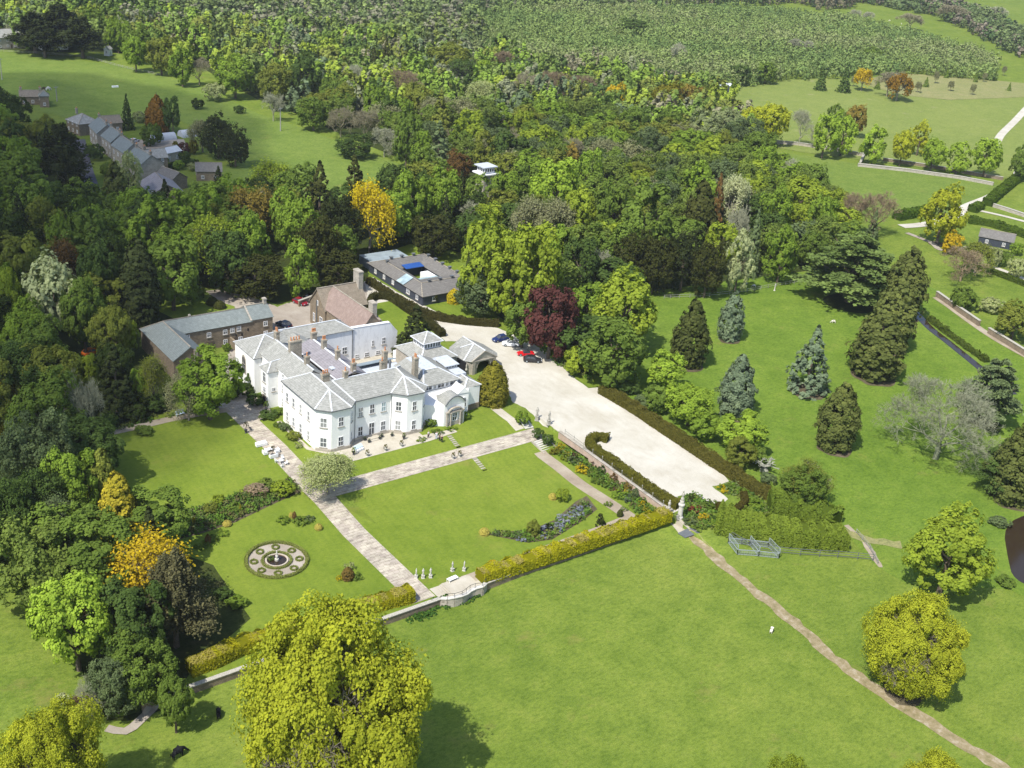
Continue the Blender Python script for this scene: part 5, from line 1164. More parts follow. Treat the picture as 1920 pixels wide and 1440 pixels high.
 ('B', 1805, 262, 60, 13, 'lime', 'rounded bright tree second from the right end of the field-edge row'),
 ('B', 1860, 255, 64, 15, 'lime', 'last and largest bright tree of the field-edge row before the gateway'),
 ('B', 1925, 270, 50, 14, 'mg', 'green tree at the right edge beyond the gateway'),
 # ---- paddock trees
 ('S', 1690, 140, 42, 13, (.20, .12, .02), 'orange-leaved tree standing in the paddock'),
 ('N', 1672, 128, 56, 14, 'bar', 'leafless brown tree beside the orange one in the paddock'),
 ('S', 1622, 130, 30, 11, 'gold', 'leaning yellow-brown small tree in the paddock'),
 ('K', 1590, 125, 30, 13, 'dg', 'green birch at the plantation edge left of the yellow-brown tree'),
 ('K', 1545, 125, 26, 12, 'dg', 'slim green tree standing free of the plantation edge'),
 ('N', 1605, 15, 26, 9, 'barg', 'small leafless tree, left of two on the far pasture'),
 ('N', 1630, 20, 26, 9, 'barg', 'small leafless tree, right of two on the far pasture'),
 ('N', 1710, 22, 50, 12, 'bar', 'brown leafless tree on the far pasture'),
 ('N', 1790, 5, 60, 14, 'bar', 'large brown leafless tree in the far hedgerow'),
 ('N', 1870, 8, 50, 12, 'barg', 'pale leafless tree at the far upper right'),
 # ---- pale trees standing out of the plantation
 ('N', 1275, 78, 34, 12, 'barg', 'pale leafless tree standing out of the young plantation, leftmost of three'),
 ('N', 1492, 70, 30, 10, 'barg', 'pale leafless tree in the young plantation, middle one of three'),
 ('N', 1516, 74, 26, 10, 'barg', 'pale leafless tree in the young plantation, rightmost of three'),
 ('B', 1190, 30, 60, 12, 'dg', 'dark green tree clump rising out of the left half of the plantation'),
 ('F', 1030, 98, 30, 11, 'dg', 'slim dark green tree at the lower left plantation edge'),
 ('B', 1390, 118, 46, 10, 'dg', 'dark green tree on the lower plantation edge by the paddock'),
 ('B', 1440, 112, 50, 11, 'mg', 'green tree on the lower plantation edge, right of the dark one'),
 ('B', 1640, 84, 46, 9, 'mg', 'green tree on the lower plantation edge behind the orange tree'),
 # ---- middle wood
 ('P', 60, 20, 90, 18, 'con', 'black pine nearest the left edge above the village field'),
 ('P', 110, 5, 95, 20, 'con', 'black pine second from the left above the village field'),
 ('P', 150, 30, 80, 18, 'con', 'black pine on the right of the group above the village field'),
 ('P', 80, 45, 80, 14, 'con', 'low black pine in front of the pine group above the village field'),
 ('B', 172, 12, 52, 17, 'mg', 'tall green tree right behind the black pine group'),
 ('B', 218, 25, 54, 17, 'bg', 'tall yellowish-green tree near the white hut'),
 ('B', 258, 42, 60, 17, 'mg', 'mid-green tree right of the tall yellowish-green one near the white hut'),
 ('B', 252, 65, 54, 15, 'bg', 'bright green tree at the top right corner of the village field'),
 ('B', 300, 65, 64, 16, 'olive', 'olive-green tree on the upper field edge'),
 ('B', 340, 85, 58, 16, 'bg', 'bright green tree on the upper field edge beside the olive one'),
 ('N', 372, 105, 50, 12, 'bar', 'leafless tree on the upper field edge'),
 ('B', 440, 98, 80, 17, 'bg', 'large domed green tree above the cream-flowered bushes'),
 ('X', 402, 155, 44, 7, 'pale', 'cream-flowering hawthorn on the upper field edge'),
 ('B', 515, 113, 80, 18, 'olive', 'broad olive-green tree left of the dark gap in the field-side wood'),
 ('B', 570, 95, 70, 20, 'dg', 'dark green tree above the dark gap in the field-side wood'),
 ('N', 512, 168, 46, 12, 'barg', 'dead grey tree beside the telegraph pole'),
 ('B', 622, 137, 62, 15, 'mg', 'domed mid-green tree behind the rounded willow at the field edge'),
 ('F', 588, 178, 72, 12, 'mg', 'rounded green willow at the field edge right of the pole'),
 ('N', 640, 195, 60, 12, 'bar', 'leafless brown tree on the field edge right of the rounded willow'),
 ('N', 685, 200, 66, 13, 'bar', 'larger leafless brown tree on the field edge'),
 ('F', 665, 245, 80, 8, 'dg', 'dark green thicket at the foot of the leafless field-edge trees'),
 ('N', 722, 235, 66, 11, 'barg', 'pale leafless tree near the right end of the village field'),
 ('B', 703, 150, 62, 17, 'bg', 'bright green tree above the pale leafless field-edge trees'),
 ('K', 725, 68, 36, 20, 'yew', 'tall dark fir, right and taller of a pair high in the wood'),
 ('K', 702, 88, 36, 16, 'yew', 'dark fir, left and shorter of the pair high in the wood'),
 ('K', 789, 70, 24, 12, 'yew', 'small dark fir standing alone above the olive dome'),
 ('B', 850, 72, 100, 17, 'olive', 'wide olive dome high in the wood right of the small dark fir'),
 ('S', 865, 105, 60, 15, 'dg', 'dark green tree with pale candles below the olive dome'),
 ('B', 907, 110, 34, 13, 'lime', 'small lime yellow tree high in the middle of the wood'),
 ('N', 945, 92, 46, 13, 'barb', 'brown leafless tree right of the small lime tree'),
 ('N', 760, 125, 80, 16, 'barb', 'wide brown leafless tree below the pair of dark firs'),
 ('N', 668, 115, 60, 15, 'barg', 'pale grey leafless tree left of the pair of dark firs'),
 ('N', 990, 130, 80, 14, 'bar', 'brown leafless tree in the middle of the brown belt'),
 ('N', 1045, 128, 80, 14, 'barb', 'reddish leafless tree in the brown belt'),
 ('N', 1100, 135, 80, 14, 'barb', 'reddish-brown leafless tree at the right end of the brown belt'),
 ('B', 1155, 155, 46, 14, 'gold', 'orange-yellow tree in the wood below the plantation'),
 ('B', 1255, 150, 80, 14, (.16, .15, .02), 'broad orange-green tree at the plantation corner'),
 ('B', 1300, 155, 60, 13, 'bronze', 'bronze tree beside the pale barn'),
 ('B', 1160, 125, 40, 12, 'mg', 'mid-green tree poking above the orange-yellow one'),
 ('S', 905, 150, 60, 14, 'pale', 'silvery green tree below the small lime tree'),
 ('K', 828, 168, 66, 21, 'olive', 'tall olive larch in the centre of the wood'),
 ('K', 825, 225, 80, 18, 'grgn', 'grey-green larch below the tall olive one'),
 ('B', 765, 200, 60, 20, 'mg', 'tall narrow green tree left of the larches'),
 ('B', 795, 242, 50, 14, 'bg', 'green tree at the foot of the larches'),
 ('B', 885, 202, 64, 15, 'yg', 'yellow-green tree right of the larches'),
 ('F', 860, 280, 60, 10, 'rust', 'rusty brown yew above the lantern tower'),
 ('B', 955, 240, 96, 17, 'dg', 'dark green tree above the lantern tower on its right'),
 ('B', 1040, 250, 66, 14, 'mg', 'mid-green domed tree right of the dark green one'),
 ('B', 985, 205, 50, 14, 'yg', 'yellow-green slim tree above the dark green one'),
 ('B', 1070, 268, 60, 14, 'bronze', 'bronze domed tree above the big yellow-green lime'),
 ('B', 1050, 292, 110, 21, 'lime', 'big yellow-green lime tree left of the very large mid-green tree'),
 ('B', 1108, 278, 66, 20, 'bg', 'bright green tree behind the big yellow-green lime'),
 ('B', 1085, 350, 90, 19, 'yg', 'yellow-green tree in front of the big lime tree'),
 ('S', 1000, 370, 70, 17, 'grey', 'grey thinly leafed tree behind the great beech pair'),
 ('S', 1050, 375, 80, 17, 'grey', 'grey-brown thinly leafed tree right behind the great beech pair'),
 ('N', 890, 375, 60, 12, 'barg', 'leafless bush-like tree below the lantern tower'),
 ('B', 1095, 440, 90, 16, 'dg', 'dark green tree in the shade right of the great beech pair'),
 ('B', 1190, 195, 70, 16, 'mg', 'dark domed tree below the orange-green tree, left one'),
 ('B', 1265, 200, 66, 16, 'mg', 'dark domed tree below the orange-green tree, right one'),
 ('B', 1325, 200, 78, 17, (.20, .235, .125), 'large chestnut with pale candles, left of two by the wood edge'),
 ('B', 1370, 198, 64, 17, (.20, .235, .125), 'large chestnut with pale candles, right of two by the wood edge'),
 ('B', 1350, 245, 50, 11, 'dg', 'dark green tree in front of the two chestnuts with candles'),
 ('F', 1110, 180, 70, 14, 'ftr', 'soft green birch, left of the middle of the wood'),
 ('F', 1060, 180, 70, 14, 'ftr', 'soft green birch in the middle of the wood'),
 ('F', 1130, 250, 80, 12, 'grgn', 'grey-green willow in the right half of the wood'),
 ('F', 1195, 262, 90, 12, 'grey', 'pale grey-green willow right of the other willow'),
 ('F', 1260, 280, 80, 12, 'grgn', 'dull green willow below the two dark domed trees'),
 ('F', 1200, 300, 90, 12, 'olive', 'olive brown tree above the very large mid-green tree'),
 ('X', 1285, 285, 50, 8, 'grey', 'pale bush at the right side of the wood'),
]: T_(*a)
# ---- trees that stand clear: placed by their foot
for a in [
 ('C', 1288, 684, 560, 72, 'cyp', 'dark olive conical conifer at the left of the park lawn'),
 ('C', 1366, 636, 546, 50, 'blue', 'blue-green conical fir, smaller and further of two'),
 ('C', 1375, 776, 664, 70, 'blue', 'blue-green conical fir, nearer and larger of two'),
 ('C', 1562, 838, 716, 82, 'seq', 'dark green conical conifer in the middle of the park lawn'),
 ('K', 1512, 730, 612, 96, 'blue', 'loose grey-blue cedar in the centre of the park lawn'),
 ('C', 1900, 935, 780, 110, 'seq', 'dark conifer at the right edge of the park lawn'),
 ('G', 850, 568, 541, 26, (.34, .27, .02), 'bright golden clipped dome beside the navy building'),
 ('X', 814, 566, 548, 24, 'yew', 'brownish rounded shrub beside the corner of the navy building'),
]: TB(*a)
# ================================================================ fill of the woods
names = {'B': 0, 'F': 0, 'N': 0, 'S': 0, 'K': 0}
ordw = ['first', 'second', 'third', 'fourth', 'fifth', 'sixth', 'seventh', 'eighth', 'ninth', 'tenth', 'eleventh', 'twelfth', 'thirteenth', 'fourteenth', 'fifteenth', 'sixteenth', 'seventeenth', 'eighteenth', 'nineteenth', 'twentieth']
MIXC = {'bar': (.20, .19, .115), 'bronze': (.18, .16, .06), 'grey': (.18, .195, .11)}
SH = {'B': 'broadleaf', 'F': 'feathery tree', 'N': 'leafless tree', 'S': 'thin tree', 'K': 'conifer'}
def fill(polypx, step, seed, mixk, place, hlo, hhi, nmax):
    r = random.Random(seed); pts = scatter(polypx, step, seed); keep = []
    big = [(t[0], t[1], t[2]) for t in TREES if t[2] > 2]
    for x, y in pts:
        if not infr(x, y, 12, 120): continue
        if any((x-a)**2+(y-b)**2 < (q*.8+step*.2)**2 for a, b, q in big): continue
        if 92 < x < 172 and 186 < y < 260: continue
        if (x-214)**2+(y-290)**2 < 150: continue
        if 62 < x < 112 and 196 < y < 243: continue
        keep.append((x, y))
    keep.sort(key=lambda p: p[1]*.786+p[0]*.618); ind, rest = keep[:nmax], keep[nmax:]
    dat = []
    for x, y in ind:
        k, c, w_ = r.choices(mixk, [m[2] for m in mixk])[0]; dat.append((k, c, x, y, step*r.uniform(.48, .72)*(1.0 if k != 'K' else .6), r.uniform(hlo, hhi)))
    for k in set((d[0], d[1]) for d in dat):
        L_ = [d for d in dat if (d[0], d[1]) == k]; L_.sort(key=lambda d: pr(d[2], d[3], 10)[0])
        rows = {}
        for d in L_: rows.setdefault(int(pr(d[2], d[3], 10)[1]//90), []).append(d)
        for ri, (rk, row) in enumerate(sorted(rows.items())):
            for i, d in enumerate(row):
                lab = '%s %s, %s from left in %s %s' % (HUE[d[1]], SH[d[0]], ordw[min(i, 19)], ('top' if ri == 0 else ordw[ri])+' row of', place)
                plant(d[0], d[2], d[3], d[4], d[5], d[1], lab, 'trees filling '+place)
    out = []
    for x, y in rest:
        k, c, w_ = r.choices(mixk, [m[2] for m in mixk])[0]; out.append((x, y, step*r.uniform(.45, .75), r.uniform(hlo, hhi), tuple(1.42*q for q in MIXC.get(c, PAL[c]))))
    return out
mixA = [('B', 'mg', 4), ('B', 'dg', 4), ('B', 'olive', 2), ('F', 'dk', 3), ('B', 'bg', 2), ('K', 'con', 2)]
mixB = [('B', 'mg', 3.4), ('B', 'dg', 1.2), ('B', 'olive', 2.4), ('F', 'ftr', 3.4), ('N', 'bar', .7), ('B', 'bg', 3), ('S', 'grey', 1.4), ('F', 'grgn', 1.6), ('B', 'yg', 2.6)]
ra = fill(WOOD_A, 10.5, 7, mixA, 'dark house wood', 11, 16, 120)
rb = fill(WOOD_B, 11.0, 8, mixB, 'mixed field wood', 10, 15.5, 160)
PLN = []
mass('woodland', ra+rb, 21, 'mixed woodland canopy closing the gaps behind the nearer trees', n=1000, card=.66); print('rest', len(ra), len(rb), len(PLN))
# young plantation and far woods: crowns too many to count
rp = random.Random(5); PL = []
def addmass(polypx, step, seed, cols, R0, H0, H1, lst, cl=12.):
    for x, y in scatter(polypx, step, seed):
        if not infr(x, y, 8, 40): continue
        v = .5+.5*math.sin(x/cl*.7+math.sin(y/cl)*1.3)*math.sin(y/cl*.5+1.7); c = cols[min(len(cols)-1, int((v*.7+rp.random()*.5)*len(cols)))] if rp.random() > .05 else rp.choice(cols)
        q_ = rp.random(); cq = rp.uniform(.85, 1.12); lst.append((x, y, R0*(.55+1.1*q_*q_)*rp.uniform(.9, 1.2), H0+(H1*1.25-H0)*q_*(.6+.4*v), tuple(k*cq for k in c)))
g1 = [(.15, .225, .07), (.185, .265, .08), (.215, .29, .085), (.235, .305, .095), (.26, .305, .12), (.28, .29, .16)]
addmass([(900, 125), (1340, 200), (1345, 172), (1480, 152), (1700, 140), (1860, 152), (1860, 118), (1700, 66), (1560, 38), (1440, 26), (1300, 22), (760, 30), (700, 80)], 4.9, 3, g1[:5], 3.3, 4.5, 8, PL, 26)
g2 = g1[:4]+[(.12, .165, .06), (.22, .22, .14), (.14, .18, .075), (.19, .24, .065)]
PM = []
addmass([(230, 70), (600, 92), (900, 130), (900, 30), (1300, 22), (1300, -40), (150, -40), (150, 20)], 7.6, 4, g2, 4.8, 7, 12, PM, 40)
addmass([(-60, -40), (150, -40), (260, 45), (150, 60), (60, 30), (-60, 25)], 7, 5, [(.03, .055, .018), (.05, .09, .02), (.07, .12, .02)], 4, 10, 15, PM, 30)
mass('plantation', PL, 31, 'young plantation of small pale green trees in rows across the upper right', n=270, card=.56)
PN = []
addmass([(1400, 12), (1500, 8), (1540, 22), (1600, 16), (1640, -8), (1300, -45), (1300, 10)], 10, 6, [(.08, .11, .055), (.20, .18, .11), (.11, .16, .06)], 4.5, 7, 12, PN)
addmass([(1560, -5), (1700, 22), (1760, 32), (1820, 62), (1900, 108), (1960, 130), (1960, 85), (1860, 40), (1780, 10), (1700, -5), (1600, -30)], 8, 7, [(.10, .16, .06), (.22, .19, .14), (.16, .21, .08), (.13, .18, .07)], 4.5, 5, 10, PN)
addmass([(1700, -30), (1960, -12), (1960, -45), (1700, -50)], 10, 8, g1, 4.5, 6, 10, PN)
mass('far_woodland', PM+PN, 32, 'distant mixed woodland and overgrown hedgerows along the top', n=200, card=.95)

# saplings on the rough ground: one of each kind copied
rs = random.Random(12)
SPL = [(1600+i*15.5+rs.uniform(-5, 5), 140+rs.uniform(0, 34)+(i % 3)*3) for i in range(20)]; SPL.sort()
for i, (px, py) in enumerate(SPL):
    x, y, z = at(px, py); plant('K' if i % 2 else 'S', x, y, rs.uniform(1.3, 2.2), rs.uniform(4, 7), 'mg' if i % 2 else 'grey', '%s sapling on the rough ground, %s from the left' % ('green conical' if i % 2 else 'thin grey-green', ordw[i]), 'saplings on the rough ground', name='sapling')
# ================================================================ hedges
hedge('hedge', [(1128, 736), (1180, 766), (1240, 806), (1300, 846), (1360, 886), (1410, 918), (1446, 936)], 2.4, 1.9, (.135, .125, .028), 'long brown-green clipped hedge along the park side of the gravel drive', dens=34, card=.2)
hedge('hedge', [(1140, 828), (1122, 824), (1107, 830), (1108, 842), (1135, 862), (1180, 895), (1230, 930), (1272, 954)], 1.9, 1.5, (.15, .145, .024), 'hook-shaped clipped hedge between the gravel court and the garden wall', dens=40, card=.18)
hedge('hedge', [(1384, 958), (1366, 968), (1350, 962), (1347, 950)][::-1]+[(1396, 945), (1392, 930)], 1.3, 1.2, (.10, .085, .022), 'small C-shaped clipped hedge at the south end of the gravel court', dens=50, card=.16)
hedge('hedge', [(899, 1090), (960, 1070), (1020, 1050), (1080, 1030), (1140, 1010), (1200, 990), (1250, 974)], 2.5, 2.0, (.42, .40, .018), 'long golden clipped hedge along the south garden wall', dens=44, card=.2, wob=.1, seed=3, topcol=(.40, .35, .10))
hedge('hedge', [(355, 1262), (400, 1245), (450, 1222), (520, 1200), (600, 1176), (680, 1148), (772, 1122)], 2.5, 2.0, (.36, .345, .018), 'golden clipped hedge half hidden under the huge oak', dens=44, card=.2, seed=5, topcol=(.36, .32, .08))
hedge('hedge', [(690, 530), (730, 556), (780, 584), (815, 598), (860, 606), (900, 610), (935, 612)], 1.6, 1.6, (.075, .070, .022), 'dark clipped hedge in front of the navy courtyard building', dens=26, card=.25)
hedge('hedge', [(692, 578), (700, 562), (730, 562), (765, 585), (800, 606), (830, 632)], 1.6, 1.6, (.065, .065, .022), 'curving dark hedge round the small lawn beside the stone hall', dens=26, card=.25)
hedge('laurel_block', [(1342, 985), (1400, 1000), (1460, 1010), (1520, 1018), (1580, 1020)], 5.5, 3.4, (.20, .265, .035), 'thick clipped laurel block behind the wire pens', dens=26, card=.3, wob=.12, seed=9, cat='hedge')
hedge('laurel_block', [(1440, 955), (1480, 962), (1530, 975), (1565, 990)], 4.5, 3.2, (.18, .25, .035), 'shorter laurel block behind the thick one, below the drive hedge end', dens=24, card=.3, wob=.16, seed=10)
hedge('hedge', [(1920, 328), (1880, 360), (1850, 386)], 3.4, 2.6, (.10, .16, .02), 'wide green hedge beside the pale track on the right', dens=12, card=.45)
hedge('hedge', [(1822, 398), (1838, 390)], 3.2, 2.4, (.10, .16, .02), 'short green hedge end at the track fork', dens=12, card=.45)
hedge('hedge', [(1680, 412), (1720, 404), (1745, 398)], 3.6, 2.6, (.09, .155, .02), 'green hedge left of the sparse oak at the track', dens=12, card=.45)
hedge('hedge', [(1815, 418), (1860, 425), (1930, 448)], 2.6, 2.2, (.095, .15, .02), 'green hedge running behind the black shed', dens=12, card=.4)
hedge('hedge', [(1858, 512), (1900, 528), (1940, 545)], 1.6, 1.4, (.09, .13, .02), 'low green hedge below the blossoming trees', dens=16, card=.3)
hedge('hedge', [(1742, 600), (1778, 628), (1815, 655), (1850, 680)], 1.8, .9, (.10, .14, .025), 'rough bank vegetation along the stream', dens=16, card=.35, wob=.3)
hedge('hedge', [(700, 480), (745, 462), (780, 452)], 2.2, 1.8, (.05, .075, .018), 'dark hedge behind the navy building under the golden tree', dens=14, card=.35)
hedge('hedge', [(310, 318), (340, 312), (372, 310)], 2.0, 1.6, (.05, .085, .02), 'dark garden hedge above the cottage gardens', dens=10, card=.45)
# circular parterre
FX, FY, _ = at(519, 1052)
def ringhedge(r, label, wd, ht, col, seed):
    pts = [(FX+r*math.cos(a), FY+r*math.sin(a)) for a in np.linspace(0, 2*PI, 33)]
    return hedge('box_hedge', [(x, y, 0) for x, y in pts], wd, ht, col, label, px=False, dens=60, card=.12, seed=seed, wob=.03)
RO = abs(at(581, 1052)[0]-at(457, 1052)[0])/2; RO = math.hypot(at(581, 1053)[0]-at(457, 1051)[0], at(581, 1053)[1]-at(457, 1051)[1])/2-.4
sheet('gravel_ring', [(FX+(RO+.1)*math.cos(a), FY+(RO+.1)*math.sin(a)) for a in np.linspace(0, 2*PI, 41)[:-1]], 'gravel_dim', .05, px=False)
ringhedge(RO, 'outer ring of clipped box hedge round the circular pond garden', .5, .42, (.26, .29, .08), 1); ringhedge(RO*.47, 'inner ring of clipped box hedge round the lily pond', .38, .36, (.27, .30, .09), 2)
nb = 8
for i in range(nb):
    a = 2*PI*(i+.5)/nb; cx, cy = FX+RO*.74*math.cos(a), FY+RO*.74*math.sin(a)
    q = pr(cx, cy, 1.2)
    wh = 'far' if cy > FY+2 else 'near'
    hedge('box_hedge', [(cx+.55*math.cos(t), cy+.55*math.sin(t), 0) for t in np.linspace(0, 2*PI, 13)], .2, .3, (.24, .28, .07), 'small ring of box inside the circular pond garden, %s of eight anticlockwise from the right' % ordw[i], px=False, dens=90, card=.1, seed=i+5, group='small box rings of the pond garden')
pd = empty('lily_pond', (FX, FY, 1.0), 0, 'round stone-edged lily pond with a small figure in the middle of the parterre', 'pond')
pm = MB().lathe(0, 0, [(RO*.38, .0), (RO*.38, .28), (RO*.33, .28), (RO*.33, .05)], 28); pm.build('stone_rim', 'brick', pd)
MB().add([(RO*.335*math.cos(a), RO*.335*math.sin(a), .14) for a in np.linspace(0, 2*PI, 29)[:-1]], [tuple(range(28))]).build('water', 'water', pd)
MB().lathe(0, 0, [(.35, 0), (.35, .5), (.2, .55), (.18, 1.0), (.26, 1.05), (.14, 1.15), (.17, 1.4), (.12, 1.7), (.1, 1.8), (.13, 1.95), (.05, 2.1)], 9).build('fountain_figure', 'statue', pd)
plant('R', FX-RO*.15, FY+RO*.13, .7, .6, 'mg', 'lily clump growing in the left side of the round pond', z=1.1)
# ---- topiary, bushes in the garden
def small(kind, px, py, wpx, Hm, col, label, name=None, cat=None, group=None):
    x, y, z = at(px, py); s = pr(x, y, z)[2]; return plant(kind, x, y, wpx/2/s, Hm, col, label, group, z=z, lod='n' if kind in 'GCXY' else None, name=name, cat=cat)
for px, py, wpx, Hm, l in ((426, 985, 17, 1.0, 'gold clipped dome on the right part of the long border'), (546, 970, 9, 1.1, 'small gold dome beside a dark cone at the top of the round lawn'), (597, 992, 15, 1.1, 'gold clipped dome near the long path at the edge of the round lawn'), (908, 1001, 20, 1.2, 'gold clipped dome at the left tip of the island bed'),
                        (1036, 935, 16, 1.2, 'gold clipped dome at the top left of the island bed')): small('G', px, py, wpx, Hm, (.36, .31, .08), l, 'clipped_dome', 'topiary')
small('C', 390, 1018, 12, 1.8, 'rust', 'small brown clipped cone at the left of the round lawn', 'clipped_cone', 'topiary'); small('C', 552, 973, 8, 1.6, 'rust', 'tiny dark clipped cone beside the gold dome at the top of the round lawn', 'clipped_cone', 'topiary')
small('C', 652, 1086, 24, 2.4, (.13, .09, .03), 'brown clipped cone near the south end of the long path', 'clipped_cone', 'topiary'); small('G', 1162, 968, 12, 1.5, 'cyp', 'small dark clipped bush by the earth path', 'clipped_bush', 'topiary')
sp_ = empty('spiral_topiary', at(1124, 984), 0, 'stacked round green topiary on the south garden path', 'topiary')
for i, (z, r) in enumerate(((.35, 1.15), (1.0, .95), (1.6, .72), (2.1, .45))): link('tier', KIT['Q'][i % 3][2][0][1], sp_, (0, 0, z-.35), i, (.05, .065, .02), (r, r, .62))
MB().cone((0, 0, -.1), (0, 0, 2.2), .12, .05, 6).build('stem', 'bark', sp_)
for px, py, wpx, k, c, l in (
 (960, 790, 0, 0, 0, 0),):
    pass
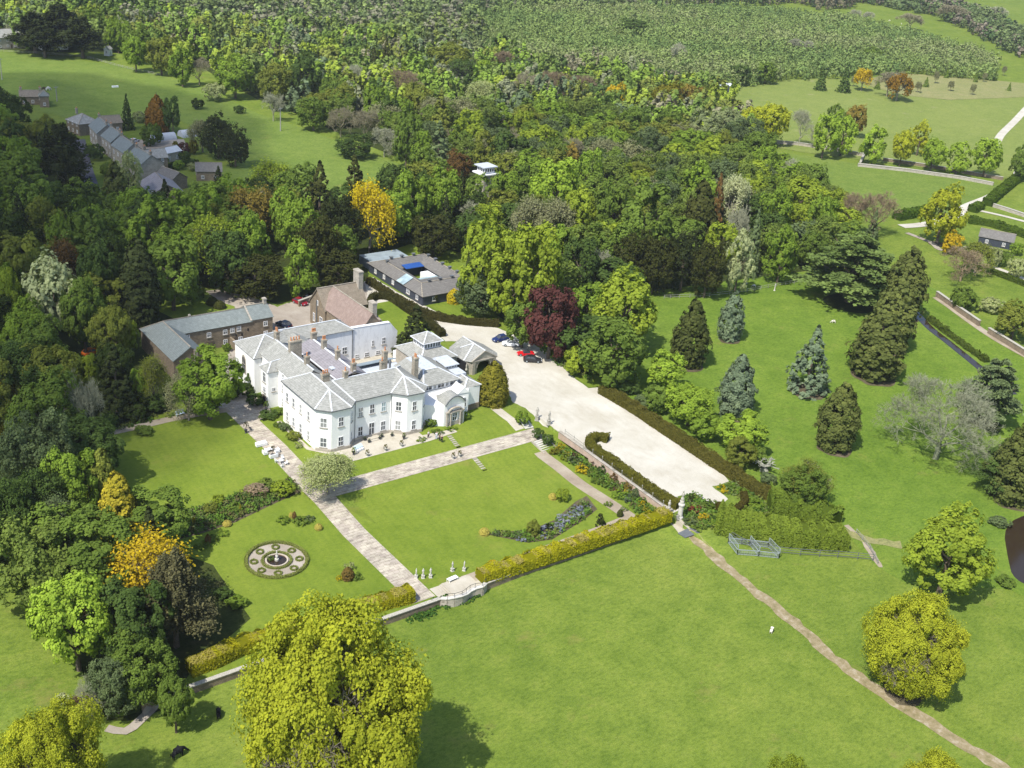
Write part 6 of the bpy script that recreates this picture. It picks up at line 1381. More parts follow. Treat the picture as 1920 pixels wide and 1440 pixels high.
BUSH = [('X', 978, 795, 30, 2.6, 'bg', 'round bright green bush beside the curving steps'), ('X', 1008, 822, 22, 2.2, 'dg', 'dark clipped bush at the head of the east steps, left one'), ('X', 1026, 832, 24, 2.2, 'dg', 'dark clipped bush at the head of the east steps, right one'),
 ('R', 1040, 850, 26, 1.0, 'gol2', 'yellow-green shrub just below the east steps'), ('R', 1052, 842, 14, 1.4, 'yel', 'bright yellow bush against the brick wall top end'), ('R', 1060, 862, 22, 1.2, 'yg', 'yellow-leaved bush second along the brick wall border'),
 ('R', 1078, 868, 28, 1.3, 'grgn', 'grey-green bush in the brick wall border'), ('R', 1092, 886, 28, 1.4, 'yel', 'large yellow flowering shrub in the brick wall border'), ('R', 1110, 892, 26, 1.2, 'mg', 'green bush right of the yellow flowering shrub'), ('R', 1128, 888, 20, 1.6, 'dg', 'dark green climber hump on the brick wall'),
 ('R', 1120, 905, 30, 1.2, 'mg', 'low green planting beside the earth path'), ('R', 1142, 913, 26, 1.3, 'mg', 'mid-green bush in the lower brick wall border'), ('R', 1152, 900, 18, 1.6, 'rust', 'reddish shrub on the brick wall'), ('R', 1160, 932, 34, 1.2, 'bg', 'bright green bush in the lower brick wall border'),
 ('R', 1176, 940, 20, 1.3, 'blue', 'silvery blue bush beside the earth path'), ('X', 1190, 936, 14, 2.2, 'grgn', 'upright dark grey-green bush against the brick wall'), ('R', 1175, 920, 20, 1.8, 'bronze', 'bronze shrub growing over the brick wall'), ('R', 1203, 955, 30, 1.1, 'mg', 'green bush with a yellow clump near the golden hedge end'), ('R', 1204, 950, 12, 1.3, 'yel', 'yellow clump behind the golden hedge end'),
 ('R', 1140, 948, 18, .8, 'bg', 'low bright green plant on the left side of the earth path'), ('R', 1170, 958, 14, .9, 'bg', 'small bright green cushion by the dark clipped bush'),
 ('X', 1053, 938, 30, 2.3, 'yg', 'airy yellow-green shrub at the top of the island bed'), ('X', 1000, 1000, 34, 2.2, 'olive', 'dark olive shrub in the left half of the island bed'), ('R', 1030, 992, 18, 1.0, 'con', 'small near-black bush in the island bed'), ('R', 1060, 975, 34, .8, (.25, .27, .36), 'pale blue flower drift in the island bed'),
 ('R', 1085, 965, 30, .8, (.22, .25, .32), 'second pale blue flower drift, right part of the island bed'), ('R', 1048, 988, 24, .7, (.24, .26, .34), 'low blue flowers at the front edge of the island bed'), ('R', 930, 1003, 20, .8, 'grgn', 'low grey-green mound next to the gold dome of the island bed'), ('R', 950, 1004, 20, .9, 'mg', 'low green mound second in the island bed'), ('R', 970, 1008, 22, .9, 'grgn', 'grey-green mound third in the island bed'), ('R', 985, 1012, 22, .8, 'mg', 'front green mound of the island bed'),
 ('R', 1100, 1003, 24, .5, 'yel', 'bright yellow flower strip beside the stacked topiary'), ('R', 1086, 1008, 18, .45, 'yel', 'narrow yellow flower patch left of the yellow strip'), ('R', 924, 1060, 26, .8, 'gold', 'orange-leaved bush behind the near end of the golden hedge'),
 ('R', 1425, 905, 0, 0, 0, 0), ('R', 1355, 920, 26, .8, 'yel', 'bright yellow flowers in the bed at the court corner'), ('R', 1370, 915, 20, .9, 'mg', 'green bush behind the bright yellow court-corner flowers'), ('R', 1390, 925, 26, .9, 'bg', 'green bush in the bed between court corner and long hedge'), ('R', 1408, 938, 30, .9, 'bg', 'bright green bush near the end of the long drive hedge'), ('R', 1385, 908, 12, .9, 'rust', 'reddish small bush in the court-corner bed'),
 ('R', 1295, 940, 14, 1.3, 'yew', 'small dark bush right behind the gate pillar'), ('R', 1302, 958, 28, .9, (.20, .06, .04), 'red-leaved shrub right of the gate pillar'), ('R', 1318, 972, 24, .9, 'gold', 'orange-yellow shrub below the red-leaved one'), ('R', 1285, 950, 22, .8, 'bg', 'green bush between pillar and red-leaved shrub'), ('R', 1330, 950, 34, 1.1, 'mg', 'green bush right of the red-leaved shrub'), ('R', 1292, 980, 30, .7, 'grgn', 'low grey-green plants right of the cattle grid'), ('R', 1340, 985, 34, .9, 'bg', 'green bush above the wire pens'), ('R', 1310, 992, 30, .6, 'mg', 'low green plants between cattle grid and pens'), ('R', 1420, 950, 36, 1.0, 'bg', 'green bush in front of the shorter laurel block'),
 ('R', 820, 812, 26, .7, 'mg', 'low green planting at the foot of the entrance front'), ('X', 808, 798, 24, 1.6, 'mg', 'green shrub against the curved white wall'), ('R', 846, 806, 24, .6, 'bg', 'low green plants in front of the stone doorcase'), ('X', 874, 786, 18, 1.6, 'bg', 'bright green shrub right of the stone doorcase'), ('R', 790, 826, 22, .5, 'bg', 'low green plants at the foot of the south-east bay'),
 ('X', 503, 782, 40, 1.2, 'dg', 'dark green shrub beside the tower porch'), ('X', 524, 776, 26, 1.2, 'mg', 'green shrub between tower porch and west front'), ('R', 520, 800, 20, 1.0, 'mg', 'low green plants along the west front, far end'), ('X', 533, 806, 26, 1.4, 'grgn', 'grey-green shrub along the west front'), ('X', 548, 824, 28, 1.5, 'olive', 'olive shrub along the west front'), ('R', 560, 838, 20, .9, 'pale', 'pale plant at the near end of the west front border'),
 ('X', 455, 740, 50, 2.2, 'dk', 'dark evergreen shrub at the foot of the chapel wall'), ('X', 478, 725, 40, 3.6, 'dg', 'ivy climbing the corner of the chapel wall'), ('X', 480, 758, 40, 2.0, 'dg', 'dark shrub left of the tower porch'), ('X', 430, 745, 40, 2.4, 'dk', 'dark shrub under the big chapel tree'),
 ('X', 424, 658, 18, 1.8, 'mg', 'green bush against the slate range yard wall'), ('X', 368, 560, 34, 2.6, 'mg', 'rounded green bush at the back of the small rear lawn'), ('G', 398, 572, 22, 2.2, 'yew', 'brown clipped dome beside the rear lawn, left one'), ('G', 412, 578, 22, 2.0, 'yew', 'brown clipped dome beside the rear lawn, right one'), ('X', 335, 552, 34, 2.2, 'dg', 'dark green bush at the back of the rear lawn'), ('X', 310, 560, 26, 2.0, 'dg', 'dark bush beside the black cypress'),
 ('X', 530, 928, 44, 2.6, 'yg', 'yellow-green rounded shrub beside the long path at the end of the border'), ('X', 480, 925, 44, 1.6, (.26, .20, .16), 'dusky pink shrub near the path end of the border'), ('X', 497, 915, 32, 1.6, 'ftr', 'airy light green shrub behind the dusky pink one'), ('X', 440, 960, 30, 1.5, 'mg', 'green shrub in the middle of the long border'), ('X', 395, 962, 30, 1.8, 'olive', 'olive shrub in the left half of the long border'), ('X', 410, 945, 26, 1.6, 'yg', 'yellow-green shrub at the back of the long border'),
 ('X', 330, 990, 26, 1.6, 'dg', 'dark shrub at the left end of the long border'), ('R', 363, 985, 8, 1.6, 'yel', 'upright yellow flower clump in the left of the long border'), ('R', 450, 962, 8, 1.6, 'yel', 'upright yellow flower clump in the right of the long border'), ('R', 344, 985, 20, .7, (.20, .24, .40), 'blue flowers in the long border'),
 ('R', 565, 980, 34, .9, 'mg', 'green planting on the upper right rim of the round lawn'), ('R', 580, 975, 24, .7, 'grgn', 'grey-green planting near the gold dome on the round lawn'), ('R', 530, 978, 30, .7, 'bg', 'bright green low planting at the top of the round lawn'), ('R', 400, 1012, 26, .6, 'mg', 'green planting right of the brown clipped cone'), ('R', 380, 1026, 30, .7, 'mg', 'green planting left of the brown clipped cone'), ('R', 418, 1002, 26, .5, 'bg', 'bright green strip planting running up from the brown clipped cone'),
 ('R', 655, 1068, 20, 1.3, 'pale', 'pale green plant behind the large brown cone'), ('R', 670, 1085, 24, .9, 'mg', 'green plants right of the large brown cone'), ('R', 636, 1088, 14, .8, 'yel', 'yellow flowers left of the large brown cone'), ('X', 445, 1135, 40, 1.4, 'bg', 'green bush between dark pine and huge oak'), ('X', 420, 1120, 34, 1.5, 'dg', 'dark bush beside the shaded lawn under the pine'),
 ('X', 1440, 905, 34, 2.0, 'grgn', 'dull twiggy bush beyond the end of the drive hedge'), ('X', 1415, 868, 50, 3.2, 'mg', 'green bush at the lower end of the yellow-green shrub row'), ('X', 1180, 735, 44, 2.5, 'dg', 'dark green bush behind the top of the drive hedge'), ('X', 1210, 762, 40, 2.4, 'grgn', 'grey-green bush behind the drive hedge'),
 ('X', 280, 1300, 60, 3.0, 'mg', 'green bush above the gravel bend'), ('X', 235, 1310, 60, 3.2, 'grgn', 'grey bush left of the gravel bend'), ('X', 200, 1290, 50, 3.0, 'dg', 'dark bush in the lower left shrubbery'), ('X', 118, 1320, 26, 1.6, 'cream', 'small cream-flowered bush behind the corner oak'), ('X', 350, 1180, 40, 4, 'con', 'dark bush at the foot of the dark pine'),
 ('X', 270, 812, 40, 1.2, 'mg', 'low green bush on the near side of the shaded path'), ('X', 295, 770, 50, 3.0, 'dg', 'dark green shrub behind the pale garden seat'), ('X', 250, 785, 50, 3.2, 'dk', 'very dark shrub left of the pale garden seat'), ('X', 205, 800, 46, 3.0, 'dg', 'dark shrub behind the shaded path end'), ('X', 390, 765, 50, 2.2, 'dk', 'dark shrub under the big chapel tree by the shaded path'),
 ('X', 375, 228, 0, 0, 0, 0), ('X', 300, 312, 30, 3, 'mg', 'green garden shrub between cottages and metal shed'), ('X', 335, 318, 26, 3, 'bg', 'bright green garden shrub near the shed at the field corner'), ('X', 365, 320, 26, 2.6, 'pale', 'pale flowering shrub in the lower cottage garden'), ('X', 345, 300, 26, 3, 'dg', 'dark green garden shrub below the allotments'), ('X', 262, 230, 26, 4, 'pale', 'pale shrub in the garden behind the terraced row'),
 ('X', 280, 275, 22, 3, 'dg', 'dark shrub between parked white car and polytunnel'), ('X', 175, 300, 40, 5, 'dg', 'dark shrub in front of the terraced row at the road'), ('X', 205, 330, 40, 4, 'mg', 'green shrub between village road and nearest cottage'), ('X', 1885, 1096, 40, 1.2, 'mg', 'low green growth on the near pond bank'), ('X', 1872, 985, 40, 1.6, 'grgn', 'dull bushes on the far pond bank'), ('X', 372, 205, 26, 4, 'dk', 'scrubby thorn bush high in the village field'), ('X', 449, 213, 22, 3, 'dg', 'low bush on the village field slope'), ('X', 425, 150, 30, 4, 'pale', 'second cream-flowered bush on the upper field edge')]
for b in BUSH:
    if b[3] == 0: continue
    small(*b)
# loose planting nobody could count
def border(name, polypx, step, seed, cols, label, h0=.35, h1=.9):
    L_ = []; r = random.Random(seed)
    for x, y in scatter(polypx, step, seed): L_.append((x, y, step*r.uniform(.55, .95), r.uniform(h0, h1), r.choice(cols)))
    mass(name, L_, seed, label, n=60, card=.62, cat='planting')
gc = [(.10, .18, .03), (.13, .22, .04), (.08, .14, .03), (.16, .20, .07), (.14, .25, .03), (.17, .20, .05)]
sheet('flower_bed', [(322, 965), (400, 942), (470, 918), (545, 895), (566, 922), (520, 942), (440, 980), (380, 1000), (335, 1012)], 'soil', .05)
border('border_planting', [(325, 968), (400, 945), (470, 922), (545, 900), (562, 920), (520, 940), (440, 978), (380, 998), (338, 1010)], .62, 41, gc+[(.14, .13, .05), (.12, .20, .03)], 'mixed leafy planting of the long border', .5, 1.3)
border('border_planting', [(1036, 838), (1062, 842), (1120, 880), (1180, 920), (1240, 962), (1215, 972), (1195, 962), (1150, 925), (1100, 890), (1050, 858)], .85, 42, gc+[(.30, .25, .02), (.13, .09, .05)], 'mixed leafy planting at the foot of the brick wall', .4, 1.2)
sheet('flower_bed', [(912, 1002), (990, 1018), (1035, 1012), (1095, 975), (1120, 955), (1100, 930), (1080, 940), (1040, 975), (1000, 992)], 'soil', .05)
border('border_planting', [(915, 1002), (990, 1017), (1035, 1010), (1092, 975), (1110, 958), (1096, 940), (1078, 952), (1040, 980), (1000, 995)], .8, 43, gc+[(.2, .22, .28)], 'mixed low planting of the island bed')
border('border_planting', [(1275, 935), (1300, 926), (1345, 950), (1365, 965), (1440, 950), (1440, 975), (1350, 990), (1320, 995), (1285, 975)], .9, 44, gc+[(.12, .2, .03)], 'loose green planting south of the gravel court')
border('border_planting', [(1345, 916), (1375, 905), (1440, 945), (1400, 940), (1370, 930)], .8, 45, gc, 'loose green planting between court corner and long hedge')
border('nettle_bank', [(762, 1145), (830, 1118), (900, 1112), (905, 1122), (840, 1140), (800, 1160), (765, 1168)], .7, 46, [(.05, .11, .02), (.06, .13, .025)], 'rough green growth at the foot of the south wall', .2, .5)
border('ground_cover', [(180, 812), (260, 792), (330, 775), (400, 764), (400, 772), (330, 780), (260, 796), (185, 818)], 1.0, 47, gc, 'low green edging plants along the shaded path')
border('woodland_edge', [(1010, 655), (1040, 680), (1080, 702), (1110, 715), (1120, 700), (1080, 675), (1040, 650)], 1.2, 48, gc, 'low undergrowth below the copper beech')
# loose grass tussocks on the meadow
# bare soil under the specimen trees
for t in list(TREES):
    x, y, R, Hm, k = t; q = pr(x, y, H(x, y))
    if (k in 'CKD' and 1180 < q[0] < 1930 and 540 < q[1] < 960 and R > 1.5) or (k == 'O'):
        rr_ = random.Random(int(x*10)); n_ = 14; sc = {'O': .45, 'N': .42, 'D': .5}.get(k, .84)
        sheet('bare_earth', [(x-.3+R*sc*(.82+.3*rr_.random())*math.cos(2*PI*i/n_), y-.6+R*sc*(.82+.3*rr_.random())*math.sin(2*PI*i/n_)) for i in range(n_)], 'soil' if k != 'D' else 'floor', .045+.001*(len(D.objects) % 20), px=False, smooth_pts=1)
ribbon('worn_path', [(1585, 985), (1612, 1008), (1634, 1036), (1652, 1064)], 1.1, 'earth', .05, jit=.25); ribbon('worn_path', [(1508, 950), (1560, 985), (1620, 1010), (1690, 1022)], 2.0, 'rough', .068, jit=.5, seed=4)
# ================================================================ garden walls, steps and gate
def wall(name, pts, z0, z1, th, mat, cop, label, cw=.12, ch=.12, cat='wall'):
    x0, y0 = pts[0]; o = empty(name, (x0, y0, H(x0, y0)), 0, label, cat); b = MB(); c = MB()
    for i, (p, q) in enumerate(zip(pts[:-1], pts[1:])):
        za, zb = (z1[i], z1[i+1]) if isinstance(z1, (list, tuple)) else (z1, z1); d = Vector((q[0]-p[0], q[1]-p[1], 0)).normalized(); n_ = Vector((-d.y, d.x, 0))*th/2; g = z0[i] if isinstance(z0, (list, tuple)) else z0
        A = [(p[0]-n_.x, p[1]-n_.y), (q[0]-n_.x, q[1]-n_.y), (q[0]+n_.x, q[1]+n_.y), (p[0]+n_.x, p[1]+n_.y)]
        b.prism(A, g, [za, zb, zb, za]); n2 = n_*(1+cw*2/th)
        A2 = [(p[0]-n2.x, p[1]-n2.y), (q[0]-n2.x, q[1]-n2.y), (q[0]+n2.x, q[1]+n2.y), (p[0]+n2.x, p[1]+n2.y)]; c.prism(A2, [za+.002, zb+.002, zb+.002, za+.002], [za+ch, zb+ch, zb+ch, za+ch], bot=True)
    wb(b, 'wall_body', mat, o); wb(c, 'coping', cop, o); return o
wall('garden_wall', [(40, 126.2), (70, 126.2), (88.5, 126.1)], -.2, 1.25, .5, 'stone', 'statue_dark', 'low stone retaining wall under the golden hedge beneath the huge oak')
wall('garden_wall', [(97.0, 125.9), (106, 126.2), (120, 126.1), (139.3, 126.3)], -.2, 1.3, .5, 'stone', 'statue_dark', 'long stone retaining wall below the golden hedge, facing the meadow')
cv = [(88.5, 126.0), (89.2, 125.2), (90.2, 124.7), (91.6, 124.6), (92.6, 124.9), (93.6, 125.3), (94.6, 125.3), (95.8, 124.9), (97.0, 125.7)]
wall('terrace_wall', cv, -.2, [1.3, 1.5, 1.7, 1.6, 1.35, 1.35, 1.5, 1.75, 1.45], .5, 'stone_pale', 'statue', 'curving stone parapet with iron rail at the foot of the long path')
ft = MB(); ft.prism([(88.5, 126), (89.2, 125.3), (90.2, 124.8), (91.6, 124.7), (92.6, 125), (93.6, 125.4), (94.6, 125.4), (95.8, 125), (97, 126), (97, 129.4), (88.5, 129.4)], .2, 1.04); tf = empty('stone_terrace', (92.5, 127, 1.0), 0, 'small paved overlook with shallow steps at the foot of the long path', 'terrace'); wb(ft, 'paving', 'pavers', tf)
sb = MB()
for i, x in enumerate((89.6, 90.0, 90.4)): sb.box(x, 125.6, 1.03, 93.6+(.0), 129.2, 1.12+i*.0) if i == 0 else None
for i in range(3): sb.box(90.0+i*.35, 125.5, 1.03, 96.2-i*.35, 129.3, 1.13+i*.12)
wb(sb, 'steps', 'pavers', tf)
rl = MB()
for p, q in zip(cv[1:-1], cv[2:]): rl.bar((*p, 2.45), (*q, 2.45), .05)
for p in cv[1:]: rl.cone((*p, 1.4), (*p, 2.5), .035, .035, 5)
ir = empty('iron_railing', (cv[4][0], cv[4][1], 1.4), 0, 'thin iron railing standing on the curved parapet', 'railing'); wb(rl, 'rails', 'iron', ir)
bw = wall('garden_wall', [(138.9, 159.6), (139.0, 150), (139.1, 140), (139.2, 128.2)], [1.8, .9, .9, .9], [3.35, 3.0, 2.6, 2.15], .45, 'brick', 'stone_pale', 'brick-faced retaining wall between the garden path and the gravel drive')
r2 = MB(); yy = [158+(128.6-158)*i/10 for i in range(11)]; tops = []
for i, y in enumerate(yy): tops.append(3.42-(159.6-y)*.0395)
rr = empty('iron_railing', (139, 143, 2.8), 0, 'thin iron railing with finialed posts on top of the brick wall', 'railing'); pm = MB()
for y, z in zip(yy, tops): pm.cone((139, y, z-.1), (139, y, z+1.0), .06, .04, 6); pm.lathe(139, y, [(.02, z+1.0), (.1, z+1.12), (.02, z+1.3)], 6)
for a, b, c, d in zip(yy[:-1], yy[1:], tops[:-1], tops[1:]): r2.bar((139, a, c+.85), (139, b, d+.85), .04); r2.bar((139, a, c+.4), (139, b, d+.4), .03)
wb(pm, 'posts', 'statue_dark', rr); wb(r2, 'rails', 'iron', rr)
def steps(label, c, rz, w_, n, tread, rise, z0, mat='statue', name='steps', side=True):
    o = empty(name, (c[0], c[1], z0), rz, label, 'steps'); b = MB()
    for i in range(n): b.box(-w_/2, -i*tread-tread, -.9, w_/2, -i*tread, -rise*i)
    b.build('treads', mat, o)
    if side:
        s = MB()
        for sx in (-1, 1): s.add([(sx*(w_/2+.02), 0, -.9), (sx*(w_/2+.02), -n*tread-.2, -.9-rise*n*.3), (sx*(w_/2+.02), -n*tread-.2, -rise*n+.25), (sx*(w_/2+.02), 0, .3), (sx*(w_/2+.3), 0, -.9), (sx*(w_/2+.3), -n*tread-.2, -.9-rise*n*.3), (sx*(w_/2+.3), -n*tread-.2, -rise*n+.25), (sx*(w_/2+.3), 0, .3)], [(0, 1, 2, 3), (7, 6, 5, 4), (3, 2, 6, 7), (1, 5, 6, 2)])
        s.build('side_wall', 'stone_pale', o)
    return o
steps('narrow stone steps down the upper grass bank to the cross path', (118.2, 169.0), 0, 1.0, 7, .52, .15, 3.05, 'stone_pale', side=False)
steps('narrow stone steps down the lower grass bank from the cross path', (118.6, 160.6), 0, 1.0, 7, .55, .15, 2.05, 'stone_pale', side=False)
steps('broad stone steps at the east end of the cross path', (134.4, 160.6), .12, 3.4, 7, .5, .15, 2.07, 'statue')
steps('pale curving garden steps climbing beside the round bush', (136.0, 168.6), -.1, 2.0, 6, .55, .16, 3.06, 'statue', side=False)
gt_ = empty('gate_pillar', at(1274, 972), 0, 'tall round stone gate pillar with a figure on top', 'gate pillar')
MB().lathe(0, 0, [(.62, -.1), (.62, .4), (.46, .5), (.42, 2.7), (.6, 2.85), (.6, 3.1), (.4, 3.2), (.4, 3.8)], 14).build('column', 'statue', gt_)
MB().lathe(0, 0, [(.3, 3.8), (.32, 4.2), (.2, 4.6), (.3, 5.0), (.24, 5.35), (.12, 5.45), (.16, 5.62), (.14, 5.8), (.05, 5.9)], 9).build('figure', 'statue_dark', gt_)
g2 = empty('gate_pillar', at(1252, 967), 0, 'lower stone gate pier with a weathered figure, at the end of the brick wall', 'gate pillar')
MB().box(-.4, -.4, -.1, .4, .4, 1.3).box(-.5, -.5, 1.3, .5, .5, 1.5).build('pier', 'stone_pale', g2); MB().lathe(0, 0, [(.3, 1.5), (.33, 1.8), (.2, 2.2), (.3, 2.6), (.22, 2.9), (.12, 3.0), (.17, 3.2), (.05, 3.4)], 9).build('figure', 'statue_dark', g2)
a, b = at(1255, 972), at(1272, 980); ig = empty('iron_gate', a, 0, 'black iron gate between the two gate pillars', 'gate'); m = MB()
for i in range(9): t = i/8; x, y = a[0]+(b[0]-a[0])*t, a[1]+(b[1]-a[1])*t; m.cone((x, y, a[2]), (x, y, a[2]+1.3), .03, .03, 4)
for z in (.15, .75, 1.25): m.bar((a[0], a[1], a[2]+z), (b[0], b[1], a[2]+z), .05)
wb(m, 'bars', 'iron', ig)
# cattle grid
sheet('apron', [(1258, 982), (1278, 975), (1296, 992), (1275, 1003)], 'pavers', .05)
c0, c1, c2, c3 = at(1271, 1001), at(1294, 990), at(1312, 999), at(1284, 1009); cg = empty('cattle_grid', ((c0[0]+c2[0])/2, (c0[1]+c2[1])/2, c0[2]), 0, 'grey steel cattle grid where the track meets the gateway', 'cattle grid'); m = MB()
for i in range(14):
    t = i/13; p = [c0[k]+(c3[k]-c0[k])*t for k in range(3)]; q = [c1[k]+(c2[k]-c1[k])*t for k in range(3)]; m.bar((p[0], p[1], p[2]+.09), (q[0], q[1], q[2]+.09), .12, .1)
wb(m, 'bars', 'gutter', cg); m = MB(); m.add([(c[0], c[1], c[2]+.05) for c in (c0, c1, c2, c3)], [(0, 1, 2, 3)]); wb(m, 'pit', 'asphalt', cg)
# walled garden wall on the right, field walls
def pxwall(pts, ht, th, mat, label, name='field_wall', cop='statue_dark'):
    P = [at(*p) for p in pts]; return wall(name, [(p[0], p[1]) for p in P], [p[2]-.3 for p in P], [p[2]+ht for p in P], th, mat, cop, label)
pxwall([(1755, 556), (1800, 588), (1835, 612)], 1.6, .6, 'stone', 'stone wall of the walled garden, upper stretch', 'garden_wall'); pxwall([(1852, 625), (1890, 648), (1935, 676)], 1.6, .6, 'stone', 'stone wall of the walled garden, lower stretch', 'garden_wall')
pxwall([(1435, 268), (1490, 272), (1560, 282), (1620, 294)], 1.3, .6, 'stone_pale', 'pale field wall under the field-edge row of trees'); pxwall([(1620, 292), (1612, 310)], 1.3, .6, 'stone_pale', 'short field wall joining the two long ones')
pxwall([(1608, 312), (1700, 322), (1800, 336), (1862, 348)], 1.2, 1.0, 'stone_pale', 'long pale wall crossing the field on the right'); pxwall([(1655, 302), (1740, 314), (1880, 338)], 1.3, .6, 'stone', 'shaded wall under the right half of the field-edge row')
pxwall([(1862, 388), (1900, 400), (1935, 412)], 1.2, .8, 'stone_pale', 'pale garden wall right of the track fork'); pxwall([(560, 575), (600, 560)], 1.5, .4, 'stone', 'low dark wall behind the parked red car')
# ================================================================ fences and pens
def fence(pts, label, ht=1.1, step=2.6, rails=2, mat='wood_grey', px=True, th=.09, group=None):
    P = spline([at(*p) for p in pts] if px else pts, step); o = empty('fence', (P[0][0], P[0][1], H(*P[0])), 0, label, 'fence', group); m = MB(); r = MB()
    for p in P: m.box(p[0]-th/2, p[1]-th/2, H(*p)-.1, p[0]+th/2, p[1]+th/2, H(*p)+ht)
    for a, b in zip(P[:-1], P[1:]):
        for k in range(rails): z = ht*(k+.8)/rails; r.bar((a[0], a[1], H(*a)+z), (b[0], b[1], H(*b)+z), .04, .09)
    wb(m, 'posts', mat, o); wb(r, 'rails', mat, o); return o
fence([(1245, 560), (1330, 556), (1400, 548), (1440, 540), (1500, 530)], 'thin post fence along the upper edge of the park lawn')
fence([(160, 108), (230, 127), (300, 142)], 'post and rail fence at the top right of the village field'); fence([(0, 97), (80, 102), (160, 108)], 'post and rail fence below the black pines')
fence([(1605, 1000), (1630, 1030), (1645, 1058)], 'weathered fence running down from the laurel block', 1.0)
fence([(1370, 1010), (1420, 1032), (1500, 1042), (1570, 1046), (1636, 1052)], 'green wire fence in front of the laurel block', 1.5, 3, 3, 'gutter')
pn = empty('wire_pen', at(1415, 1035), 0, 'open pale blue-grey wire pens with three angled panels on the meadow', 'pen')
c = [at(1365, 1018), at(1382, 1040), at(1405, 1022), at(1422, 1043), at(1440, 1026), at(1460, 1047)]; m = MB(); g = MB()
def panel(a, b, ht=2.0):
    for p in (a, b): m.box(p[0]-.05, p[1]-.05, p[2], p[0]+.05, p[1]+.05, p[2]+ht)
    for z in (.1, 1.0, ht): m.bar((a[0], a[1], a[2]+z), (b[0], b[1], b[2]+z), .06)
    for i in range(1, 9): t = i/9; g.bar((a[0]+(b[0]-a[0])*t, a[1]+(b[1]-a[1])*t, a[2]), (a[0]+(b[0]-a[0])*t, a[1]+(b[1]-a[1])*t, a[2]+ht), .02)
    for i in range(1, 7): g.bar((a[0], a[1], a[2]+ht*i/7), (b[0], b[1], b[2]+ht*i/7), .02)
for a, b in ((0, 1), (2, 3), (4, 5)): panel(c[a], c[b])
panel(c[1], c[3], 1.1); panel(c[3], c[5], 1.1); panel(c[0], c[2], 1.1); panel(c[2], c[4], 1.1)
wb(m, 'frame', 'steel', pn); wb(g, 'mesh', 'steel', pn)
# ================================================================ statues, pots, furniture
def statue(px, py, label, sc=1.0, mat='statue', ped=.7, group=None, name='statue'):
    x, y, z = at(px, py); o = empty(name, (x, y, z), rnd.uniform(0, 6), label, 'statue', group)
    MB().box(-.32*sc, -.32*sc, -.05, .32*sc, .32*sc, .12).box(-.24*sc, -.24*sc, .12, .24*sc, .24*sc, ped).box(-.3*sc, -.3*sc, ped, .3*sc, .3*sc, ped+.1).build('pedestal', mat, o)
    p = ped+.1; f = MB(); f.lathe(0, 0, [(.17*sc, p), (.2*sc, p+.15*sc), (.14*sc, p+.5*sc), (.19*sc, p+.75*sc), (.13*sc, p+.9*sc), (.2*sc, p+1.1*sc), (.18*sc, p+1.22*sc), (.06*sc, p+1.28*sc), (.10*sc, p+1.38*sc), (.09*sc, p+1.5*sc), (.03, p+1.56*sc)], 9, 1, .75)
    f.cone((.16*sc, 0, p+1.15*sc), (.27*sc, .08, p+.8*sc), .06*sc, .04*sc, 5); f.cone((-.16*sc, 0, p+1.15*sc), (-.25*sc, -.12, p+.85*sc), .06*sc, .04*sc, 5); f.build('figure', mat, o, smooth=True); return o
for px, py, l in ((780, 1084, 'white garden statue, leftmost of three by the overlook steps'), (793, 1084, 'white garden statue, middle of three by the overlook steps'), (807, 1083, 'white garden statue, rightmost of three by the overlook steps'), (848, 1071, 'white garden statue, left one of the pair above the right-hand steps'), (870, 1070, 'white garden statue, right one of the pair above the right-hand steps')): statue(px, py, l, .85, ped=.5, group='white statues round the overlook')
statue(1006, 788, 'dark lichened statue at the drive edge above the east steps, left one', 1.3, 'statue_dark', 1.0); statue(1028, 802, 'dark lichened statue at the drive edge above the east steps, right one', 1.3, 'statue_dark', 1.0)
for px, py in ((1021, 800), (1000, 793)): pass
def potball(px, py, label, potm='statue', ball='gol2', R=.38, stem=0, group=None, ped=.75):
    x, y, z = at(px, py); o = empty('potted_topiary', (x, y, z), 0, label, 'potted plant', group)
    MB().lathe(0, 0, [(.24, 0), (.22, .1), (.14, .2), (.2, .32), (.34, ped-.05), (.36, ped)], 12).build('pot', potm, o, smooth=False)
    if stem: MB().cone((0, 0, ped-.1), (0, 0, ped+stem), .04, .03, 6).build('stem', 'bark', o)
    link('foliage', KIT['Q'][0][2][0][1], o, (0, 0, ped-.12+stem), 0, PAL[ball], (R, R, R*1.9))
for px, py, l in ((688, 856, 'white urn with clipped ball, first of three along the south terrace edge'), (722, 846, 'white urn with clipped ball, second of three along the south terrace edge'), (752, 838, 'white urn with clipped ball, third of three along the south terrace edge'), (849, 861, 'white urn with clipped ball left of the lower bank steps'), (861, 857, 'white urn with clipped ball right of the lower bank steps')): potball(px, py, l, 'statue', 'gol2', .42, 0, 'white urns with clipped balls')
potball(663, 853, 'clipped ball in a dark pot at the terrace corner by the pale blue covered seat', 'iron', 'bg', .5); potball(757, 824, 'green clipped ball in a pot by the south-east bay', 'iron', 'mg', .42)
potball(461, 812, 'dark standard ball tree in a black pot, upper one on the long path', 'iron', 'yew', .5, .8, 'standard ball trees on the long path'); potball(511, 858, 'dark standard ball tree in a black pot, lower one on the long path', 'iron', 'yew', .5, .8, 'standard ball trees on the long path')
potball(499, 772, 'bright green ball tree in a dark pot beside the tower porch', 'iron', 'bg', .55, .6)
for i, (px, py) in enumerate(((684, 826), (692, 830), (712, 824), (716, 820), (735, 818))): potball(px, py, 'small dark potted plant by the garden door of the south front, %s from the left' % ordw[i], 'iron', 'grgn', .3, 0, 'potted plants by the garden door', .4)
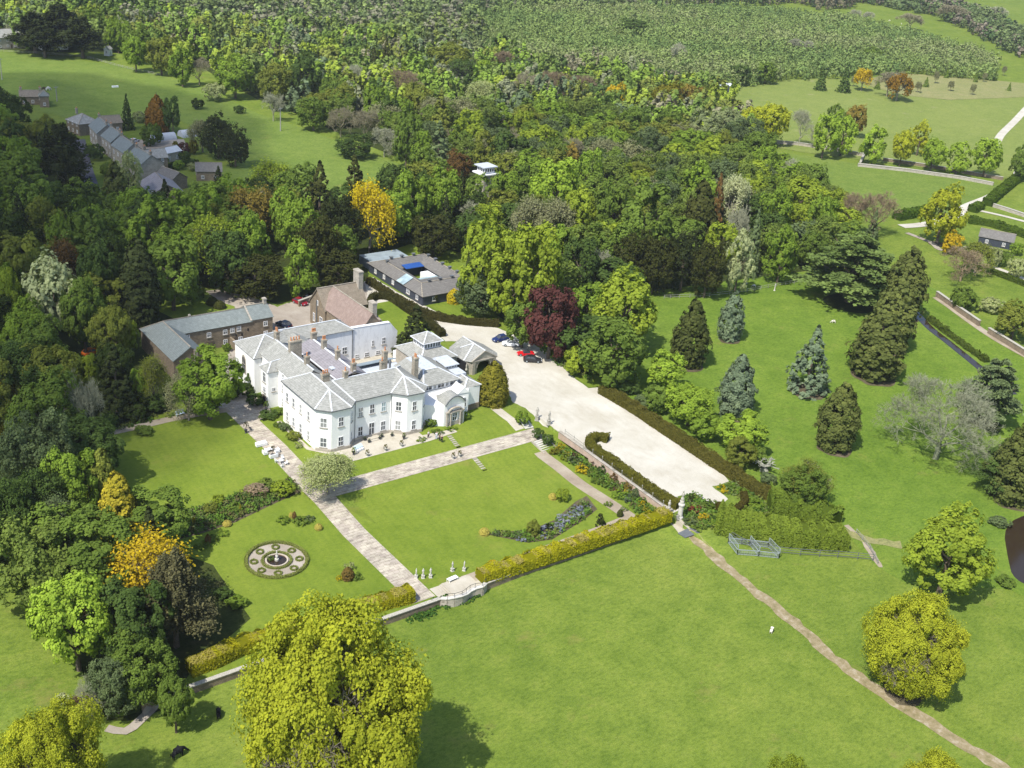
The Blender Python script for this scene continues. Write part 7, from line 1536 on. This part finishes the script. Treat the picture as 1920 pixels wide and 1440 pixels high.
ts = empty('door_steps', (104.4, 175.0, 3.0), 0, 'two shallow pale steps below the garden door', 'steps'); MB().box(-1.4, -1.1, 0, 1.4, .6, .18).box(-1.1, -.6, .18, 1.1, .6, .36).build('treads', 'pavers', ts)
def bench(px, py, rz, L_, mat, label, name='garden_bench', back=True, arch_=False):
    x, y, z = at(px, py); o = empty(name, (x, y, z), rz, label, 'bench'); MB().box(-L_/2, -.25, .4, L_/2, .25, .46).build('seat', mat, o)
    for sx in (-1, 1):
        for sy in (-1, 1): MB().box(sx*(L_/2-.05)-.04, sy*.21-.04, 0, sx*(L_/2-.05)+.04, sy*.21+.04, .4).build('leg', mat, o)
    m = MB(); m.box(-L_/2, .2, .85, L_/2, .27, .95)
    for i in range(9): xx = -L_/2+L_*(i+.5)/9; m.box(xx-.03, .21, .46, xx+.03, .26, .85+(.25*math.sin(PI*(i+.5)/9) if arch_ else 0))
    if arch_:
        for i in range(8): a0 = -L_/2+L_*i/8; a1 = a0+L_/8; m.bar((a0, .235, .95+.3*math.sin(PI*i/8)), (a1, .235, .95+.3*math.sin(PI*(i+1)/8)), .07)
    m.build('backrest', mat, o); return o
bench(338, 779, R_(8), 1.9, 'blueframe', 'pale blue-white garden seat with arched back beside the shaded path', arch_=True); bench(165, 805, R_(35), 1.5, 'blueframe', 'pale garden seat at the left end of the shaded path', arch_=True)
# white rattan set on the long path
def sofa(x, y, rz, L_, label):
    z = H(x, y)+.05; o = empty('garden_sofa', (x, y, z), rz, label, 'sofa', 'white lounge seats on the long path'); MB().box(-L_/2, -.4, .08, L_/2, .4, .36).build('base', 'wood_white', o); MB().box(-L_/2+.12, -.38, .36, L_/2-.12, .25, .5).build('seat_cushion', 'cloth', o, color=(.55, .55, .53)); m = MB().box(-L_/2, .26, .36, L_/2, .42, .8); m.build('backrest', 'wood_white', o)
    for sx in (-1, 1): MB().box(sx*L_/2-.07*sx-.07, -.4, .36, sx*L_/2-.07*sx+.07, .26, .6).build('armrest', 'wood_white', o)
px_ = lambda a, b: at(a, b)[:2]
q = px_(490, 836); sofa(*q, 0, 2.2, 'white lounge sofa at the far side of the white table'); q = px_(497, 852); sofa(*q, PI*.5, 1.0, 'white lounge chair at the left of the white table'); q = px_(519, 848); sofa(*q, -PI*.5, 1.0, 'white lounge chair at the right of the white table')
q = px_(513, 858); sofa(*q, PI, 1.6, 'white lounge seat at the near side of the white table')
def table(px, py, w_, d_, h_, rz, mat, label, name='garden_table', rnd_=False):
    x, y, z = at(px, py); o = empty(name, (x, y, z+.05), rz, label, 'table'); m = MB()
    (m.lathe(0, 0, [(w_/2, h_-.05), (w_/2, h_)], 16) if rnd_ else m.box(-w_/2, -d_/2, h_-.06, w_/2, d_/2, h_)); m.build('tabletop', mat, o)
    for sx in (-1, 1):
        for sy in (-1, 1): k = .6 if rnd_ else .9; MB().box(sx*w_/2*k-.04, sy*d_/2*k-.04, 0, sx*w_/2*k+.04, sy*d_/2*k+.04, h_-.06).build('leg', mat, o)
table(504, 846, 1.6, .9, .45, 0, 'wood_white', 'low white table with dark glass centre among the lounge seats'); table(527, 869, .9, .9, .72, 0, 'wood_white', 'small round white table beside the lower ball tree', rnd_=True)
table(848, 1091, 1.9, .8, .75, .1, 'wood_white', 'white table standing alone on the overlook', name='stone_table')
def chair(px, py, rz, label):
    x, y, z = at(px, py); o = empty('garden_chair', (x, y, z+.05), rz, label, 'chair', 'white chairs round the small round table'); MB().box(-.24, -.24, .42, .24, .24, .47).build('seat', 'wood_white', o); MB().box(-.24, .2, .47, .24, .25, .95).build('backrest', 'wood_white', o)
    for sx in (-1, 1):
        for sy in (-1, 1): MB().box(sx*.2-.02, sy*.2-.02, 0, sx*.2+.02, sy*.2+.02, .42).build('leg', 'wood_white', o)
chair(518, 868, PI/2, 'white garden chair left of the small round table'); chair(536, 872, -PI/2, 'white garden chair right of the small round table'); chair(529, 877, PI, 'white garden chair in front of the small round table'); chair(530, 862, 0, 'white garden chair behind the small round table')
cs = empty('covered_seat', at(673, 845), R_(15), 'pale blue covered wicker seat on the shaded terrace corner', 'seat'); MB().prism([(-.9, -.45), (.9, -.45), (1.0, .45), (-1.0, .45)], .1, .5).build('base', 'wood_white', cs); MB().prism([(-.95, -.1), (.95, -.1), (1.0, .5), (-1.0, .5)], .5, [.7, .7, 1.15, 1.15]).build('cover', 'blueframe', cs)
for px, py, l in ((469, 806, 'dark iron chair beside the upper ball tree'),): x, y, z = at(px, py); o = empty('iron_chair', (x, y, z+.05), 1, l, 'chair'); MB().box(-.25, -.25, .4, .25, .25, .44).build('seat', 'iron', o); MB().box(-.25, .21, .44, .25, .25, .9).build('backrest', 'iron', o); MB().box(-.22, -.22, 0, -.18, -.18, .4).box(.18, -.22, 0, .22, -.18, .4).box(-.22, .18, 0, -.18, .22, .4).box(.18, .18, 0, .22, .22, .4).build('legs', 'iron', o)
for i, (px, py) in enumerate(((933, 1016+2), (1043, 1040))): pass
for px, py, h_, l in ((1042, 1042, 1.6, 'thin dark rose standard, left one on the south path'), (1065, 1030, 1.8, 'thin dark rose standard, right one on the south path')): x, y, z = at(px, py-6); plant('K', x, y, .35, h_, 'yew', l, z=z, name='rose_standard', cat='plant')
# ================================================================ people and animals
def skinned(name, pts, edges, rad, mat, parent, color=None, sub=1):
    me = D.meshes.new(name); me.from_pydata(pts, edges, []); o = link(name, me, parent, color=color); me.materials.append(M[mat])
    s = o.modifiers.new('skin', 'SKIN'); s.use_smooth_shade = True
    for i, r in enumerate(rad): me.skin_vertices[0].data[i].radius = (r, r)
    me.skin_vertices[0].data[0].use_root = True; u = o.modifiers.new('sub', 'SUBSURF'); u.levels = sub; u.render_levels = sub; return o
def skin_layer(me): 
    bm = bmesh.new(); bm.from_mesh(me); bm.verts.layers.skin.verify(); bm.to_mesh(me); bm.free()
_sk = skinned
def skinned(name, pts, edges, rad, mat, parent, color=None, sub=1):
    me = D.meshes.new(name); me.from_pydata(pts, edges, []); bm = bmesh.new(); bm.from_mesh(me); ly = bm.verts.layers.skin.verify()
    bm.verts.ensure_lookup_table()
    for i, v in enumerate(bm.verts): v[ly].radius = (rad[i], rad[i]); v[ly].use_root = (i == 0)
    bm.to_mesh(me); bm.free(); me.materials.append(M[mat]); o = link(name, me, parent, color=color)
    s = o.modifiers.new('skin', 'SKIN'); s.use_smooth_shade = True; u = o.modifiers.new('sub', 'SUBSURF'); u.levels = sub; u.render_levels = sub; return o
def person(px, py, rz, label, top, legs, hair, hb=1.7, bend=0):
    x, y, z = at(px, py); o = empty('person', (x, y, z+.05), rz, label, 'person', 'group of people on the terrace corner'); k = hb/1.75
    P = [(0, 0, .95), (0, bend*.1, 1.15), (0, bend*.25, 1.38), (0, bend*.32, 1.50), (0, bend*.38, 1.58), (0, bend*.42, 1.68), (.10, 0, .88), (.12, -.04, .48), (.12, .02, .08), (.12, -.14, .03), (-.10, 0, .88), (-.13, .06, .48), (-.13, .10, .08), (-.13, -.06, .03),
         (.19, bend*.25, 1.38), (.25, bend*.3+.03, 1.12), (.24, bend*.4-.12, .90), (.24, bend*.4-.16, .82), (-.19, bend*.25, 1.38), (-.25, bend*.3+.03, 1.12), (-.23, bend*.4-.10, .90), (-.23, bend*.4-.14, .82)]
    E_ = [(0, 1), (1, 2), (2, 3), (3, 4), (4, 5), (0, 6), (6, 7), (7, 8), (8, 9), (0, 10), (10, 11), (11, 12), (12, 13), (2, 14), (14, 15), (15, 16), (16, 17), (2, 18), (18, 19), (19, 20), (20, 21)]
    r = [.15, .13, .15, .055, .085, .08, .10, .07, .045, .035, .10, .07, .045, .035, .06, .045, .035, .03, .06, .045, .035, .03]
    skinned('body', [(a*k, b*k, c*k) for a, b, c in P], E_, [q*k for q in r], 'skin', o)
    skinned('top', [(a*k, b*k, c*k) for a, b, c in (P[0], P[1], P[2], P[14], P[15], P[18], P[19])], [(0, 1), (1, 2), (2, 3), (3, 4), (2, 5), (5, 6)], [.175*k, .155*k, .175*k, .078*k, .06*k, .078*k, .06*k], 'cloth', o, top)
    skinned('trousers', [(a*k, b*k, c*k) for a, b, c in (P[0], P[6], P[7], P[8], P[10], P[11], P[12])], [(0, 1), (1, 2), (2, 3), (0, 4), (4, 5), (5, 6)], [.168*k, .12*k, .09*k, .065*k, .12*k, .09*k, .065*k], 'cloth', o, legs)
    skinned('hair', [(0, P[4][1]*k+.03, 1.62*k), (0, P[5][1]*k+.02, 1.74*k)], [(0, 1)], [.10*k, .085*k], 'cloth', o, hair)
person(803, 822, .4, 'person in white top and dark trousers at the terrace path end', (.75, .75, .75), (.03, .03, .04), (.3, .25, .2))
person(818, 824, 2.2, 'person in pale grey-blue clothes beside the white-topped one', (.55, .58, .66), (.35, .38, .45), (.5, .45, .4)); person(824, 827, 1.0, 'person in black clothes at the head of the bank steps', (.02, .02, .025), (.02, .02, .025), (.03, .02, .02)); person(828, 830, 2.6, 'person in dark clothes, nearest to the bank steps', (.03, .03, .035), (.02, .02, .03), (.15, .1, .06), 1.6)
def quad(kind, px, py, rz, L_, label, col, mat='cloth', graze=True, group=None, lying=False):
    x, y, z = at(px, py); o = empty(kind, (x, y, z), rz, label, kind, group); k = L_; hz = .28 if lying else .62
    hd = (.78, 0, .22) if graze and not lying else (.74, 0, hz+.30)
    P = [(0, 0, hz), (.32, 0, hz+.02), (-.32, 0, hz+.03), (.52, 0, hz+.08 if not graze else hz-.02), hd, (hd[0]+.14, 0, hd[2]-.07)]
    Lg = [] if lying else [((.32, s, .3), (.33, s, .02)) for s in (-.12, .12)]+[((-.36, s, .32), (-.33, s, .02)) for s in (-.12, .12)]
    E_ = [(0, 1), (0, 2), (1, 3), (3, 4), (4, 5)]; r = [.22, .20, .21, .10, .085, .05]
    for i, (a, b) in enumerate(Lg): j = len(P); P += [a, b]; E_ += [(1 if i < 2 else 2, j), (j, j+1)]; r += [.06, .035]
    skinned('body', [(a*k, b*k, c*k) for a, b, c in P], E_, [q*k for q in r], mat, o, col)
    if kind != 'sheep': skinned('tail', [(-.52*k, 0, (hz+.05)*k), (-.58*k, 0, (hz-.35)*k)], [(0, 1)], [.03*k, .03*k], mat, o, col)
    for s in (-1, 1): MB().cone((hd[0]*k, s*.06*k, (hd[2]+.06)*k), ((hd[0]-.04)*k, s*.13*k, (hd[2]+.10)*k), .03*k, .012*k, 5).build('ear', mat, o, col)
quad('sheep', 1446, 1186, .5, 1.15, 'white sheep grazing alone on the meadow', (.6, .57, .5), 'fleece')
quad('cow', 410, 1344, 1.2, 1.5, 'black calf in the meadow shade below the hedge end', (.012, .012, .014)); quad('cow', 333, 1420, .2, 1.9, 'black cow near the bottom of the lower left meadow', (.012, .012, .014))
quad('horse', 90, 170, .2, 1.9, 'skewbald white and brown horse grazing on the village field', (.6, .58, .55), group='horses on the village field'); quad('horse', 82, 170, .3, 1.8, 'dark brown horse beside the white one on the village field', (.06, .04, .03), group='horses on the village field')
quad('sheep', 1563, 606, 2.5, 1.1, 'white sheep standing under the great cedar', (.6, .58, .52), 'fleece')
for i, (px, py) in enumerate(((1538, 32), (1630, 46), (1668, 40), (1688, 52), (1730, 60), (1812, 98), (1818, 97), (1690, 46))): quad('sheep', px, py, i, 1.3, 'tiny white sheep on the far pasture, %s of eight from the left' % ordw[sorted(range(8), key=lambda q: (1538, 1630, 1668, 1688, 1730, 1812, 1818, 1690)[q]).index(i)], (.6, .58, .52), 'fleece', group='sheep on the far pasture')
quad('sheep', 1740, 384-100+0, 1, 1.2, 'white sheep in the walled field on the right', (.6, .58, .52), 'fleece') if False else None
for px, py, l in ((1398, 533, 'white duck-like goose on the lawn edge, left one'), (1414, 538, 'white goose on the lawn edge, right one')): quad('goose', px, py, 2.6, .9, l, (.65, .65, .62))
# ================================================================ cars
def car(px, py, rz, label, col, L_=4.3, Wd_=1.8, Hh_=1.48, sport=False, group=None):
    x, y, z = at(px, py); o = empty('car', (x, y, z+.03), rz, label, 'car', group); h = L_/2; w_ = Wd_/2; b = .38 if sport else .48; m = MB()
    # lengthwise sections of the painted shell: (x, half width, bottom, shoulder, )
    sec = [(-h, .72*w_, .42, .62*b/.48+.02), (-h+.12, .92*w_, .28, .9*b/.48), (-h*.62, w_, .22, .96*b/.48), (0, w_, .2, .93*b/.48), (h*.45, w_, .22, .88*b/.48), (h-.25, .93*w_, .26, .74*b/.48), (h, .70*w_, .36, .52*b/.48)]
    V = []; F = []
    for sx, hw, z0, z1 in sec: V += [(sx, -hw, z0), (sx, -hw*1.0, (z0+z1)/2), (sx, -hw*.92, z1), (sx, hw*.92, z1), (sx, hw, (z0+z1)/2), (sx, hw, z0)]
    for i in range(len(sec)-1):
        for j in range(6): a = i*6+j; c_ = i*6+(j+1) % 6; F.append((a, c_, c_+6, a+6))
    F += [tuple(range(5, -1, -1)), tuple(range((len(sec)-1)*6, len(sec)*6))]; m.add(V, F); bo = m.build('body', 'paint', o, col)
    bv = bo.modifiers.new('bevel', 'BEVEL'); bv.width = .05; bv.segments = 2; bv.limit_method = 'ANGLE'
    sh = .86*b/.48; tp = Hh_*(.86 if sport else 1.0); c0_, c1_, r0_, r1_ = (-h*.86, h*.42, -h*.55, h*.08) if not sport else (-h*.6, h*.3, -h*.3, h*.02)
    gl = MB(); gl.add([(c0_, -w_*.86, sh), (c1_, -w_*.86, sh), (c1_, w_*.86, sh), (c0_, w_*.86, sh), (r0_, -w_*.70, tp-.05), (r1_, -w_*.70, tp-.05), (r1_, w_*.70, tp-.05), (r0_, w_*.70, tp-.05)], [(0, 1, 5, 4), (1, 2, 6, 5), (2, 3, 7, 6), (3, 0, 4, 7), (4, 5, 6, 7)]); gl.build('windows', 'glass', o)
    rf = MB(); rf.box(r0_-.04, -w_*.71, tp-.06, r1_+.04, w_*.71, tp)
    for sx, ex in ((c0_, r0_), (c1_, r1_)):
        for s in (-1, 1): rf.bar((sx, s*w_*.87, sh), (ex, s*w_*.71, tp-.03), .07)
    for s in (-1, 1): rf.bar(((c0_+c1_)/2-.1, s*w_*.88, sh), ((r0_+r1_)/2, s*w_*.72, tp-.03), .07)
    rf.build('roof', 'iron' if sport else 'paint', o, col)
    for sx in (-h*.62, h*.60):
        for s in (-1, 1):
            wm = MB(); wm.cone((sx, s*(w_-.2), .33), (sx, s*(w_+.02), .33), .33, .33, 16); wo = wm.build('wheel', 'rubber', o); MB().cone((sx, s*(w_+.0), .33), (sx, s*(w_+.035), .33), .2, .18, 10).build('rim', 'steel', wo)
    for s in (-1, 1):
        MB().box(h-.16, s*w_*.62-.16, .52*b/.48, h-.02, s*w_*.62+.16, .66*b/.48).build('headlight', 'tin', o); MB().box(-h-.01, s*w_*.58-.14, .62*b/.48, -h+.12, s*w_*.58+.14, .78*b/.48).build('tail_light', simple_red, o); MB().box(c1_-.25, s*(w_*.86+.12)-.08, sh+.02, c1_-.1, s*(w_*.86+.12)+.08, sh+.16).build('wing_mirror', 'paint', o, col)
    return o
simple_red = simple('red_lens', (.35, .02, .02), .3, .5)
a0 = math.atan2(at(955, 632)[1]-at(922, 638)[1], at(955, 632)[0]-at(922, 638)[0])
car(938, 639, PI+a0, 'dark blue car, leftmost in the row of parked cars on the drive', (.015, .03, .12), group='cars parked on the drive'); car(957, 648, PI+a0-.55, 'white car second in the row on the drive', (.75, .76, .78), 4.1, group='cars parked on the drive')
car(985, 666, PI+a0-.45, 'bright red low convertible with black roof on the drive', (.55, .01, .015), 4.1, 1.75, 1.35, True, 'cars parked on the drive'); car(998, 678, a0-.55, 'black car, nearest of the row on the drive', (.02, .02, .022), group='cars parked on the drive')
car(563, 570, R_(-55)-.3, 'dark red car in the shade behind the stone hall', (.22, .01, .02)); car(585, 562, R_(-50), 'black car half hidden right of the dark red one', (.01, .01, .012)); car(532, 612, R_(110), 'dark navy car parked against the slate range end', (.01, .015, .035))
car(252, 267, .6, 'white car parked between the village cottages', (.7, .7, .72)); car(172, 664, .3, 'orange car under the trees near the slate range', (.5, .12, .01)); car(232, 682, .8, 'small blue buggy under the trees beside the slate range', (.02, .08, .4), 2.4, 1.3, 1.3)
# ================================================================ outlying buildings
def house(px, py, L_, Wd_, ht, rise, rz, wl, rf, label, name='cottage', wins=3, chim=2, cat='house', floors=2, z=None, hip=False, group=None):
    x, y, g = at(px, py); o = empty(name, (0, 0, 0), 0, label, cat, group); b = MB(); b.box(-L_/2, -Wd_/2, -.3, L_/2, Wd_/2, ht); F, E_, G = rect_roof(-L_/2, -Wd_/2, L_/2, Wd_/2, ht, ht+rise, 'x', hip, hip, .3)
    for q in G: b.poly(q)
    b.build('wall', wl, o); m = MB()
    for f in F: m.poly(f)
    r = m.build('roof', rf, o); s = r.modifiers.new('thickness', 'SOLIDIFY'); s.thickness = .14; s.offset = -1; c = MB()
    for p, q in E_: c.bar((p[0], p[1], p[2]+.05), (q[0], q[1], q[2]+.05), .25, .1)
    c.build('ridge_capping', 'stone_chim', o)
    for i in range(chim): sx = (-1 if i == 0 else 1)*(L_/2-.5); chimney(o, sx, 0, ht+rise-.9, ht+rise+1.1, .8, .6, 2, ph=.45)
    for fl in range(floors):
        for i in range(wins):
            X = -L_/2+L_*(i+.5)/wins
            window(o, X, -Wd_/2, .8+fl*2.5, Sd, .95, 1.15, 'cas'); window(o, X, Wd_/2, .8+fl*2.5, Nd, .95, 1.15, 'cas')
    window(o, -L_/2, 0, ht-1.7, Wd, .8, 1.1, 'cas')
    if wins and cat == 'house': MB().box(-.45, -Wd_/2-.05, 0, .45, -Wd_/2+.02, 2.0).build('door', 'bark', o)
    o.location = (x, y, g); o.rotation_euler = (0, 0, rz); return o
ra = math.atan2(at(280, 320)[1]-at(190, 255)[1], at(280, 320)[0]-at(190, 255)[0])
house(157, 248, 9, 8, 4.2, 2.6, ra+.2, 'stone', 'slate', 'small hipped stone house at the far end of the village row', chim=1, hip=True)
for px, py, L_, W_, l, rf in ((196, 272, 12, 7, 'stone cottage, far one of the terraced row', 'slate'), (220, 290, 10, 7, 'stone cottage, second of the terraced row', 'slate_stone'), (242, 309, 11, 7, 'stone cottage, third of the terraced row', 'slate_stone'), (272, 332, 11, 8, 'stone cottage, nearest of the terraced row', 'slate_stone')): house(px, py, L_, W_, 5.6, 3.0, ra+(px % 7-3)*.03, 'stone_pale', 'slate' if px % 2 else 'slate_green', l, group='village cottages')
house(290, 318, 7, 6, 4.6, 2.4, ra+PI/2, 'stone', 'slate', 'stone rear wing of the nearest cottage with a skylight', chim=1, wins=2)
house(207, 245, 7, 6, 3.4, 2.2, ra+PI/2, 'stone', 'tile_mossy', 'low brown-roofed outbuilding behind the terraced row', 'outbuilding', 2, 0, 'building', 1)
house(304, 372, 14, 10, 3.4, 3.0, ra-.1, 'stone', 'slate_purple', 'dark slate roofed barn between cottages and wood', 'barn', 2, 0, 'barn', 1); house(322, 350, 8, 6, 3.4, 2.2, ra+.3, 'stone', 'slate_stone', 'small stone barn with glazed lean-to', 'barn', 2, 0, 'barn', 1); house(392, 335, 8, 6, 3.2, 2.2, ra+1.2, 'stone', 'slate_stone', 'small stone shed at the lower corner of the village field', 'shed', 2, 0, 'shed', 1)
house(316, 300, 7, 5, 3.2, 1.4, R_(20), 'stone_pale', 'tin', 'metal-roofed shed behind the cottages', 'shed', 2, 0, 'shed', 1)
house(62, 194, 9, 5.5, 3.2, 2.0, R_(-15), 'stone', 'tile_mossy', 'low brown-roofed lane-side cottage at the left', chim=1, wins=3, floors=1); house(84, 200, 3.4, 3.4, 4.4, 2.0, R_(-15), 'stone', 'slate_green', 'small square tower-like outbuilding with lantern roof at the lane', 'outbuilding', 1, 1, 'building', 1, hip=True)
for px, py, L_, l in ((305, 262, 9, 'long pale polytunnel beside the cottage gardens'), (352, 255, 6, 'short pale green polytunnel in the allotments')):
    x, y, z = at(px, py); o = empty('polytunnel', (x, y, z), R_(5), l, 'greenhouse'); m = MB(); n = 10; V = []
    for ex in (-L_/2, L_/2): V += [(ex, 2.2*math.cos(PI*i/n), 2.4*math.sin(PI*i/n)) for i in range(n+1)]
    m.add(V, [(i, i+1, n+2+i, n+1+i) for i in range(n)]+[tuple(range(n, -1, -1)), tuple(range(n+1, 2*n+2))]); m.build('cover', 'lead', o, smooth=False)
    d = MB().box(L_/2, -.5, 0, L_/2+.05, .5, 1.9); d.build('door', simple_red if L_ > 8 else 'iron', o)
house(14, 88, 14, 9, 5.2, 3.2, R_(10), 'stone_pale', 'slate', 'large grey house with skylights at the left edge above the field', chim=2, wins=4); house(34, 62, 9, 7, 4.8, 2.6, R_(20), 'stone_pale', 'slate', 'second grey-roofed house among trees at the left edge', chim=1)
house(203, 104, 3.0, 2.6, 3.0, 1.4, R_(40), 'white_old', 'slate', 'tiny white hut at the corner of the village field', 'hut', 1, 0, 'hut', 1); house(100, 92, 12, 6, 3.0, 1.6, R_(5), 'white', 'slate', 'white building behind the black pines', 'outbuilding', 3, 0, 'building', 1)
house(1348, 170, 11, 6, 3.2, .9, R_(-30), 'navy', 'tin', 'pale-roofed field barn at the edge of the wood', 'barn', 0, 0, 'barn', 0)
bs = house(1866, 458, 10.5, 7, 2.6, 1.9, R_(-62), 'navy', 'slate_stone', 'black weatherboard shed with grey roof and white panels beside the walled garden', 'shed', 2, 0, 'shed', 1)
# lantern tower
x, y, z = at(907, 372); lt = empty('lantern_tower', (x, y, z), R_(2), 'white flat-roofed glazed lookout on a stone tower rising out of the trees', 'tower')
MB().box(-2.2, -2.2, -.5, 2.2, 2.2, 8.5).build('tower_wall', 'stone_pale', lt); MB().box(-3.1, -3.1, 8.5, 3.1, 3.1, 8.9).build('balcony', 'wood_white', lt); MB().box(-2.0, -2.0, 8.9, 2.0, 2.0, 10.9).build('lookout', 'wood_white', lt); MB().box(-2.8, -2.8, 10.9, 2.8, 2.8, 11.2).build('roof', 'lead', lt)
for i in range(4):
    xx = -1.4+i*.93
    for (a, b, rz_) in ((xx, -2.0, Sd), (-2.0, xx, Wd)):
        A_, B_, C_ = win_mesh(.75, 1.2, 'x', 'wood_white'); o_ = link('window', A_, lt, (a, b, 9.35), rz_); link('pane', B_, o_)
# telegraph poles
for px, py, ht, l in ((526, 246, 9, 'tall wooden telegraph pole with crossbar on the village field slope'), (107, 190, 6, 'short thin pole at the lower edge of the village field'), (4, 150, 9, 'wooden pole at the left edge above the lane')):
    x, y, z = at(px, py); o = empty('telegraph_pole', (x, y, z), .4, l, 'pole'); MB().cone((0, 0, -.2), (0, 0, ht), .22, .14, 8).build('post', 'wood_grey', o); MB().box(-1.1, -.08, ht-.6, 1.1, .08, ht-.42).build('crossbar', 'wood_grey', o)
x, y, z = at(216, 164); o = empty('water_trough', (x, y, z), 0, 'white bath-like trough in the village field', 'trough'); MB().box(-1.3, -.5, 0, 1.3, -.38, .7).box(-1.3, .38, 0, 1.3, .5, .7).box(-1.3, -.38, 0, -1.18, .38, .7).box(1.18, -.38, 0, 1.3, .38, .7).box(-1.18, -.38, .05, 1.18, .38, .5).build('basin', 'wood_white', o)
x, y, z = at(1452, 545); o = empty('garden_marker', (x, y, z), 0, 'slim pale stone marker on the park lawn edge', 'marker'); MB().lathe(0, 0, [(.3, 0), (.25, .2), (.15, .3), (.12, 1.9), (.02, 2.1)], 8).build('stone', 'statue', o)
# fallen dead branches beside the shrub row
b_ = bare_mesh(300, R=3.5, Hh=3.0, depth=3, kids=3, tipw=.05); o = empty('dead_branch', at(1435, 885), 1.0, 'pale dead branches sticking out beside the lower shrub row', 'branch'); link('branches', b_, o, color=PAL['barg'])
# clouds standing high outside the view: they shade the left of the valley
def cloud(name, c, rx, ry, rz_, h_, dens, seed):
    m, n, o_ = nmat(name); tc = N(n, 'ShaderNodeTexCoord').outputs['Object']
    ln = N(n, 'ShaderNodeVectorMath', operation='LENGTH'); n.links.new(scaled(n, tc, (1, 1, 0)), ln.inputs[0]); nz = noise(n, 2.2, 4, .6, tc)
    a = N(n, 'ShaderNodeMath', operation='MULTIPLY_ADD'); n.links.new(nz, a.inputs[0]); a.inputs[1].default_value = .55; n.links.new(ln.outputs['Value'], a.inputs[2])
    f = ramp(n, a.outputs[0], [(.86, (dens,)*3), (1.0, (dens*.8,)*3), (1.24, (0, 0, 0))]); n.links.new(nz, a.inputs[0]); tr = N(n, 'ShaderNodeBsdfTransparent'); df = N(n, 'ShaderNodeBsdfDiffuse'); df.inputs[0].default_value = (.9, .9, .92, 1); mx = N(n, 'ShaderNodeMixShader')
    n.links.new(f, mx.inputs[0]); n.links.new(tr.outputs[0], mx.inputs[1]); n.links.new(df.outputs[0], mx.inputs[2]); n.links.new(mx.outputs[0], o_.inputs[0])
    bm = bmesh.new(); bmesh.ops.create_icosphere(bm, subdivisions=4, radius=1); me = D.meshes.new(name); bm.to_mesh(me); bm.free(); me.materials.append(m)
    o = link('cloud', me, loc=c, rz=rz_, scale=(rx, ry, h_)); return tag(o, kind='structure')
def overhead(px, py, z): g = at(px, py); k = (z-g[2])/to_sun.z; return (g[0]+to_sun.x*k, g[1]+to_sun.y*k, z)
cz = 700; ck = (cz-3)/to_sun.z
cloud('cloud', (46+to_sun.x*ck, 222+to_sun.y*ck, cz), 66, 54, R_(80), 25, .42, 2)
cloud('cloud', (78+to_sun.x*ck, 385+to_sun.y*ck, cz), 200, 128, R_(70), 35, .62, 1)

# air between the lookout and the far woods
hz = MB().box(-700, -250, -1.0, 2300, 2300, 118); ho = hz.build('haze', None); ho.visible_shadow = True
m_h = D.materials.new('air'); m_h.use_nodes = True; hn = m_h.node_tree; hn.nodes.clear(); oo = hn.nodes.new('ShaderNodeOutputMaterial'); pv = hn.nodes.new('ShaderNodeVolumePrincipled')
pv.inputs['Color'].default_value = (.88, .92, .96, 1); pv.inputs['Density'].default_value = .00008; pv.inputs['Anisotropy'].default_value = .2; hn.links.new(pv.outputs[0], oo.inputs['Volume']); ho.data.materials.append(m_h)
tag(ho, 'thin pale air haze softening the far woods', 'haze', kind='stuff')
